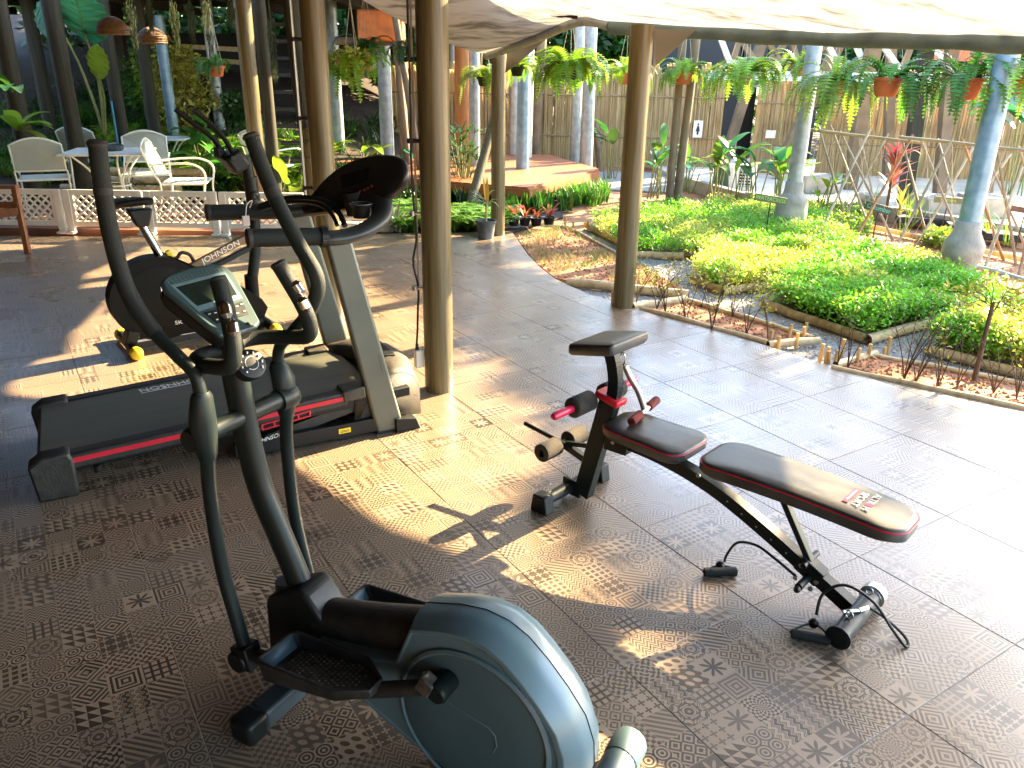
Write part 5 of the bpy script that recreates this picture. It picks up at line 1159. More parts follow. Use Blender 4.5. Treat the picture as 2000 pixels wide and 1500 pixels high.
# herb beds: dense low foliage
def herbbed(name, poly_px, N_, hgt, m, label, L=0.036, w=0.017, z0=0.0, m2=None, k2=0.0):
    P = [G(x, y, z0).to_2d() for x, y in poly_px]; mb = MB(); dark = MB()
    n = len(P)
    for p in scatter(P, N_):
        dmin = min((p - a).dot(Vector((-(b - a).y, (b - a).x)).normalized()) if False else abs((p - a).cross(b - a)) / (b - a).length if False else 1 for a, b in zip(P, P[1:] + P[:1]))
        f = 0.62 + 0.38 * mnoise.noise(Vector((p.x * 4.5, p.y * 4.5, 1))) + 0.14 * mnoise.noise(Vector((p.x * 13, p.y * 13, 2)))
        z = hgt * 1.0 * f * (rnd(0.06, 1.0) ** 0.6)
        q = Vector((p.x + rnd(-.09, .09), p.y + rnd(-.09, .09), z0 + z)); k = rnd(0.7, 1.35)
        sel = 0
        if m2 is not None and mnoise.noise(Vector((p.x * 1.3, p.y * 1.3, 7))) + rnd(-.12, .12) < k2: sel = 1
        kite(mb, q, Vector((rnd(-1, 1), rnd(-1, 1), rnd(-0.1, 0.9))), L * k, w * k, Vector((rnd(-.6, .6), rnd(-.6, .6), 1)), m=sel)
    o = obj(name, mb, [m, m2] if m2 is not None else m, smooth=0); tag(o, label, 'herbs', kind='stuff')
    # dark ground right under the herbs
    return o
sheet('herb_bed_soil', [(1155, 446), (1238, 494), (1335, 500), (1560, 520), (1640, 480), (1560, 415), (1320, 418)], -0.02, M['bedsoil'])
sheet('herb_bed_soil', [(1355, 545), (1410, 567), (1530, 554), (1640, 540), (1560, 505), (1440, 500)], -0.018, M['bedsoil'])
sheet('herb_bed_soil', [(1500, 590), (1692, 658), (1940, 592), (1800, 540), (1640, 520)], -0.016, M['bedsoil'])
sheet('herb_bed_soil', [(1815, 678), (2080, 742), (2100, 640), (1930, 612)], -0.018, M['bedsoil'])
herbbed('herb_plants', [(1155, 447), (1238, 497), (1337, 503), (1560, 518), (1680, 500), (1560, 415), (1290, 418)], 52000, 0.32, M['herb'], 'dense bright green herb plants filling the back bed behind the second log', 0.032, 0.016, m2=M['herbdry'], k2=-0.10)
herbbed('herb_plants', [(1355, 545), (1410, 568), (1528, 556), (1680, 540), (1590, 500), (1400, 498)], 30000, 0.30, M['herb'], 'yellowish green herb plants in the middle bed', 0.032, 0.015, m2=M['herbdry'], k2=0.1)
herbbed('herb_plants', [(1496, 590), (1692, 660), (1945, 594), (1800, 530), (1640, 512)], 52000, 0.34, M['herb'], 'dense green herb plants in the front bed between two long logs', 0.034, 0.017, m2=M['herbdry'], k2=-0.25)
herbbed('herb_plants', [(1812, 680), (2080, 744), (2100, 640), (1930, 612)], 30000, 0.34, M['herb'], 'green herb plants in the bed at the right edge of the picture', 0.034, 0.017, m2=M['herbdry'], k2=-0.1)
mb = MB()
for p in scatter([G(x, y).to_2d() for x, y in [(1560, 470), (1700, 470), (1700, 412), (1400, 402), (1560, 415)]], 9000):
    z = 0.22 * (0.6 + 0.5 * mnoise.noise(Vector((p.x * 4, p.y * 4, 1)))) * rnd(0.2, 1); kite(mb, Vector((p.x, p.y, z)), Vector((rnd(-1, 1), rnd(-1, 1), rnd(0, 0.8))), rnd(.03, .06), rnd(.015, .03), Vector((rnd(-.6, .6), rnd(-.6, .6), 1)))
o = obj('yellow_green_herbs', mb, M['leaflime'], smooth=0); tag(o, 'sunlit yellow green plants around the foot of the left galvanised post', 'herbs', kind='stuff')

# thin saplings along the patio edge
def sapling(x, y, h, nb_, leaves, label, lean=(0, 0), lm='leafyellow', spread=0.22, thick=0.0045, w0=0.035):
    p = G(x, y, -0.01); t = thing('sapling', label, 'sapling', p, rnd(0, 6.28)); mb = MB(); lf = MB()
    for b in range(nb_):
        a = rnd(0, 6.28); e = rnd(0.3, 1) * spread; hh = h * rnd(0.7, 1.0)
        P = [Vector((0, 0, 0)), Vector((math.cos(a) * e * .2, math.sin(a) * e * .2, hh * .3)), Vector((math.cos(a) * e * .55 + lean[0] * .5, math.sin(a) * e * .55 + lean[1] * .5, hh * .65)), Vector((math.cos(a) * e + lean[0], math.sin(a) * e + lean[1], hh))]
        sp = smoothpath(P, 4); mb.tube(sp, [thick * (1 - 0.75 * i / len(sp)) for i in range(len(sp))], 5)
        for tw in range(4):
            i = random.randint(4, len(sp) - 1); s = sp[i]; dd = Vector((rnd(-1, 1), rnd(-1, 1), rnd(0.3, 1.2))).normalized() * rnd(0.05, 0.14)
            mb.tube([s, s + dd * .5 + Vector((0, 0, .005)), s + dd], 0.0015, 4)
            for k in range(leaves): kite(lf, s + dd * rnd(0.3, 1.05), Vector((rnd(-1, 1), rnd(-1, 1), rnd(-.2, .8))), rnd(.7, 1.3) * w0, rnd(.3, .45) * w0)
        for k in range(leaves * 3):
            s = sp[-1] + Vector((rnd(-.05, .05), rnd(-.05, .05), rnd(-.12, .03))); kite(lf, s, Vector((rnd(-1, 1), rnd(-1, 1), rnd(-.2, .8))), rnd(.7, 1.3) * w0, rnd(.3, .45) * w0)
    obj('twigs', mb, M['twig'], t)
    if leaves: obj('leaves', lf, M[lm], t, smooth=0)
saps = [(1243, 590, 0.30, 4, 1, 'small bare sapling right beside the column foot'),
        (1283, 604, 0.42, 4, 3, 'leafy sapling just right of the column foot'),
        (1300, 612, 0.40, 5, 2, 'bare twiggy sapling in front of the short pale log'),
        (1340, 628, 0.38, 4, 1, 'bare sapling at the left end of the narrow soil bed'),
        (1390, 646, 0.50, 6, 4, 'tall twiggy sapling in the middle of the narrow soil bed'),
        (1370, 600, 0.25, 2, 1, 'very small twig sapling behind the narrow soil bed'),
        (1430, 618, 0.36, 4, 2, 'sapling on the gravel side of the narrow soil bed'),
        (1457, 655, 0.40, 4, 1, 'sapling near the pointed end of the narrow soil bed'),
        (1500, 664, 0.46, 4, 5, 'yellow leafed sapling by the pegs at the end of the narrow bed'),
        (1635, 715, 0.30, 3, 0, 'bare twig by the left end of the right narrow bed'),
        (1655, 722, 0.48, 3, 0, 'tall bare twig standing left of the pegs'),
        (1765, 742, 0.55, 6, 0, 'bare branching sapling at the edge of the patio'),
        (1788, 748, 0.50, 5, 0, 'dense bare twigs beside the branching sapling'),
        (1830, 762, 0.46, 5, 1, 'bare twigs leaning over the right narrow bed'),
        (1868, 758, 0.40, 3, 0, 'thin bare twig near the leaning stake'),
        (1940, 768, 0.36, 4, 0, 'bare twigs at the right edge before the thin pole'),
        (1985, 780, 0.50, 4, 1, 'bare leaning twigs in the far right corner of the bed')]
for a in saps: sapling(*a)
t = thing('leaning_stake', 'thick leaning wooden stake in the right narrow bed with yellow leaves at its top', 'stake', G(1902, 745, -0.01))
mb = MB(); q = AT(1940, 590, G(1902, 745).y + 0.12) - G(1902, 745, -0.01); mb.tube([(0, 0, 0), q * 0.5, q], [0.017, 0.015, 0.012], 8); obj('stake', mb, M['bark'], t)
lf = MB(); mb = MB()
for k in range(9):
    e = q + Vector((rnd(-.28, .16), rnd(-.1, .1), rnd(-.02, .22))); mb.tube([q * rnd(0.75, 1), q.lerp(e, .5) + Vector((0, 0, .02)), e], 0.003, 4)
    for j in range(26): kite(lf, e + Vector((rnd(-.05, .05), rnd(-.05, .05), rnd(-.05, .05))), Vector((rnd(-1, 1), rnd(-1, 1), rnd(-.2, .8))), rnd(.035, .06), rnd(.012, .02))
obj('twigs', mb, M['twig'], t); obj('leaves', lf, M['leafyellow'], t, smooth=0)

# ---- signs on sticks
def sign(x, y, Y, w, h, txt, tilt, label, m_board, m_txt, font=0.045, yaw=0, ground=None, sx=1.0):
    c = AT(x, y, Y); g0 = ground if ground is not None else -0.02
    t = thing('garden_sign', label, 'sign', (c.x, c.y, g0), R(yaw), 'painted wooden name signs in the herb garden')
    hz = c.z - g0; ct, st = math.cos(R(tilt)), math.sin(R(tilt)); X_ = Vector((ct, 0, st)); Z_ = Vector((-st, 0, ct))
    mb = MB(); mb.prism([(-w / 2, -h / 2), (w / 2, -h / 2), (w / 2, h / 2), (-w / 2, h / 2)], -0.008, 0.008, o=(0, 0, hz), X=X_, Z=Z_); b_ = obj('board', mb, m_board, t, bevel=0.002)
    text(txt, font, m_txt, b_, Vector((0, -0.0088, hz)) , X_, Z_, sx=sx)
    mb = MB(); mb.tube([(0, 0.014, 0), (0.01, 0.014, hz + 0.01)], 0.007, 6); obj('stick', mb, M['timber_dark'], t)
bg_ = mat('green_sign', (0.05, 0.075, 0.02), 0.6, col2=(0.10, 0.12, 0.03)); bd = mat('dark_green_sign', (0.05, 0.03, 0.012), 0.6, col2=(0.012, 0.05, 0.03), scale=4); bb = mat('brown_sign', (0.10, 0.05, 0.02), 0.6)
ltxt = mat('lime_letters', (0.30, 0.45, 0.10), 0.6); gtxt = mat('sea_green_letters', (0.06, 0.42, 0.28), 0.6)
sign(1505, 389, 8.6, 0.36, 0.075, 'WATERCRESS', -9, 'green sign reading WATERCRESS beside the left galvanised post', bg_, ltxt, 0.055, 4)
sign(1716, 407, 8.7, 0.32, 0.085, 'Cucumber', -14, 'dark sign with sea green letters reading Cucumber under the trellis', bd, gtxt, 0.068, 6)
sign(1852, 391, 9.6, 0.34, 0.07, 'Kumara', -3, 'olive sign with pale letters left of the right galvanised post', mat('olive_sign', (0.12, 0.11, 0.03), 0.6), ltxt, 0.06)
sign(2003, 411, 8.2, 0.30, 0.06, 'Pepper', -8, 'brown sign cut by the right edge of the picture', bb, bb, 0.045)

# ---- galvanised posts with concrete feet
def galvpost(x, y, ztop, r_, rb, hb_, label, m='galv', bulge=False, lean=0.0):
    g = G(x, y); t = thing('galvanised_post', label, 'post', g, 0, 'galvanised posts with concrete feet')
    mb = MB()
    prof = [(rb * 1.04, 0), (rb, 0.06), (rb * 0.93, hb_ * 0.76), (rb * 0.86, hb_ * 0.86), (rb * 0.62, hb_ * 0.93), (r_ * 1.25, hb_), (r_ * 1.2, hb_ + 0.1), (r_ * 1.02, hb_ + 0.11)] if not bulge else [(rb * 0.78, 0), (rb * 0.8, hb_ * 0.35), (rb, hb_ * 0.6), (rb * 1.0, hb_ * 0.82), (rb * 0.8, hb_ * 0.98), (r_ * 1.25, hb_ + 0.04), (r_ * 1.2, hb_ + 0.13), (r_ * 1.02, hb_ + 0.14)]
    mb.lathe(prof, (0, 0, 0), (0, 0, 1), 20); obj('concrete_foot', mb, M['concrete'], t, smooth=60)
    mb = MB(); mb.tube([(0, 0, hb_ * 0.9), (lean * 0.5, 0, (ztop + hb_) / 2), (lean, 0, ztop)], r_, 18); obj('shaft', mb, M[m], t)
    return g
galvpost(1538, 458, 2.6, 0.085, 0.19, 0.50, 'galvanised post with squat concrete foot beside the WATERCRESS sign')
galvpost(1868, 545, 2.3, 0.092, 0.175, 0.40, 'bluish galvanised post with swollen concrete foot behind the front herb bed', 'galvblue', True)
# ---------------------------------------------------------------- trellis of crossed canes
def cane(a, b, r_, m, parent, off=Vector((0, 0, 0)), name='cane'):
    mb = MB(); a = Vector(a) - off; b = Vector(b) - off; n = 5
    mb.tube([a.lerp(b, k / n) + Vector((rnd(-.004, .004), 0, rnd(-.004, .004))) for k in range(n + 1)], [r_ * (1 - 0.12 * k / n) for k in range(n + 1)], 8); return obj(name, mb, m, parent)
M['trelliscane'] = mat('pale_trellis_cane', (0.20, 0.15, 0.09), 0.6, 0, scale=4, col2=(0.38, 0.30, 0.19), island=0.2)
tr = thing('cane_trellis', 'trellis of crossed bamboo canes under two long top poles', 'trellis', (0, 0, 0))
YT = 8.9
def tp(x, y, Y): return AT(x, y, Y)
cane(tp(1583, 254, 9.9), tp(1803, 280, 9.0), 0.020, M['canedark'], tr, name='top_pole'); cane(tp(1760, 268, 9.0), tp(2060, 300, 7.7), 0.018, M['trelliscane'], tr, name='top_pole')
tl = [((1700, 252), (1590, 478), 'cane'), ((1622, 248), (1700, 450), 'cane'), ((1783, 272), (1655, 495), 'trunkorange'), ((1680, 262), (1712, 420), 'cane'), ((1760, 268), (1812, 470), 'canedark'), ((1860, 278), (1735, 512), 'cane'), ((1832, 270), (1875, 430), 'canedark'),
      ((1944, 272), (1985, 520), 'canedark'), ((2010, 300), (1925, 520), 'cane'), ((1975, 300), (1850, 470), 'cane'),
      ((1640, 258), (1745, 470), 'cane'), ((1735, 268), (1640, 440), 'canedark'), ((1800, 275), (1890, 500), 'cane'), ((1905, 285), (1790, 480), 'cane'), ((1880, 280), (1960, 510), 'trunkorange'), ((2040, 305), (1990, 540), 'canedark'), ((1600, 255), (1655, 440), 'canedark'), ((1990, 295), (2060, 520), 'cane'), ((1920, 285), (2010, 500), 'cane')]
for i, (a, b, m_) in enumerate(tl):
    g = G(b[0], b[1], -0.02); Ya = g.y + (0.25 if i % 2 else 0.55); cane(g, AT(a[0], a[1] - (i % 3) * 4, Ya), 0.015, M['trelliscane'] if m_ == 'cane' else M[m_], tr)
mb = MB()
for i in range(17):
    x = 1600 + i * 26; Y = 9.8 - i * 0.125; a = AT(x, 262 + i * 2, Y); mb.tube([a, Vector((a.x + rnd(-.35, .35), a.y + rnd(-.4, .4), 0.02))], 0.0022, 4)
obj('twine', mb, M['rope'], tr)

# ---------------------------------------------------------------- paved yard behind the herb garden
def quadsheet(name, P, z, m, th=0.06, kind='structure'):
    mb = MB(); n = len(P)
    ar = sum(P[i][0] * P[(i + 1) % n][1] - P[(i + 1) % n][0] * P[i][1] for i in range(n))
    P = list(P) if ar > 0 else list(reversed(P))
    mb.add([(p[0], p[1], z) for p in P] + [(p[0], p[1], z - th) for p in P], [tuple(range(n))] + [(i, i + n, (i + 1) % n + n, (i + 1) % n) for i in range(n)])
    o = obj(name, mb, m, smooth=0); o['kind'] = kind; return o
a0 = G(1342, 358); a1 = G(1590, 412); a2 = G(1780, 425); a3 = G(2100, 500)
quadsheet('paved_yard', [(a0.x, a0.y), (a1.x, a1.y), (a2.x, a2.y), (a3.x, a3.y), (9.4, a3.y - 1), (13, 12), (13, 17.5), (a0.x - 0.4, 17.5)], 0.03, M['paving'], 0.12)
def kerb(a, b, label, h=0.14, w=0.12):
    mb = MB(); d = b - a; mb.bar(Vector((0, 0, h / 2 - 0.03)), Vector((d.x, d.y, h / 2 - 0.03)), w, h + 0.06); o = obj('kerb', mb, M['concrete'], loc=(a.x, a.y, 0), bevel=0.01); tag(o, label, 'kerb')
kerb(G(1335, 362), G(1475, 402), 'low ochre kerb between the broad leaved plants and the paved yard')
kerb(G(1700, 418), G(2080, 480), 'low kerb behind the seedling trays at the right')
quadsheet('gravel_strip', [G(1170, 330).to_2d(), G(1340, 335).to_2d(), G(1330, 372).to_2d(), G(1180, 365).to_2d()], -0.035, M['gravelbase'], 0.02)
# concrete blocks under the far columns
for x, y, w, h, lb in ((1590, 378, 0.5, 0.26, 'squat concrete block behind the left galvanised post'), (1830, 420, 0.55, 0.22, 'concrete block left of the right galvanised post'), (1915, 425, 0.5, 0.26, 'concrete block right of the right galvanised post'), (1700, 412, 0.3, 0.2, 'small concrete block behind the Cucumber sign')):
    g = G(x, y); mb = MB(); mb.box((0, 0, h / 2), (w, w, h)); o = obj('concrete_block', mb, M['concrete'], loc=(g.x, g.y, 0.03), bevel=0.02); tag(o, lb, 'concrete block')
# air conditioner outdoor unit and green crate
g = G(1445, 372); t = thing('condenser_unit', 'pale ventilated machine box standing in the plants by the yard kerb', 'machine', (g.x, g.y, 0.02), R(-12))
mb = MB(); mb.box((0, 0, 0.19), (0.42, 0.25, 0.38)); obj('case', mb, M['white'], t, bevel=0.01)
mb = MB()
for i in range(6): mb.box((0.05 + 0.0, -0.128, 0.07 + i * 0.045), (0.2, 0.006, 0.012))
for i in range(5): mb.box((-0.04 + i * 0.045, -0.13, 0.18), (0.012, 0.006, 0.26))
obj('grille', mb, M['whitemetal'], t); mb = MB(); mb.box((0.05, -0.1235, 0.18), (0.2, 0.004, 0.26)); obj('vent_shadow', mb, M['black'], t)
mb = MB(); mb.box((-0.28, 0.0, 0.17), (0.30, 0.25, 0.34)); o = obj('green_panel', mb, mat('green_panel', (0.03, 0.09, 0.06), 0.6), t, bevel=0.01)

# ---------------------------------------------------------------- bamboo fence, dark building, trusses
def bamboofence(a, b, h0, h1, label, n_, rails=2):
    t = thing('bamboo_fence', label, 'fence', (a.x, a.y, 0)); d = b - a; L = d.length; u = d.normalized(); nrm = Vector((u.y, -u.x, 0))
    big = MB(); k = 0; first = None
    shapes = []
    for s_ in range(6):
        mb = MB(); r_ = 0.016 + 0.0015 * s_
        mb.tube([(0, 0, 0), (0.006 * (s_ - 3) / 3, 0, 0.5), (0, 0.004, 1.0)], [r_, r_ * 0.95, r_ * 0.8], 6, cap=False); me = bpy.data.meshes.new('cane'); me.from_pydata(mb.v, [], mb.f); me.materials.append(M['cane']); me.polygons.foreach_set('use_smooth', [True] * len(me.polygons)); shapes.append(me)
    for i in range(n_):
        p = u * (L * (i + 0.5) / n_) + nrm * rnd(-0.012, 0.012); h = (h0 + (h1 - h0) * i / n_) + rnd(-0.12, 0.08)
        if i % 2 == 0 and k < 290:
            o = bpy.data.objects.new('cane', random.choice(shapes)); COL.objects.link(o); o.parent = t; o.location = p; o.scale = (1.25, 1.25, h); o.rotation_euler = (rnd(-.012, .012), rnd(-.02, .02), rnd(0, 6)); k += 1
        else:
            big.tube([p, p + Vector((rnd(-.01, .01), 0, h))], 0.018 * rnd(.8, 1.2), 5, cap=False)
    o = obj('split_canes', big, M['cane'], t); o['kind'] = 'stuff'
    for j in range(rails):
        z = h0 * (0.32 + 0.42 * j); mb = MB(); mb.tube([nrm * 0.03 + Vector((0, 0, z)), d + nrm * 0.03 + Vector((0, 0, z))], 0.014, 6); obj('rail', mb, M['canedark'], t)
    return t
fa = G(1040, 322); fb = G(1400, 330); fz = AT(1100, 135, fa.y).z
bamboofence(Vector((fa.x - 2.8, fa.y + 0.2, 0)), Vector((fb.x, fb.y, 0)), fz, AT(1400, 130, fb.y).z, 'tall bamboo cane fence behind the wooden deck', 300)
fc_ = G(1590, 342); fd = G(1985, 357)
bamboofence(Vector((fc_.x, fc_.y, 0)), Vector((fd.x + 1.5, fd.y - 0.4, 0)), AT(1600, 140, fc_.y).z, AT(1950, 150, fd.y).z, 'bamboo cane fence behind the paved yard at the right', 240)
fe = G(1462, 340); ff = G(1560, 344)
bamboofence(Vector((fe.x, fe.y, 0)), Vector((ff.x, ff.y, 0)), AT(1480, 150, fe.y).z, AT(1540, 150, ff.y).z, 'short orange bamboo screen beside the dark doorway', 60)
p = AT(1363, 252, G(1363, 330).y - 0.12); t = thing('toilet_sign', 'small white sign with a dark figure on the bamboo fence', 'sign', p); mb = MB(); mb.box((0, 0, 0), (0.17, 0.012, 0.30)); b_ = obj('plate', mb, M['whiteprint'], t)
mb = MB(); mb.lathe([(0.018, 0), (0.018, 0.002)], (0, -0.007, 0.085), (0, -1, 0), 10); mb.prism([(-0.015, 0.06), (0.015, 0.06), (0.04, -0.04), (0.02, -0.04), (0.018, -0.1), (-0.018, -0.1), (-0.02, -0.04), (-0.04, -0.04)], -0.009, -0.006); obj('figure', mb, M['blackprint'], b_)
p = AT(1505, 262, G(1505, 343).y - 0.12); mb = MB(); mb.box((0, 0, 0), (0.17, 0.012, 0.13)); o = obj('notice', mb, M['white'], loc=p); tag(o, 'small pale notice on the short bamboo screen', 'notice')
# dark building behind
bx0 = AT(1235, 100, 17.6).x; t = thing('dark_building', 'dark windowless building with a black doorway behind the fence', 'building', (bx0, 17.4, 0))
W_ = AT(1600, 100, 17.6).x - bx0; dx_ = AT(1437, 250, 17.4).x - bx0
mb = MB(); mb.box((dx_ / 2, 0.1, 1.5), (dx_, 0.2, 3.0)); mb.box((dx_ + 0.35 + (W_ - dx_ - 0.35) / 2 + 0.1, 0.1, 1.5), (W_ - dx_ - 0.45, 0.2, 3.0)); mb.box((dx_ + 0.2, 0.1, 2.25), (0.55, 0.2, 1.5)); obj('wall', mb, M['darkwall'], t)
mb = MB(); mb.box((dx_ + 0.2, 0.6, 0.8), (0.6, 0.05, 1.8)); obj('doorway', mb, M['black'], t)
mb = MB(); mb.bar((dx_ + 0.02, -0.03, 0), (dx_ + 0.02, -0.03, 1.45), 0.05, 0.04, up=(1, 0, 0)); mb.bar((dx_ + 0.42, -0.03, 0), (dx_ + 0.42, -0.03, 1.45), 0.05, 0.04, up=(1, 0, 0)); mb.bar((dx_, -0.03, 1.47), (dx_ + 0.44, -0.03, 1.47), 0.04, 0.05); obj('door_frame', mb, M['galv'], t)
mb = MB(); mb.box((AT(1870, 105, 17.4).x - bx0, -0.06, 2.35), (1.5, 0.1, 0.7)); obj('orange_panel', mb, mat('orange_panel', (0.42, 0.13, 0.05), 0.7), t)
# roof frame over the yard: slanted brown columns and pale bars
yard = thing('yard_frame', 'brown timber frame with slanting braces standing over the paved yard', 'frame', (0, 0, 0))
def strut(x0, y0, x1, y1, Y0, Y1, w, m_, name='brace'):
    a = AT(x0, y0, Y0); b = AT(x1, y1, Y1); mb = MB(); mb.bar(a, b, w, w, up=(0, 1, 0)); return obj(name, mb, M[m_], yard)
strut(1660, 40, 1512, 345, 14.2, 14.2, 0.17, 'timber', 'slanted_column')
strut(1715, 40, 1652, 400, 13.0, 13.0, 0.19, 'timber', 'slanted_column')
strut(1815, 60, 1765, 400, 12.0, 11.6, 0.16, 'pole_dark', 'slanted_column')
strut(1742, 50, 1733, 345, 13.6, 13.6, 0.13, 'timber', 'column'); strut(1862, 60, 1832, 405, 11.6, 11.6, 0.14, 'timber', 'column'); strut(1950, 60, 1925, 400, 12.2, 12.2, 0.13, 'timber', 'column')
strut(1498, 50, 1410, 330, 15.0, 15.0, 0.16, 'timber', 'slanted_column')
for q in ((1400, 55, 1432, 140), (1450, 60, 1425, 140), (1480, 50, 1530, 130), (1540, 55, 1560, 130), (1640, 62, 1560, 140), (1600, 60, 1640, 130), (1760, 140, 1710, 68), (1760, 140, 1790, 66), (1690, 130, 1660, 60), (1850, 120, 1815, 90), (1900, 100, 1960, 180), (1500, 120, 1555, 62), (1435, 62, 1490, 140)):
    strut(q[0], q[1], q[2], q[3], 13.2, 13.2, 0.075, random.choice(['timber', 'whitemetal', 'timber']))
strut(1385, 147, 2060, 154, 13.0, 11.2, 0.13, 'whitemetal', 'pale_beam'); strut(1795, 74, 2060, 82, 11.6, 10.6, 0.12, 'woodchair', 'red_brown_beam')
strut(1380, 50, 2060, 50, 13.4, 11.4, 0.12, 'timber_dark', 'top_beam')

# ---------------------------------------------------------------- wooden deck
DZ = 0.30
dp = [G(655, 312, DZ), G(870, 352, DZ), G(1045, 385, DZ) + Vector((0, 0, 0)), G(1168, 328, DZ), G(1060, 298, DZ), G(870, 296, DZ)]
deck = thing('wooden_deck', 'low reddish timber deck with plank boards behind the fern bed', 'deck', (0, 0, 0))
d0 = G(560, 330, DZ).to_2d(); d1 = G(1032, 366, DZ).to_2d(); d2 = G(1170, 330, DZ).to_2d(); d3 = G(1075, 302, DZ).to_2d(); d4 = G(650, 292, DZ).to_2d()
dpoly = [d0, d1, d2, d3, d4]
if shoelace(dpoly) < 0: dpoly.reverse()
ud = Vector((0.93, -0.36)).normalized(); vd = Vector((-ud.y, ud.x))
ud = (d2 - d1).normalized(); vd = Vector((-ud.y, ud.x))
ss = [p.dot(vd) for p in dpoly]; s0_ = min(ss); np_ = 0
while s0_ < max(ss):
    a_ = -20; q = [ud * -20 + vd * (s0_ + 0.004), ud * 40 + vd * (s0_ + 0.004), ud * 40 + vd * (s0_ + 0.116), ud * -20 + vd * (s0_ + 0.116)]
    cp = clip(dpoly, q)
    if len(cp) >= 3 and abs(shoelace(cp)) > 0.02:
        n = len(cp); zz = DZ + rnd(-.002, .002); mb = MB(); mb.add([(p.x, p.y, zz) for p in cp] + [(p.x, p.y, zz - 0.03) for p in cp], [tuple(range(n)), tuple(range(2 * n - 1, n - 1, -1))] + [(i, i + n, (i + 1) % n + n, (i + 1) % n) for i in range(n)])
        obj('plank', mb, M['wood'], deck, smooth=0); np_ += 1
    s0_ += 0.12
print('deck planks', np_)
for i in range(len(dpoly)):
    a, b = dpoly[i], dpoly[(i + 1) % len(dpoly)]
    mb = MB(); mb.bar((a.x, a.y, DZ - 0.085), (b.x, b.y, DZ - 0.085), 0.04, 0.11); obj('fascia', mb, M['wood'], deck)
for k in range(6):
    p = d1.lerp(d2, 0.1 + k * 0.16) - vd * -0.2; mb = MB(); mb.box((p.x, p.y, 0.09), (0.09, 0.09, 0.3)); obj('joist_post', mb, M['wood'], deck)
for (x, y) in ((1030, 395), (1140, 362), (850, 380)):
    g = G(x, y); mb = MB(); mb.lathe([(0.13, -0.05), (0.13, 0.26)], (g.x, g.y + 0.15, 0), (0, 0, 1), 16); obj('concrete_stub', mb, M['concrete'], deck)

# ---------------------------------------------------------------- poles of the background
def pole(x, y, Y, z1, r_, m_, label, z0=-0.1, x2=None, y2=None, Y2=None, name='pole', group='poles standing behind the patio', cat='pole'):
    p = AT(x, y, Y); t = thing(name, label, cat, (p.x, p.y, 0), 0, group)
    if x2 is not None:
        q = AT(x2, y2, Y2 or Y); top = q - Vector((p.x, p.y, 0)); b_ = Vector((0, 0, p.z)); d = top - b_; bot = b_ - d * ((p.z - z0) / d.z); top = b_ + d * ((z1 - p.z) / d.z)
    else: bot = Vector((0, 0, z0)); top = Vector((0, 0, z1))
    mb = MB(); mb.tube([bot.lerp(top, k / 5) for k in range(6)], [r_ * (1 + 0.03 * math.sin(k * 1.9)) for k in range(6)], 14); obj('shaft', mb, M[m_], t); return t
pole(48, 276, 10.3, 3.0, 0.11, 'pole_dark', 'thick dark pole behind the left garden chair')
pole(88, 190, 13.0, 3.4, 0.10, 'pole_dark', 'dark pole with rusty foot on the bank second from the left', z0=0.5)
pole(155, 320, 10.6, 3.0, 0.105, 'pole_dark', 'very dark pole just left of the white table')
hp = pole(240, 270, 11.6, 3.2, 0.09, 'pole_dark', 'grey brown pole with a blue hose on its lower part')
mb = MB(); mb.tube([Vector((-0.03, -0.10, 0.2)), Vector((-0.03, -0.10, 1.25))], 0.012, 8); obj('blue_hose', mb, mat('blue_hose', (0.02, 0.22, 0.32), 0.4), hp)
pole(300, 240, 13.0, 3.4, 0.095, 'pole_dark', 'brown pole behind the second rattan lampshade')
pole(338, 250, 13.2, 2.40, 0.085, 'galvblue', 'bluish galvanised pole behind the white tables')
pole(428, 228, 14.6, 3.4, 0.09, 'galv', 'pale galvanised pole behind the small hanging fern')
pole(508, 360, 10.1, 3.0, 0.098, 'pole', 'brown pole behind the exercise bike handlebars')
pole(535, 330, 10.8, 3.0, 0.08, 'pole_dark', 'slim dark pole right of the one behind the bike')
pole(663, 300, 14.0, 3.4, 0.10, 'galv', 'galvanised pole just right of the second patio column')
pole(757, 300, 13.4, 3.4, 0.105, 'galv', 'galvanised pole under the orange hanging pot')
pole(887, 240, 16.2, 3.6, 0.08, 'galv', 'slim grey pole just right of the main column')
pole(927, 330, 13.0, 3.2, 0.085, 'galv', 'galvanised pole right of the orange log')
pole(1003, 300, 14.8, 3.4, 0.09, 'galv', 'pale galvanised pole right of the corner column')
pole(1020, 340, 12.7, 3.2, 0.10, 'galvblue', 'bright galvanised pole rising from the deck front')
pole(1035, 295, 14.4, 3.2, 0.035, 'whitemetal', 'thin white pipe beside the bright deck pole')
pole(1045, 295, 15.6, 3.4, 0.09, 'timber', 'brown leaning pole left of the big hanging fern', x2=1058, y2=80)
pole(1122, 310, 14.8, 3.4, 0.09, 'galv', 'pale pole standing behind the big hanging fern')
pole(1145, 325, 13.7, 3.4, 0.10, 'galv', 'grey pole at the right end of the deck', x2=1155, y2=40)
pole(1170, 310, 15.4, 2.6, 0.06, 'timber', 'thin brown pole behind the right end of the deck', x2=1155, y2=150)
pole(1305, 410, 10.9, 3.0, 0.05, 'timber', 'slim upright pole left in the leaning pair')
pole(1320, 410, 10.9, 3.0, 0.055, 'timber', 'slim leaning pole right in the pair', x2=1352, y2=140, Y2=10.9)
pole(785, 200, 13.0, 3.2, 0.055, 'timber', 'thin slanting pole left of the main column', x2=768, y2=30)
pole(806, 240, 12.4, 3.2, 0.05, 'timber', 'second thin slanting pole close to the main column', x2=775, y2=50)
pole(920, 395, 10.4, 1.6, 0.06, 'pole', 'short brown pole leaning beside the potted plant', x2=955, y2=270, Y2=10.8)
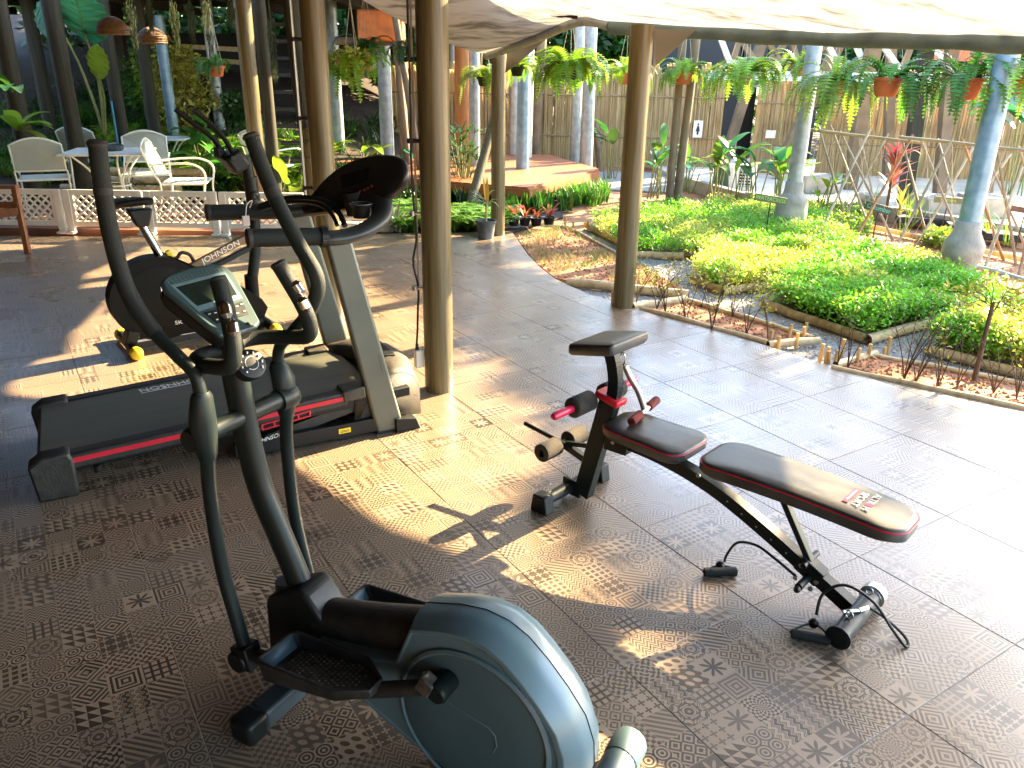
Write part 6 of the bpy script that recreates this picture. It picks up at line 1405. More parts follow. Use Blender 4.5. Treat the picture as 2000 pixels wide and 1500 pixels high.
pole(790, 300, 14.2, 3.2, 0.07, 'timber', 'thin brown upright pole behind the treadmill console')
t = pole(906, 300, 13.9, 3.4, 0.145, 'trunkorange', 'thick smooth orange brown log standing behind the deck', name='upright_log', group='', cat='log')

# horizontal pole between the poles
t = thing('cross_pole', 'horizontal grey brown pole joining the poles above the deck', 'pole', AT(655, 80, 13.2)); q = AT(800, 82, 13.2) - AT(655, 80, 13.2); mb = MB(); mb.tube([(0, 0, 0), q], 0.06, 10); obj('shaft', mb, M['timber'], t)
t = thing('cross_pole', 'short pale cross pole left of the big hanging fern', 'pole', AT(1040, 130, 14.4)); mb = MB(); mb.tube([(0, 0, 0), (0.9, 0, 0)], 0.045, 10); obj('shaft', mb, M['timber'], t)
# ---------------------------------------------------------------- lattice fence
def lattice_panel(xa, xb, Ya, Yb, label):
    a = AT(xa, 459, Ya); b = AT(xb, 459, Yb); a.z = b.z = 0; d = b - a; L = d.length
    t = thing('lattice_panel', label, 'fence panel', a, math.atan2(d.y, d.x), 'white plastic lattice fence panels along the back of the patio')
    Hh = 0.47
    for x in (0.045, L - 0.045):
        mb = MB(); mb.box((x, 0, Hh / 2), (0.075, 0.045, Hh)); obj('post', mb, M['white'], t, bevel=0.004)
        mb = MB(); mb.box((x, -0.03, 0.012), (0.085, 0.10, 0.024)); obj('post_foot', mb, M['white'], t, bevel=0.006)
    for z, h in ((Hh - 0.03, 0.06), (0.105, 0.055)):
        mb = MB(); mb.box((L / 2, 0, z), (L - 0.165, 0.032, h)); obj('rail', mb, M['white'], t, bevel=0.003)
    mb = MB(); mb.box((0.10, 0, 0.26), (0.035, 0.03, 0.30)); obj('stile', mb, M['white'], t); mb = MB(); mb.box((L - 0.10, 0, 0.26), (0.035, 0.03, 0.30)); obj('stile', mb, M['white'], t)
    x0, x1, z0, z1 = 0.11, L - 0.11, 0.13, Hh - 0.06; hh = z1 - z0; st = 0.088
    for sg, yo in ((1, -0.005), (-1, 0.005)):
        c = x0 - hh
        while c < x1 + (0 if sg > 0 else hh):
            if sg > 0: pa, pb = [c, z0], [c + hh, z1]
            else: pa, pb = [c + hh * 1.0, z0], [c, z1]
            P = [pa, pb]
            for p, o_ in ((P[0], P[1]), (P[1], P[0])):
                for lim, cmp_ in ((x0, -1), (x1, 1)):
                    if (p[0] - lim) * cmp_ > 0:
                        tt = (lim - o_[0]) / (p[0] - o_[0]) if p[0] != o_[0] else 0
                        nz_ = o_[1] + (p[1] - o_[1]) * tt; p[0], p[1] = lim, nz_
            if min(P[0][1], P[1][1]) >= z0 - 1e-6 and max(P[0][1], P[1][1]) <= z1 + 1e-6 and abs(P[0][0] - P[1][0]) > 0.03:
                mb = MB(); mb.bar((P[0][0], yo, P[0][1]), (P[1][0], yo, P[1][1]), 0.008, 0.021); obj('slat', mb, M['white'], t, smooth=0)
            c += st
    return t
for xa, xb, lb in ((-95, 134, 'white lattice fence panel at the far left beside the brown wooden chair'), (136, 290, 'second white lattice panel, behind the elliptical arm'), (291, 433, 'third white lattice panel, behind the bike saddle'), (435, 600, 'fourth white lattice panel, behind the treadmill handrail')):
    lattice_panel(xa, xb, 8.72, 8.72, lb)

# terrace behind it, bed edges
quadsheet('terrace', [(-7.5, 8.80), (-2.2, 8.80), (-2.4, 10.6), (-7.5, 10.8)], 0.03, mat('red_terrace', (0.12, 0.05, 0.03), 0.7, col2=(0.20, 0.09, 0.05), scale=4), 0.1)
quadsheet('planting_bed', [G(555, 462).to_2d(), G(985, 452).to_2d(), G(1100, 418).to_2d(), G(1100, 385).to_2d(), (-3.0, 12.6)], -0.03, M['darksoil'], 0.02)
# stone edge left of the planting bed
for k in range(7):
    p = G(545 + k * 34, 452); mb = MB(); mb.box((0, 0, 0.03), (0.20, 0.13, 0.11)); o = obj('edging_stone', mb, M['paving'], loc=(p.x, p.y + 0.12, 0), bevel=0.02); o.rotation_euler = (0, 0, rnd(-.1, .1)); tag(o, ['leftmost', 'second', 'third', 'middle', 'fifth', 'sixth', 'rightmost'][k] + ' pale edging stone from the left before the fern bed', 'stone', 'pale edging stones before the fern bed')

# ---------------------------------------------------------------- garden furniture
WM = M['whitemetal']
def chair(loc, rz, label):
    t = thing('garden_chair', label, 'chair', loc, rz, 'white metal garden chairs')
    hw = 0.27; yb = 0.22; yf = -0.26
    sl = []
    for k in range(6):
        mb = MB(); y = yf + 0.04 + k * 0.078; mb.box((0, y, 0.425), (hw * 2 - 0.03, 0.06, 0.012)); obj('seat_slat', mb, WM, t, bevel=0.003)
    mb = MB(); mb.tube([(-hw, yf, .418), (hw, yf, .418), (hw, yb, .418), (-hw, yb, .418), (-hw, yf, .418)], 0.011, 6); obj('seat_frame', mb, WM, t)
    # back: curved top, mesh panel
    arcp = [Vector((-hw + 0.01 + (2 * hw - 0.02) * i / 12, yb + 0.17, 0.83 + 0.075 * math.sin(math.pi * i / 12))) for i in range(13)]
    fr = [Vector((-hw + .01, yb + 0.06, 0.53))] + arcp + [Vector((hw - .01, yb + 0.06, 0.53)), Vector((-hw + .01, yb + 0.06, 0.53))]
    mb = MB(); mb.tube(fr, 0.012, 8); bk2 = obj('back_frame', mb, WM, t)
    pv = [Vector((-hw + .02, yb + 0.062, 0.54)), Vector((hw - .02, yb + 0.062, 0.54))] + [Vector((p.x * 0.96, p.y - 0.002, p.z - 0.012)) for p in reversed(arcp)]
    mb = MB(); mb.add(pv, [tuple(range(len(pv)))]); obj('mesh_panel', mb, mat('chair_mesh', (0.40, 0.46, 0.42), 0.6, var=0.05, transl=0.3) if 'chair_mesh' not in bpy.data.materials else bpy.data.materials['chair_mesh'], t, smooth=0, solid=0.004)
    for s in (-1, 1):
        mb = MB(); mb.tube(smoothpath([(s * hw, yb + 0.06, 0.53), (s * hw, yb, 0.42), (s * hw, yb + 0.02, 0.2), (s * (hw + .01), yb + 0.08, 0.0)], 4), 0.011, 7); obj('leg', mb, WM, t)
        mb = MB(); mb.tube(smoothpath([(s * hw, yb + 0.08, 0.63), (s * (hw + .02), 0.05, 0.65), (s * (hw + .02), -0.16, 0.64), (s * (hw + .02), yf - .02, 0.54), (s * (hw + .01), yf + 0.01, 0.3), (s * (hw + .01), yf - 0.02, 0.0)], 5), 0.012, 7); obj('leg', mb, WM, t)
    return t
def lrec(x, y, Y, z=0.03):
    p = AT(x, y, Y); return (p.x, p.y, z)
c1 = chair(lrec(88, 350, 9.75), R(205), 'white garden chair with curved mesh back at the far left')
c2 = dup(c1, lrec(362, 350, 9.65), R(100), 'white slatted garden chair facing left toward the tables')
c3 = dup(c1, lrec(190, 330, 11.6), R(175), 'white chair whose back shows behind the nearer white table')
c4 = dup(c1, lrec(290, 360, 10.3), R(20), 'white chair pushed under the far side of the nearer table')
c5 = dup(c1, lrec(540, 330, 11.4), R(150), 'white chair partly hidden behind the bike handlebars')
def table(loc, rz, w, d, label):
    t = thing('garden_table', label, 'table', loc, rz, 'white metal garden tables')
    mb = MB(); mb.box((0, 0, 0.715), (w, d, 0.022)); obj('tabletop', mb, WM, t, bevel=0.006)
    for sx_ in (-1, 1):
        for sy in (-1, 1):
            mb = MB(); x = sx_ * w * 0.36; y = sy * d * 0.36
            mb.tube(smoothpath([(x, y, 0.70), (x * 0.55, y * 0.55, 0.5), (x * 0.45, y * 0.45, 0.3), (x * 0.8, y * 0.8, 0.1), (x * 1.15, y * 1.15, 0.0)], 5), 0.012, 7); obj('leg', mb, WM, t)
    mb = MB(); mb.tube([(0.0 + 0.2 * math.cos(a), 0.2 * math.sin(a), 0.33) for a in [i * math.pi / 8 for i in range(17)]], 0.008, 6); obj('ring', mb, WM, t)
    return t
t1 = table(lrec(212, 300, 9.9), R(12), 0.92, 0.85, 'nearer white metal table with a glass ashtray on it')
t2 = dup(t1, lrec(315, 280, 11.8), R(8), 'smaller white table farther back between the poles', scale=(0.85, 0.7, 1))
ap = AT(222, 290, 9.95); mb = MB(); mb.lathe([(0.10, 0.0), (0.115, 0.02), (0.12, 0.06), (0.11, 0.065), (0.09, 0.03), (0.001, 0.022)], (0, 0, 0), (0, 0, 1), 18, cap=False); o = obj('glass_bowl', mb, mat('dark_glass', (0.03, 0.045, 0.045), 0.1, 0.0, col2=(0.10, 0.13, 0.13), scale=20), loc=(ap.x, ap.y, 0.757)); tag(o, 'dark glass bowl on the nearer white table', 'bowl')
# brown wooden chair cut by the left edge
t = thing('wooden_chair', 'brown wooden chair cut by the left edge of the picture', 'chair', AT(20, 480, 7.7)); t.location.z = 0; wx = 0.0
wc = M['woodchair']
for nm, a, b, w, h in (('leg', (0.16, 0.0, 0.0), (0.10, 0.10, 0.62), 0.05, 0.05), ('leg', (-0.10, -0.25, 0.0), (-0.10, -0.22, 0.42), 0.05, 0.05), ('leg', (-0.55, -0.2, 0), (-0.55, -0.2, 0.42), .05, .05), ('leg', (-0.5, 0.15, 0), (-0.55, 0.2, 0.85), .05, .05),
                       ('armrest', (0.16, 0.06, 0.63), (-0.5, 0.06, 0.62), 0.07, 0.035), ('seat_rail', (0.12, 0.05, 0.40), (-0.5, -0.24, 0.33), 0.03, 0.08), ('seat_rail', (0.13, 0.06, 0.46), (-0.5, 0.12, 0.44), 0.03, 0.06)):
    mb = MB(); mb.bar(a, b, w, h, up=(0, 0, 1) if abs(a[2] - b[2]) < 0.2 else (1, 0, 0)); obj(nm, mb, wc, t, bevel=0.004)
mb = MB(); mb.box((-0.33, -0.05, 0.43), (0.5, 0.42, 0.03), Matrix.Rotation(R(-3), 3, 'X')); obj('seat', mb, wc, t, bevel=0.004)
# stacked log edging behind the chairs
k = 0
for row in range(4):
    for j in range(3):
        a = AT(118 + j * 60 + row * 8, 347 - row * 16, 10.55); L = rnd(0.75, 1.0)
        mb = MB(); mb.tube([(0, 0, 0), (L * 0.5, rnd(-.02, .02), 0.005), (L, 0, 0)], 0.052, 10); o = obj('round_timber', mb, M['log'], loc=(a.x - 0.25, 10.75 + row * 0.10, 0.07 + row * 0.10)); k += 1
        tag(o, 'round pale timber, ' + ['left', 'middle', 'right'][j] + ' one in the ' + ['lowest', 'second', 'third', 'top'][row] + ' row of the stacked wall', 'log', 'round timbers of the low stacked wall')

# ---------------------------------------------------------------- dark pavilion, stairs, hanging things at the back left
pv_ = thing('dark_pavilion', 'dark raised timber building with beams and stairs in the shade at the back left', 'building', (0, 0, 0))
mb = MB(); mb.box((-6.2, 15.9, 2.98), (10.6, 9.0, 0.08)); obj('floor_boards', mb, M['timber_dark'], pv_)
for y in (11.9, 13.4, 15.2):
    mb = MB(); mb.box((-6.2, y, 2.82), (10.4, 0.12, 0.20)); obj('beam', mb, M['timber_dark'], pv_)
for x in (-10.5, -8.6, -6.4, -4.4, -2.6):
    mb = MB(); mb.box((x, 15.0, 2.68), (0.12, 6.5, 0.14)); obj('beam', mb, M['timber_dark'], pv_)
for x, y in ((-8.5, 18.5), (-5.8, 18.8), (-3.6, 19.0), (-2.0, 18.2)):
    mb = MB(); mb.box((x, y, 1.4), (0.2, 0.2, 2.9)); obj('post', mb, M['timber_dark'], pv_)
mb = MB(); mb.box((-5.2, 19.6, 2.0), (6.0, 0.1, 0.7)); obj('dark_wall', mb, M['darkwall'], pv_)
for z in (1.95, 2.12):
    mb = MB(); mb.bar(AT(345, 90 if z > 2 else 112, 16.0), AT(470, 97 if z > 2 else 122, 16.0), 0.06, 0.08); obj('pale_rail', mb, M['log'], pv_)
st_ = thing('open_stairs', 'dark open stair with grey treads between the second column and the slim pole', 'stairs', (0, 0, 0))
for i in range(9):
    p = AT(560, 312 - i * 33, 11.6 + i * 0.22); mb = MB(); mb.box((p.x, p.y, p.z), (0.62, 0.24, 0.045)); obj('tread', mb, M['timber_dark'], st_)
for x in (528, 596):
    mb = MB(); mb.bar(AT(x, 330, 11.5), AT(x - 4, 10, 13.5), 0.06, 0.2); obj('stringer', mb, M['timber_dark'], st_)
# rattan lampshades
def rattan(x, y, Y, r_, label):
    c = AT(x, y, Y); t = thing('rattan_lampshade', label, 'lampshade', c, 0, 'rattan lampshades hanging at the back left'); m_ = mat('rattan', (0.07, 0.032, 0.008), 0.6, col2=(0.16, 0.08, 0.02), scale=30) if 'rattan' not in bpy.data.materials else bpy.data.materials['rattan']
    prof = [(r_ * math.cos(a), r_ * 0.95 * math.sin(a)) for a in [R(0), R(7), R(14), R(21), R(28), R(35), R(43), R(51), R(60), R(70), R(84)]]
    mb = MB()
    for rr, z in prof: mb.tube([Vector((rr * math.cos(a), rr * math.sin(a), z)) for a in [i * math.pi / 12 for i in range(25)]], 0.008 if z < 0.02 else 0.004, 5)
    for rr, z in [(r_ * 1.0, -0.02), (r_ * 0.99, 0.03), (r_ * .985, .05)]: mb.tube([Vector((rr * math.cos(a), rr * math.sin(a), z)) for a in [i * math.pi / 12 for i in range(25)]], 0.011, 5)
    obj('hoops', mb, m_, t); mb = MB()
    for i in range(52):
        a = i * 2 * math.pi / 52; mb.tube([Vector((rr * math.cos(a + k_ * 0.03), rr * math.sin(a + k_ * 0.03), z)) for k_, (rr, z) in enumerate(prof)], 0.0045, 4)
    obj('ribs', mb, m_, t); mb = MB(); mb.tube([(0, 0, r_ * 0.9), (0, 0, r_ * 0.9 + 0.9)], 0.006, 5); obj('cord', mb, M['black'], t)
rattan(221, 62, 9.2, 0.155, 'rattan dome lampshade at the left hanging higher'); rattan(298, 80, 9.9, 0.155, 'rattan dome lampshade at the right hanging lower')
# hanging grey moss
def moss(x, y0, y1, Y, w, label):
    a = AT(x, y0, Y); b = AT(x, y1, Y); t = thing('hanging_moss', label, 'hanging moss', a, 0, 'strands of grey hanging moss'); mb = MB(); L = a.z - b.z
    for i in range(150):
        z = -rnd(0, L); k = 1 - abs(z / L - -0.3) * 0.8; p = Vector((rnd(-w, w) * k, rnd(-w, w) * k, z)); mb.add([p, p + Vector((rnd(-.02, .02), rnd(-.02, .02), -rnd(.04, .12))), p + Vector((rnd(.004, .012), 0, -.02))], [(0, 1, 2)])
    mb.tube([(0, 0, 0.3), (0, 0, -L * 0.9)], 0.006, 4); obj('strands', mb, M['moss'], t, smooth=0)
for x, y0, y1, Y, w, lb in ((250, -10, 85, 9.6, 0.05, 'moss strand hanging right of the left lampshade'), (335, 0, 85, 9.8, 0.05, 'moss strand right of the second lampshade'), (368, 0, 70, 9.6, 0.05, 'short moss strand between the lampshades and the small hanging fern'), (400, 0, 95, 10.2, 0.06, 'long moss strand above the small hanging fern'), (448, 0, 40, 9.6, 0.04, 'short moss strand left of the pole behind the bike'), (527, 30, 150, 9.8, 0.06, 'thick moss clump between the slim pole and the stairs'), (288, -5, 50, 9.0, 0.04, 'moss strand above the second lampshade')):
    moss(x, y0, y1, Y, w, lb)

# ---------------------------------------------------------------- hanging ferns
pot_m = M['terracotta']
def hangfern(x, y, Y, r_, label, nfr=34, L=0.55, m='fern', pot=True, potm=None, hang=0.6, lw=0.07, top=None, curl=2.3):
    """x, y: pixel of the pot's rim centre"""
    c = AT(x, y, Y); t = thing('hanging_fern', label, 'hanging plant', c, rnd(0, 6.28), 'hanging ferns in pots')
    if pot:
        mb = MB(); h = r_ * 1.25; mb.lathe([(r_ * 0.62, -h), (r_ * 0.72, -h * 0.9), (r_ * 0.93, -0.03), (r_ * 1.08, -0.028), (r_ * 1.1, 0.0), (r_ * 0.98, 0.0), (r_ * 0.9, -0.03), (0.001, -0.03)], (0, 0, 0), (0, 0, 1), 20, cap=False); mb.disc((0, 0, -h), (0, 0, 1), r_ * 0.62); obj('pot', mb, potm or pot_m, t)
    mb = MB()
    L *= 0.86
    for i in range(int(nfr * 1.15)):
        a = rnd(0, 6.28); u = rnd(0.2, 0.98); frond(mb, (math.cos(a) * r_ * 0.6, math.sin(a) * r_ * 0.6, -0.01), a, L * rnd(0.55, 1.2), u, curl * rnd(1.0, 1.5), 18, lw * rnd(.75, 1.1))
    obj('fronds', mb, M[m], t, smooth=0)
    mb = MB()
    for k in range(3):
        a = k * 2.09; mb.tube([(math.cos(a) * r_, math.sin(a) * r_, 0), (0, 0, hang)], 0.003, 4)
    mb.tube([(0, 0, hang), (0, 0, hang + 0.8)], 0.003, 4); obj('hanger', mb, M['rope'], t)
hangfern(1336, 141, 10.6, 0.115, 'hanging fern in an orange pot right of the edge column', 32, 0.50)
hangfern(1453, 146, 10.4, 0.095, 'large drooping fern whose orange pot hangs before the slanted brace', 46, 0.72, lw=0.085)
hangfern(1632, 160, 8.6, 0.105, 'bright yellow green fern in an orange pot right of the left galvanised post', 46, 0.66, m='leaflime', lw=0.07)
hangfern(1735, 151, 8.0, 0.135, 'dark feathery fern in a wide orange pot above the trellis', 30, 0.66, m='leaf', lw=0.07)
hangfern(1890, 152, 7.6, 0.145, 'dark fern in a wide orange pot just left of the right galvanised post', 32, 0.70, m='leaf', lw=0.07)
hangfern(2000, 150, 7.4, 0.12, 'fern cut by the right edge of the picture', 30, 0.66, m='fern')
hangfern(1222, 142, 10.8, 0.11, 'fern with an orange pot half hidden behind the edge column', 30, 0.52)
hangfern(1112, 130, 10.2, 0.12, 'very big light green fern hanging in front of the grey poles', 74, 0.62, m='fern', lw=0.09, potm=M['black'])
hangfern(716, 95, 9.4, 0.105, 'fern in an orange pot hanging left of the main column', 22, 0.5, m='leafdark')
hangfern(690, 125, 8.9, 0.10, 'fern basket with yellow flowers right of the second column', 48, 0.52, m='fern', potm=M['black'], lw=0.06)
hangfern(422, 128, 11.4, 0.11, 'small fern in an orange pot hanging before the far grey pole', 20, 0.42, m='leaf', lw=0.05)
hangfern(945, 150, 11.0, 0.09, 'fern in a small black pot left of the corner column', 24, 0.5, m='leaflime', potm=M['black'])
hangfern(1010, 130, 10.8, 0.09, 'fern peeping out right of the corner column', 22, 0.42, m='fern', potm=M['black'])
hangfern(1560, 128, 10.6, 0.10, 'fern hanging behind the left galvanised post', 30, 0.55, m='leaflime')
hangfern(810, 95, 10.4, 0.10, 'dark fern hanging close to the left of the main column', 26, 0.5, m='leafdark', potm=M['black'])
c = AT(690, 118, 8.8); mb = MB()
for i in range(170): 
    p = c + Vector((rnd(-.24, .2), rnd(-.2, .12), rnd(-.10, .12))); kite(mb, p, Vector((rnd(-1, 1), rnd(-1, 1), rnd(-1, 1))), .045, .04)
o = obj('yellow_flowers', mb, M['leafyellow'], smooth=0); tag(o, 'spray of yellow flowers over the fern basket by the second column', 'flowers', kind='stuff')
# orange tub up behind the canopy corner
p = AT(745, 50, 12.8); mb = MB(); mb.box((0, 0, 0), (0.66, 0.3, 0.42)); o = obj('orange_tub', mb, mat('orange_tub', (0.55, 0.14, 0.02), 0.6), loc=p, bevel=0.03); tag(o, 'big orange tub on the cross pole under the canopy corner', 'tub')
p = AT(890, 42, 12.0); 

# ---------------------------------------------------------------- potted plants
def pot(name, c, r_, h, m_, label, cat='potted plant', group=None):
    t = thing(name, label, cat, c, 0, group); mb = MB(); mb.lathe([(r_ * 0.72, 0), (r_ * 0.92, h * 0.85), (r_ * 1.0, h * 0.86), (r_ * 1.04, h), (r_ * 0.93, h), (r_ * 0.86, h * 0.88), (0.001, h * 0.86)], (0, 0, 0), (0, 0, 1), 22, cap=False); obj('pot', mb, m_, t); return t
g = G(949, 465); t = pot('potted_plant', g, 0.115, 0.20, mat('worn_black_pot', (0.03, 0.035, 0.033), 0.6, col2=(0.12, 0.13, 0.12), scale=8), 'variegated plant with a yellow leaf in a worn black pot beside the corner column')
mb = MB(); mb.tube([(0, 0, .17), (0.005, 0, .40)], 0.012, 8); obj('stem', mb, M['cane'], t); mb = MB()
for i in range(15): blade(mb, (0, 0, 0.32 + rnd(0, .08)), rnd(0, 6.28), rnd(.2, .32), 0.035, rnd(.4, .8), rnd(1.3, 2.2), 6)
obj('leaves', mb, mat('variegated_leaf', (0.14, 0.2, 0.05), 0.4, col2=(0.42, 0.44, 0.2), scale=16, transl=.3), t, smooth=60)
mb = MB(); blade(mb, (0, 0, .38), 2.6, .30, .075, .98, .3, 6); blade(mb, (0.01, 0, .38), 1.6, .28, .06, .98, .25, 6); obj('yellow_leaf', mb, mat('yellow_leaf', (0.45, 0.25, 0.02), 0.4, transl=.4), t, smooth=60)
for i, (x, y, s_, lb) in enumerate(((1003, 440, 1.0, 'leftmost small pot with red leaves behind the corner column'), (1025, 440, 1.15, 'fullest red leafed plant in a small black pot'), (1047, 441, 0.8, 'small black pot with a thin brownish plant'), (1072, 440, 1.0, 'rightmost small black pot with a red brown sprout'))):
    g = G(x, y); t = pot('red_leaf_pot', g, 0.075, 0.10, M['black'], lb, group='small pots with red leaved plants'); mb = MB()
    for k in range(14 if s_ > .9 else 6): blade(mb, (0, 0, .08), rnd(0, 6.28), rnd(.16, .26) * s_, 0.035, rnd(.6, .95), rnd(.8, 1.8), 5)
    obj('leaves', mb, M['red_leaf'], t, smooth=60)
g = G(1727, 432); t = thing('red_cordyline', 'tall red and yellow leaved cordyline behind the trellis canes', 'plant', g); mb = MB(); mb.tube([(0, 0, 0), (0, 0, .7)], 0.02, 8); obj('stem', mb, M['twig'], t); mb = MB()
for i in range(30): blade(mb, (0, 0, rnd(.35, .8)), rnd(0, 6.28), rnd(.3, .45), 0.06, rnd(.5, .95), rnd(.8, 1.6), 6)
obj('leaves', mb, M['red_leaf'], t, smooth=60); mb = MB()
for i in range(16): blade(mb, (0.12, -.1, rnd(.05, .3)), rnd(0, 6.28), rnd(.3, .45), 0.04, rnd(.5, .95), rnd(.8, 1.6), 6)
obj('yellow_leaves', mb, M['leafyellow'], t, smooth=60)

# ---------------------------------------------------------------- broad leaved plants before the fence and on the bank
def canna(x, y, h, nl, label, m='leaf', L=0.5, w=0.17, Y=None, z=-0.03):
    g = G(x, y) if Y is None else AT(x, y, Y); g.z = z; t = thing('broad_leaf_plant', label, 'plant', g, rnd(0, 6)); st2 = MB(); lf = MB()
    for i in range(nl):
        a = rnd(0, 6.28); hh = h * rnd(.6, 1); b = Vector((rnd(-.12, .12), rnd(-.1, .1), 0)); tp_ = b + Vector((math.cos(a) * .10, math.sin(a) * .10, hh)); st2.tube([b, b.lerp(tp_, .5), tp_], [.011, .009, .007], 6)
        broad(lf, tp_, Vector((math.cos(a) * rnd(.3, 1), math.sin(a) * rnd(.3, 1), rnd(.3, 1.3))), L * rnd(.75, 1.15), w * rnd(.8, 1.1), rnd(.5, 1.6), fold=.14, wave=.02)
    obj('stems', st2, M['stem'], t); obj('leaves', lf, M[m], t, smooth=70); return t
cl_ = [(1190, 345, .75, 8, 'leafdark', 'dark leafy plant left of the edge column before the bamboo fence', .42, .20), (1275, 385, .75, 6, 'leaf', 'tall upright leaved plant right beside the edge column', .55, .15), (1300, 372, .55, 6, 'leafblue', 'blue green leaved plant behind the upright pole of the pair', .4, .16),
       (1345, 372, .55, 6, 'leaf', 'broad leaved plant between the leaning pole and the white sign', .45, .15), (1395, 392, .8, 8, 'leaf', 'tall broad leaved plant before the dark doorway', .5, .17), (1430, 395, .75, 7, 'leaflime', 'pale green broad leaved plant with one leaf pointing up right', .55, .17),
       (1468, 400, .65, 7, 'leafblue', 'bluish broad leaved plant in front of the pale machine box', .45, .18), (1510, 405, .75, 8, 'leaf', 'large leaved plant left of the WATERCRESS sign', .5, .2), (1535, 395, .55, 6, 'leaflime', 'yellow green plant behind the left galvanised post', .4, .14), (1600, 425, .5, 7, 'leaflime', 'yellow green plant under the left end of the trellis', .35, .12)]
for x, y, h, nl, m_, lb, L, w in cl_: canna(x, y, h, nl, lb, m_, L, w)
canna(1980, 385, 1.7, 9, 'very large bright green leaved plant at the right edge by the fence', 'leafblue', .95, .45)
canna(2030, 350, 2.2, 10, 'tall mass of green banana like leaves at the right edge', 'leaf', 1.0, .5)
canna(1960, 350, 1.2, 8, 'leafy green plant at the end of the right bamboo fence', 'leafdark', .7, .3)
canna(712, 330, 0.75, 2, 'single broad leaf on a stalk before the grey pole', 'leaflime', .62, .22, Y=12.2)
canna(790, 320, 0.35, 3, 'low plant with round leaves beside the deck', 'leafblue', .35, .22, Y=13.2)
canna(575, 345, 0.35, 4, 'lime leaved plant under the stairs', 'leaflime', .5, .2, Y=11.0)
# elephant ears
def ear(parent, p, tip, w, m_, base=None, n=10, wave=.05, up=Vector((0, -1, .25))):
    """heart shaped leaf from the notch p to the tip"""
    p = Vector(p); d = Vector(tip) - p; L = d.length; d.normalize(); s = d.cross(up).normalized(); nn = s.cross(d); vs = []; rows = 22
    for i in range(rows + 1):
        t_ = -0.22 + 1.22 * i / rows; hw = w * (math.sin(math.pi * min(1, max(0, (t_ + .25) / 1.25))) ** .62) * (1 - .18 * t_)
        for j in range(-4, 5):
            x = j / 4; notch = 0.14 * L * (1 - abs(x)) ** 2 if t_ < 0 else 0
            q = p + d * (max(t_, -0.22) * L + notch) + s * hw * x * .5 + nn * (-.10 * abs(x) * w + wave * w * abs(x) * math.sin(i * 1.7 + j)); q += Vector((0, 0, -.12 * L * max(0, t_) ** 2)); vs.append(q)
    mb = MB(); mb.add(vs, [(i * 9 + j, i * 9 + j + 1, (i + 1) * 9 + j + 1, (i + 1) * 9 + j) for i in range(rows) for j in range(8)]); lf_ = obj('leaf', mb, M[m_], parent, smooth=80)
    if w > .4:
        vb = MB(); vb.tube([Vector(vs[i * 9 + 4]) + nn * .006 for i in range(3, rows + 1)], .007, 5)
        for i in range(4, rows - 2, 2):
            for sg in (-1, 1):
                vb.tube([Vector(vs[i * 9 + 4]) + nn * .006, Vector(vs[min(rows, i + 1) * 9 + 4 + 2 * sg]) + nn * .008, Vector(vs[min(rows, i + 2) * 9 + 4 + 4 * sg]) + nn * .004], .004, 4)
        obj('veins', vb, M['leaflime'], lf_)
    return lf_
eb = AT(200, 240, 11.3); t = thing('elephant_ear_plant', 'giant elephant ear plant with large ribbed leaves between the dark poles', 'plant', (eb.x, eb.y, 0))
def tl_(x, y, Y): return AT(x, y, Y) - Vector((eb.x, eb.y, 0))
for (a, b, w, m_) in (((166, 66, 10.9), (140, -40, 10.6), 0.72, 'leafblue'), ((190, 142, 10.6), (186, 78, 10.5), 0.30, 'leaflime'), ((85, 0, 11.0), (100, 62, 10.6), .42, 'leafblue')):
    ear(t, tl_(*a), tl_(*b), w, m_); mb = MB(); base = tl_(205, 262, 11.3); q = tl_(*a); mb.tube(smoothpath([base, base.lerp(q, .5) + Vector((0, .1, .1)), q], 5), [.022 - .0012 * i for i in range(11)], 8); obj('stalk', mb, M['stem'], t)
for q in ((35, 255, 9.9, 20, 230), (20, 180, 9.2, -5, 215)):
    a = AT(q[0], q[1], q[2]); t = thing('low_leaf_plant', 'dark leaf at the far left edge above the garden chair' if q[0] == 20 else 'lime leaved plant at the left edge behind the garden chair', 'plant', (a.x, a.y, 0)); lf = MB()
    for i in range(6): broad(lf, Vector((0, 0, a.z)), Vector((rnd(-1, 1), rnd(-.6, .2), rnd(0, .8))), .45, .2, 1.2)
    obj('leaves', lf, M['leafdark' if q[0] == 20 else 'leaflime'], t, smooth=70)
# big flat leaves behind the chairs
for x, y, Y, m_, lb in ((395, 290, 11.2, 'leaf', 'wide flat leaves above the white slatted chair'), (470, 265, 11.6, 'leaflime', 'yellow green leaves left of the pole behind the bike'), (385, 245, 12.2, 'leaf', 'small branching plant behind the smaller table'), (540, 300, 11.2, 'leaflime', 'bright leaf plant beside the stairs foot')):
    a = AT(x, y, Y); t = thing('broad_leaf_plant', lb, 'plant', (a.x, a.y, 0)); lf = MB(); st2 = MB()
    for i in range(8):
        q = Vector((rnd(-.2, .2), rnd(-.15, .15), a.z * rnd(.55, 1))); st2.tube([(0, 0, 0), q], .01, 5); broad(lf, q, Vector((rnd(-1, 1), rnd(-1, .4), rnd(-.1, .5))), rnd(.35, .6), .22, 1.0)
    obj('stems', st2, M['stem'], t); obj('leaves', lf, M[m_], t, smooth=70)

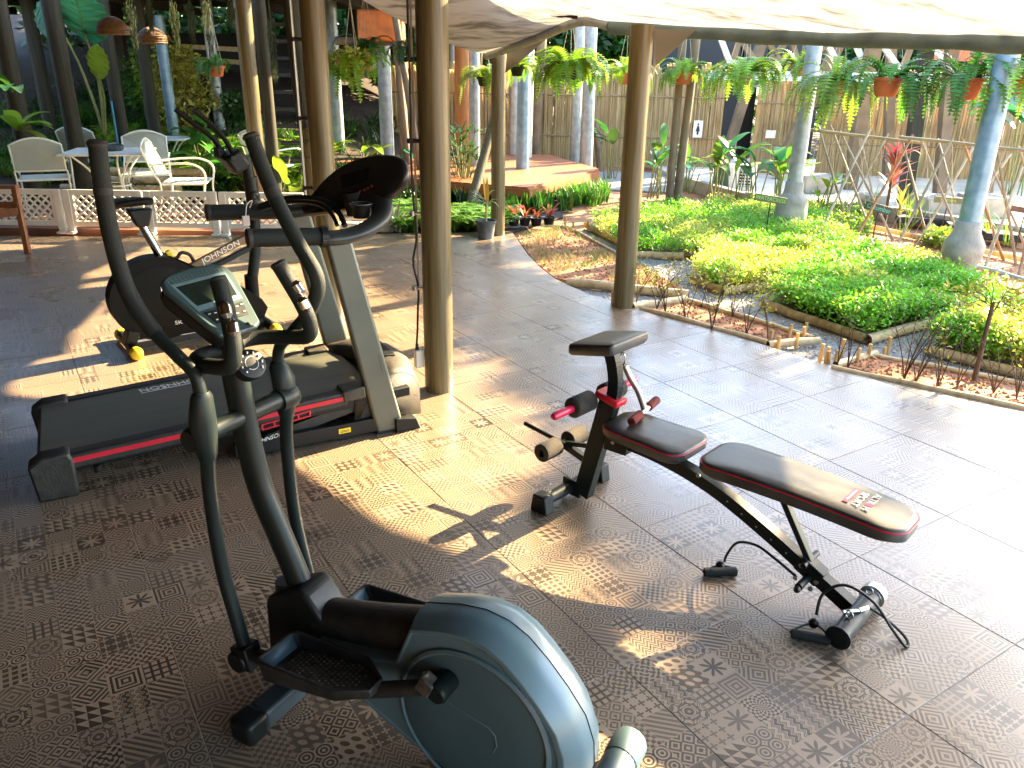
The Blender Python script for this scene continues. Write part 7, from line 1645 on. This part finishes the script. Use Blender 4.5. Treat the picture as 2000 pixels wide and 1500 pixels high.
# ---------------------------------------------------------------- masses of low plants
def tufts(name, pts, m_, label, nb_=18, L=(.25, .45), w=.018, up=(.5, .9), curl=(1.0, 2.0), cat='grass'):
    mb = MB()
    for p in pts:
        for k in range(nb_): blade(mb, (p[0] + rnd(-.05, .05), p[1] + rnd(-.05, .05), p[2]), rnd(0, 6.28), rnd(*L), w * rnd(.7, 1.2), rnd(*up), rnd(*curl), 4)
    o = obj(name, mb, M[m_], smooth=70); tag(o, label, cat, kind='stuff')
def gpts(N_, x0, x1, y0, y1): 
    out = []
    for _ in range(N_):
        x, y = rnd(x0, x1), rnd(y0, y1); out.append((x, y, gz(x, y)))
    return out
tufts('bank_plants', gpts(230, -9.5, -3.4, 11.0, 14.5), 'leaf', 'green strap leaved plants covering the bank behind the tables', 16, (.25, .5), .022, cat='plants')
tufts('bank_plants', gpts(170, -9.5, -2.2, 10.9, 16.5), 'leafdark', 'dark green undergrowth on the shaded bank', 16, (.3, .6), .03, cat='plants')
tufts('spider_plants', gpts(90, -7.5, -3.2, 10.9, 12.2), 'leaflime', 'pale striped spider plants along the stacked timber wall', 18, (.2, .36), .014, cat='plants')
mb = MB()
for x, y, z in gpts(70, -6.5, -3.0, 11.2, 13.6):
    for k in range(8): frond(mb, (x, y, z), rnd(0, 6.28), rnd(.35, .6), .75, 1.5, 12, .07)
o = obj('bank_ferns', mb, M['fern'], smooth=0); tag(o, 'light green ferns on the bank behind the smaller table', 'ferns', kind='stuff')
mb = MB()
for x, y, z in gpts(500, -9.5, -1.0, 11.5, 17.5): kite(mb, Vector((x, y, z + .02)), Vector((rnd(-1, 1), rnd(-1, 1), rnd(0, .3))), rnd(.06, .14), rnd(.03, .06), Vector((0, 0, 1)))
o = obj('leaf_litter', mb, M['deadleaf'], smooth=0); tag(o, 'brown leaf litter lying on the bank', 'leaves', kind='stuff')
# fern bed beside the patio, and iris rows under the deck
pf = [G(x, y).to_2d() for x, y in ((765, 452), (985, 449), (985, 425), (760, 415))]
mb = MB()
for p in scatter(pf, 120):
    for k in range(9): frond(mb, (p.x, p.y, -.03), rnd(0, 6.28), rnd(.25, .42), .8, 1.6, 12, .055)
o = obj('fern_bed', mb, mat('bright_fern', (0.07, 0.2, 0.02), .45, col2=(0.17, 0.34, 0.04), scale=3, transl=.4, island=.3), smooth=0); tag(o, 'bright green feathery ferns along the far edge of the patio', 'ferns', kind='stuff')
pi_ = [G(x, y).to_2d() for x, y in ((985, 418), (1090, 410), (1190, 392), (1185, 375), (1050, 395), (985, 398))]
tufts('iris_row', [(p.x, p.y, -.04) for p in scatter(pi_, 110)], 'leaf', 'upright green iris leaves in front of the deck', 12, (.2, .34), .026, (.82, .99), (.2, .8), cat='plants')
pi2 = [G(x, y).to_2d() for x, y in ((730, 408), (985, 402), (985, 385), (740, 385))]
tufts('iris_row', [(p.x, p.y, -.04) for p in scatter(pi2, 110)], 'leafdark', 'dark upright leaves in the shade before the deck', 12, (.2, .34), .028, (.82, .99), (.2, .8), cat='plants')
g = G(772, 452); t = thing('bromeliad', 'grey striped spiky plant at the left end of the fern bed', 'plant', g); mb = MB()
for i in range(34): blade(mb, (rnd(-.06, .06), rnd(-.06, .06), 0), rnd(0, 6.28), rnd(.28, .45), .03, rnd(.45, .95), rnd(.5, 1.3), 5)
obj('leaves', mb, mat('striped_leaf', (0.10, 0.11, 0.07), .5, col2=(0.34, 0.32, 0.22), scale=20), t, smooth=60)
g = AT(905, 300, 11.6); t = thing('fan_palm', 'dark green fan palm right of the main column before the deck', 'palm', (g.x, g.y, 0)); mb = MB(); lf = MB()
for i in range(26):
    a = rnd(0, 6.28); q = Vector((math.cos(a) * rnd(.05, .3), math.sin(a) * rnd(.05, .3), rnd(.35, 1.0))); mb.tube([(0, 0, 0), q], .007, 4); az = a
    for k in range(9): blade(lf, q, az + (k - 4) * .26, rnd(.24, .34), .03, rnd(.1, .5), rnd(.3, 1.2), 3)
obj('stalks', mb, M['stem'], t); obj('fans', lf, M['leafdark'], t, smooth=60)
# seedling trays at the right
for x, y, lb in ((1800, 437, 'first dark tray of seedlings behind the trellis bed'), (1900, 452, 'second dark tray of seedlings right of the swollen post'), (1975, 470, 'third dark tray of seedlings at the right edge')):
    g = G(x, y); t = thing('seedling_tray', lb, 'tray', g, R(-20), 'dark seedling trays'); mb = MB(); mb.box((0, 0, .05), (.6, .3, .08)); obj('tray', mb, M['rubber'], t, bevel=.01); mb = MB()
    for i in range(26): blade(mb, (rnd(-.28, .28), rnd(-.13, .13), .08), rnd(0, 6.28), rnd(.06, .2), .01, .8, 1, 4)
    obj('seedlings', mb, M['leaf'], t, smooth=60)
tufts('lemongrass', [tuple(G(x, y, -.02)) for x, y in ((1925, 470), (1965, 480), (1890, 480), (1780, 440), (1765, 430), (1700, 425), (1760, 465))], 'leaflime', 'tufts of pale lemongrass between the trellis canes', 12, (.3, .6), .012, (.7, .98), (.5, 1.3))
mb = MB()
for p in scatter([G(x, y).to_2d() for x, y in ((1800, 478), (1850, 492), (1850, 470), (1810, 462))], 500): kite(mb, Vector((p.x, p.y, rnd(0, .14))), Vector((rnd(-1, 1), rnd(-1, 1), rnd(0, .8))), .07, .05, Vector((rnd(-.6, .6), rnd(-.6, .6), 1)))
o = obj('lettuce_patch', mb, M['leaflime'], smooth=0); tag(o, 'low light green leafy patch left of the swollen post', 'plants', kind='stuff')

# ---------------------------------------------------------------- shrubs and trees
def shrub(x, y, Y, rad, N_, L, m_, label, z=None, name='shrub', cat='shrub'):
    c = AT(x, y, Y); t = thing(name, label, cat, (c.x, c.y, 0)); mb = MB(); zc = c.z if z is None else z
    for k in range(9):
        o_ = Vector((rnd(-.55, .55) * rad[0], rnd(-.5, .5) * rad[1], rnd(-.5, .5) * rad[2])); leafcloud(mb, Vector((0, 0, zc)) + o_, (rad[0] * .5, rad[1] * .5, rad[2] * .5), N_ // 9, L, L * .45)
    obj('foliage', mb, M[m_], t, smooth=0); mb = MB()
    for k in range(4): mb.tube([(rnd(-.05, .05), 0, -.1), (rnd(-.2, .2) * rad[0], rnd(-.2, .2), zc * .6), (rnd(-.5, .5) * rad[0], rnd(-.3, .3), zc + rad[2] * .3)], [.03, .02, .008], 6)
    obj('stem', mb, M['bark'], t); return t
shrub(362, 165, 14.0, (.55, .5, .75), 2600, .10, 'leafyellow', 'sunlit yellow green shrub right of the bluish pole')
shrub(300, 165, 15.0, (.6, .5, .7), 1800, .10, 'leaf', 'green shrub between the poles on the bank')
shrub(283, 150, 14.4, (.22, .3, .6), 700, .10, 'leaflime', 'small yellowish shrub behind the brown pole')
shrub(435, 215, 14.8, (.9, .5, .35), 1800, .10, 'leafdark', 'low dark shrub at the foot of the far grey pole')
def tree(x, y, z, rad, N_, L, m_, label, trunk=.16, group='trees behind the garden', seed=0, name='tree'):
    random.seed(100 + seed); t = thing(name, label, 'tree', (x, y, -.1), 0, group); mb = MB()
    ncl = 16
    tp_ = Vector((0, 0, z - rad[2] * .3)); tr_ = MB(); tr_.tube([(0, 0, 0), (rnd(-.1, .1), 0, tp_.z * .5), tp_], [trunk, trunk * .8, trunk * .5], 10)
    for k in range(ncl):
        while True:
            v = Vector((rnd(-1, 1), rnd(-1, 1), rnd(-1, 1)))
            if .35 < v.length < 1: break
        c = Vector((v.x * rad[0] * .8, v.y * rad[1] * .8, z + v.z * rad[2] * .8)); leafcloud(mb, c, (rad[0] * .38, rad[1] * .38, rad[2] * .36), N_ // ncl, L, L * .5)
        tr_.tube([tp_ * rnd(.7, 1), tp_.lerp(c, .6) + Vector((0, 0, -.1)), c], [trunk * .35, trunk * .2, .02], 6)
    obj('trunk', tr_, M['bark'], t); obj('crown', mb, M[m_], t, smooth=0); return t
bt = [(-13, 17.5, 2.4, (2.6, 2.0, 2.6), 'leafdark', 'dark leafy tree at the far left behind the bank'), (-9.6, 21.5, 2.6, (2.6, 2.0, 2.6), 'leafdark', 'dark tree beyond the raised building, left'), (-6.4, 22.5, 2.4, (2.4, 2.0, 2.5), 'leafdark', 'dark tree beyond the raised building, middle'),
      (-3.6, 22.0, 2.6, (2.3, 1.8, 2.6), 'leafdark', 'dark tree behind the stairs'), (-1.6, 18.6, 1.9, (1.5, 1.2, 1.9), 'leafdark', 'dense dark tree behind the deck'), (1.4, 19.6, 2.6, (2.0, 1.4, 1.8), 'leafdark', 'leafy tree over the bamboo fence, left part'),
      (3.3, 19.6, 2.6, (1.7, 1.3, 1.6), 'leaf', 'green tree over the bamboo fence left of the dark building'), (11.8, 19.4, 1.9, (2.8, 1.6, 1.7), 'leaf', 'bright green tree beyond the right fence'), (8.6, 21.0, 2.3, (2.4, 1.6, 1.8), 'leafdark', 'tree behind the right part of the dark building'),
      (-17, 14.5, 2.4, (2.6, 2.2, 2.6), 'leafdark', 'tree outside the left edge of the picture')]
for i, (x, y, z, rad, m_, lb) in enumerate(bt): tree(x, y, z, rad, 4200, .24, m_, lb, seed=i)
random.seed(55)
# far hedge of trees that reads as one mass
mb = MB()
for i in range(26000):
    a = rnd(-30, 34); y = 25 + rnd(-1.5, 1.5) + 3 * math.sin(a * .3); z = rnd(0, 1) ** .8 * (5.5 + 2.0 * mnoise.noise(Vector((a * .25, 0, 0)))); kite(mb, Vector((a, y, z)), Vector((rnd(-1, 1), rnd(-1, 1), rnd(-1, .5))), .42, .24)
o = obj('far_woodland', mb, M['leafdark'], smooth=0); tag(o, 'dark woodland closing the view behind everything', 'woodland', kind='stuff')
# unseen trees added on the right, crowns shaped to cast dapples on the tiles
def shade(w, s0, zoff=0.0, S=14.0, n_=900, half=.42, label='', seed=0):
    """crown whose shadow covers the tiles from s0 to the garden along the sun's line w"""
    pass
te = math.tan(SUN_EL)
crown_spec = [(-1.2, 0.3, 4.5), (-0.4, .6, 4.4), (0.4, 1.0, 4.3), (1.2, 1.45, 4.2), (2.0, 2.2, 4.15), (2.6, 2.65, 4.15), (3.3, 3.0, 4.15), (4.1, 3.3, 4.15), (4.9, 3.55, 4.2), (5.8, 3.6, 4.2), (6.6, 3.7, 4.3)]
groups = [(0, 4, 'unseen tree added to shade the tiles, nearest the patio on the right'), (4, 8, 'second unseen tree added for shade, beyond the right edge of the garden'), (8, 11, 'third unseen tree added for shade, beyond the yard on the right')]
for gi, (i0, i1, lb) in enumerate(groups):
    S = 14.0; wm = sum(crown_spec[i][0] for i in range(i0, i1)) / (i1 - i0); b = sw(S, wm, 0); t = thing('added_shade_tree', lb, 'tree', (b.x, b.y, 0)); mb = MB(); tr_ = MB()
    tr_.tube([(0, 0, 0), (.05, .05, 2.0), (0, 0, 4.0)], [.17, .14, .1], 10)
    for i in range(i0, i1):
        w, s0, s1 = crown_spec[i]; zt_ = (S - s0) * te; zb2 = (S - s1) * te
        for k in range(38 if w < 2.3 else 26):
            f = rnd(0, 1); ww = w + rnd(-.42, .42); dS = rnd(-.9, .9); z = zb2 + (zt_ - zb2) * f + dS * te
            c = sw(S + dS, ww, z) - Vector((b.x, b.y, 0)); rr = rnd(.16, .30)
            leafcloud(mb, c, (rr * 1.3, rr * 1.3, rr * .8), int(66 if rnd(0, 1) < .86 else 12), .15, .085)
            if k % 6 == 0: tr_.tube([(0, 0, 3.2), Vector((0, 0, 3.6)).lerp(c, .6), c], [.05, .03, .012], 6)
    obj('trunk', tr_, M['bark'], t); obj('crown', mb, M['leaf'], t, smooth=0)
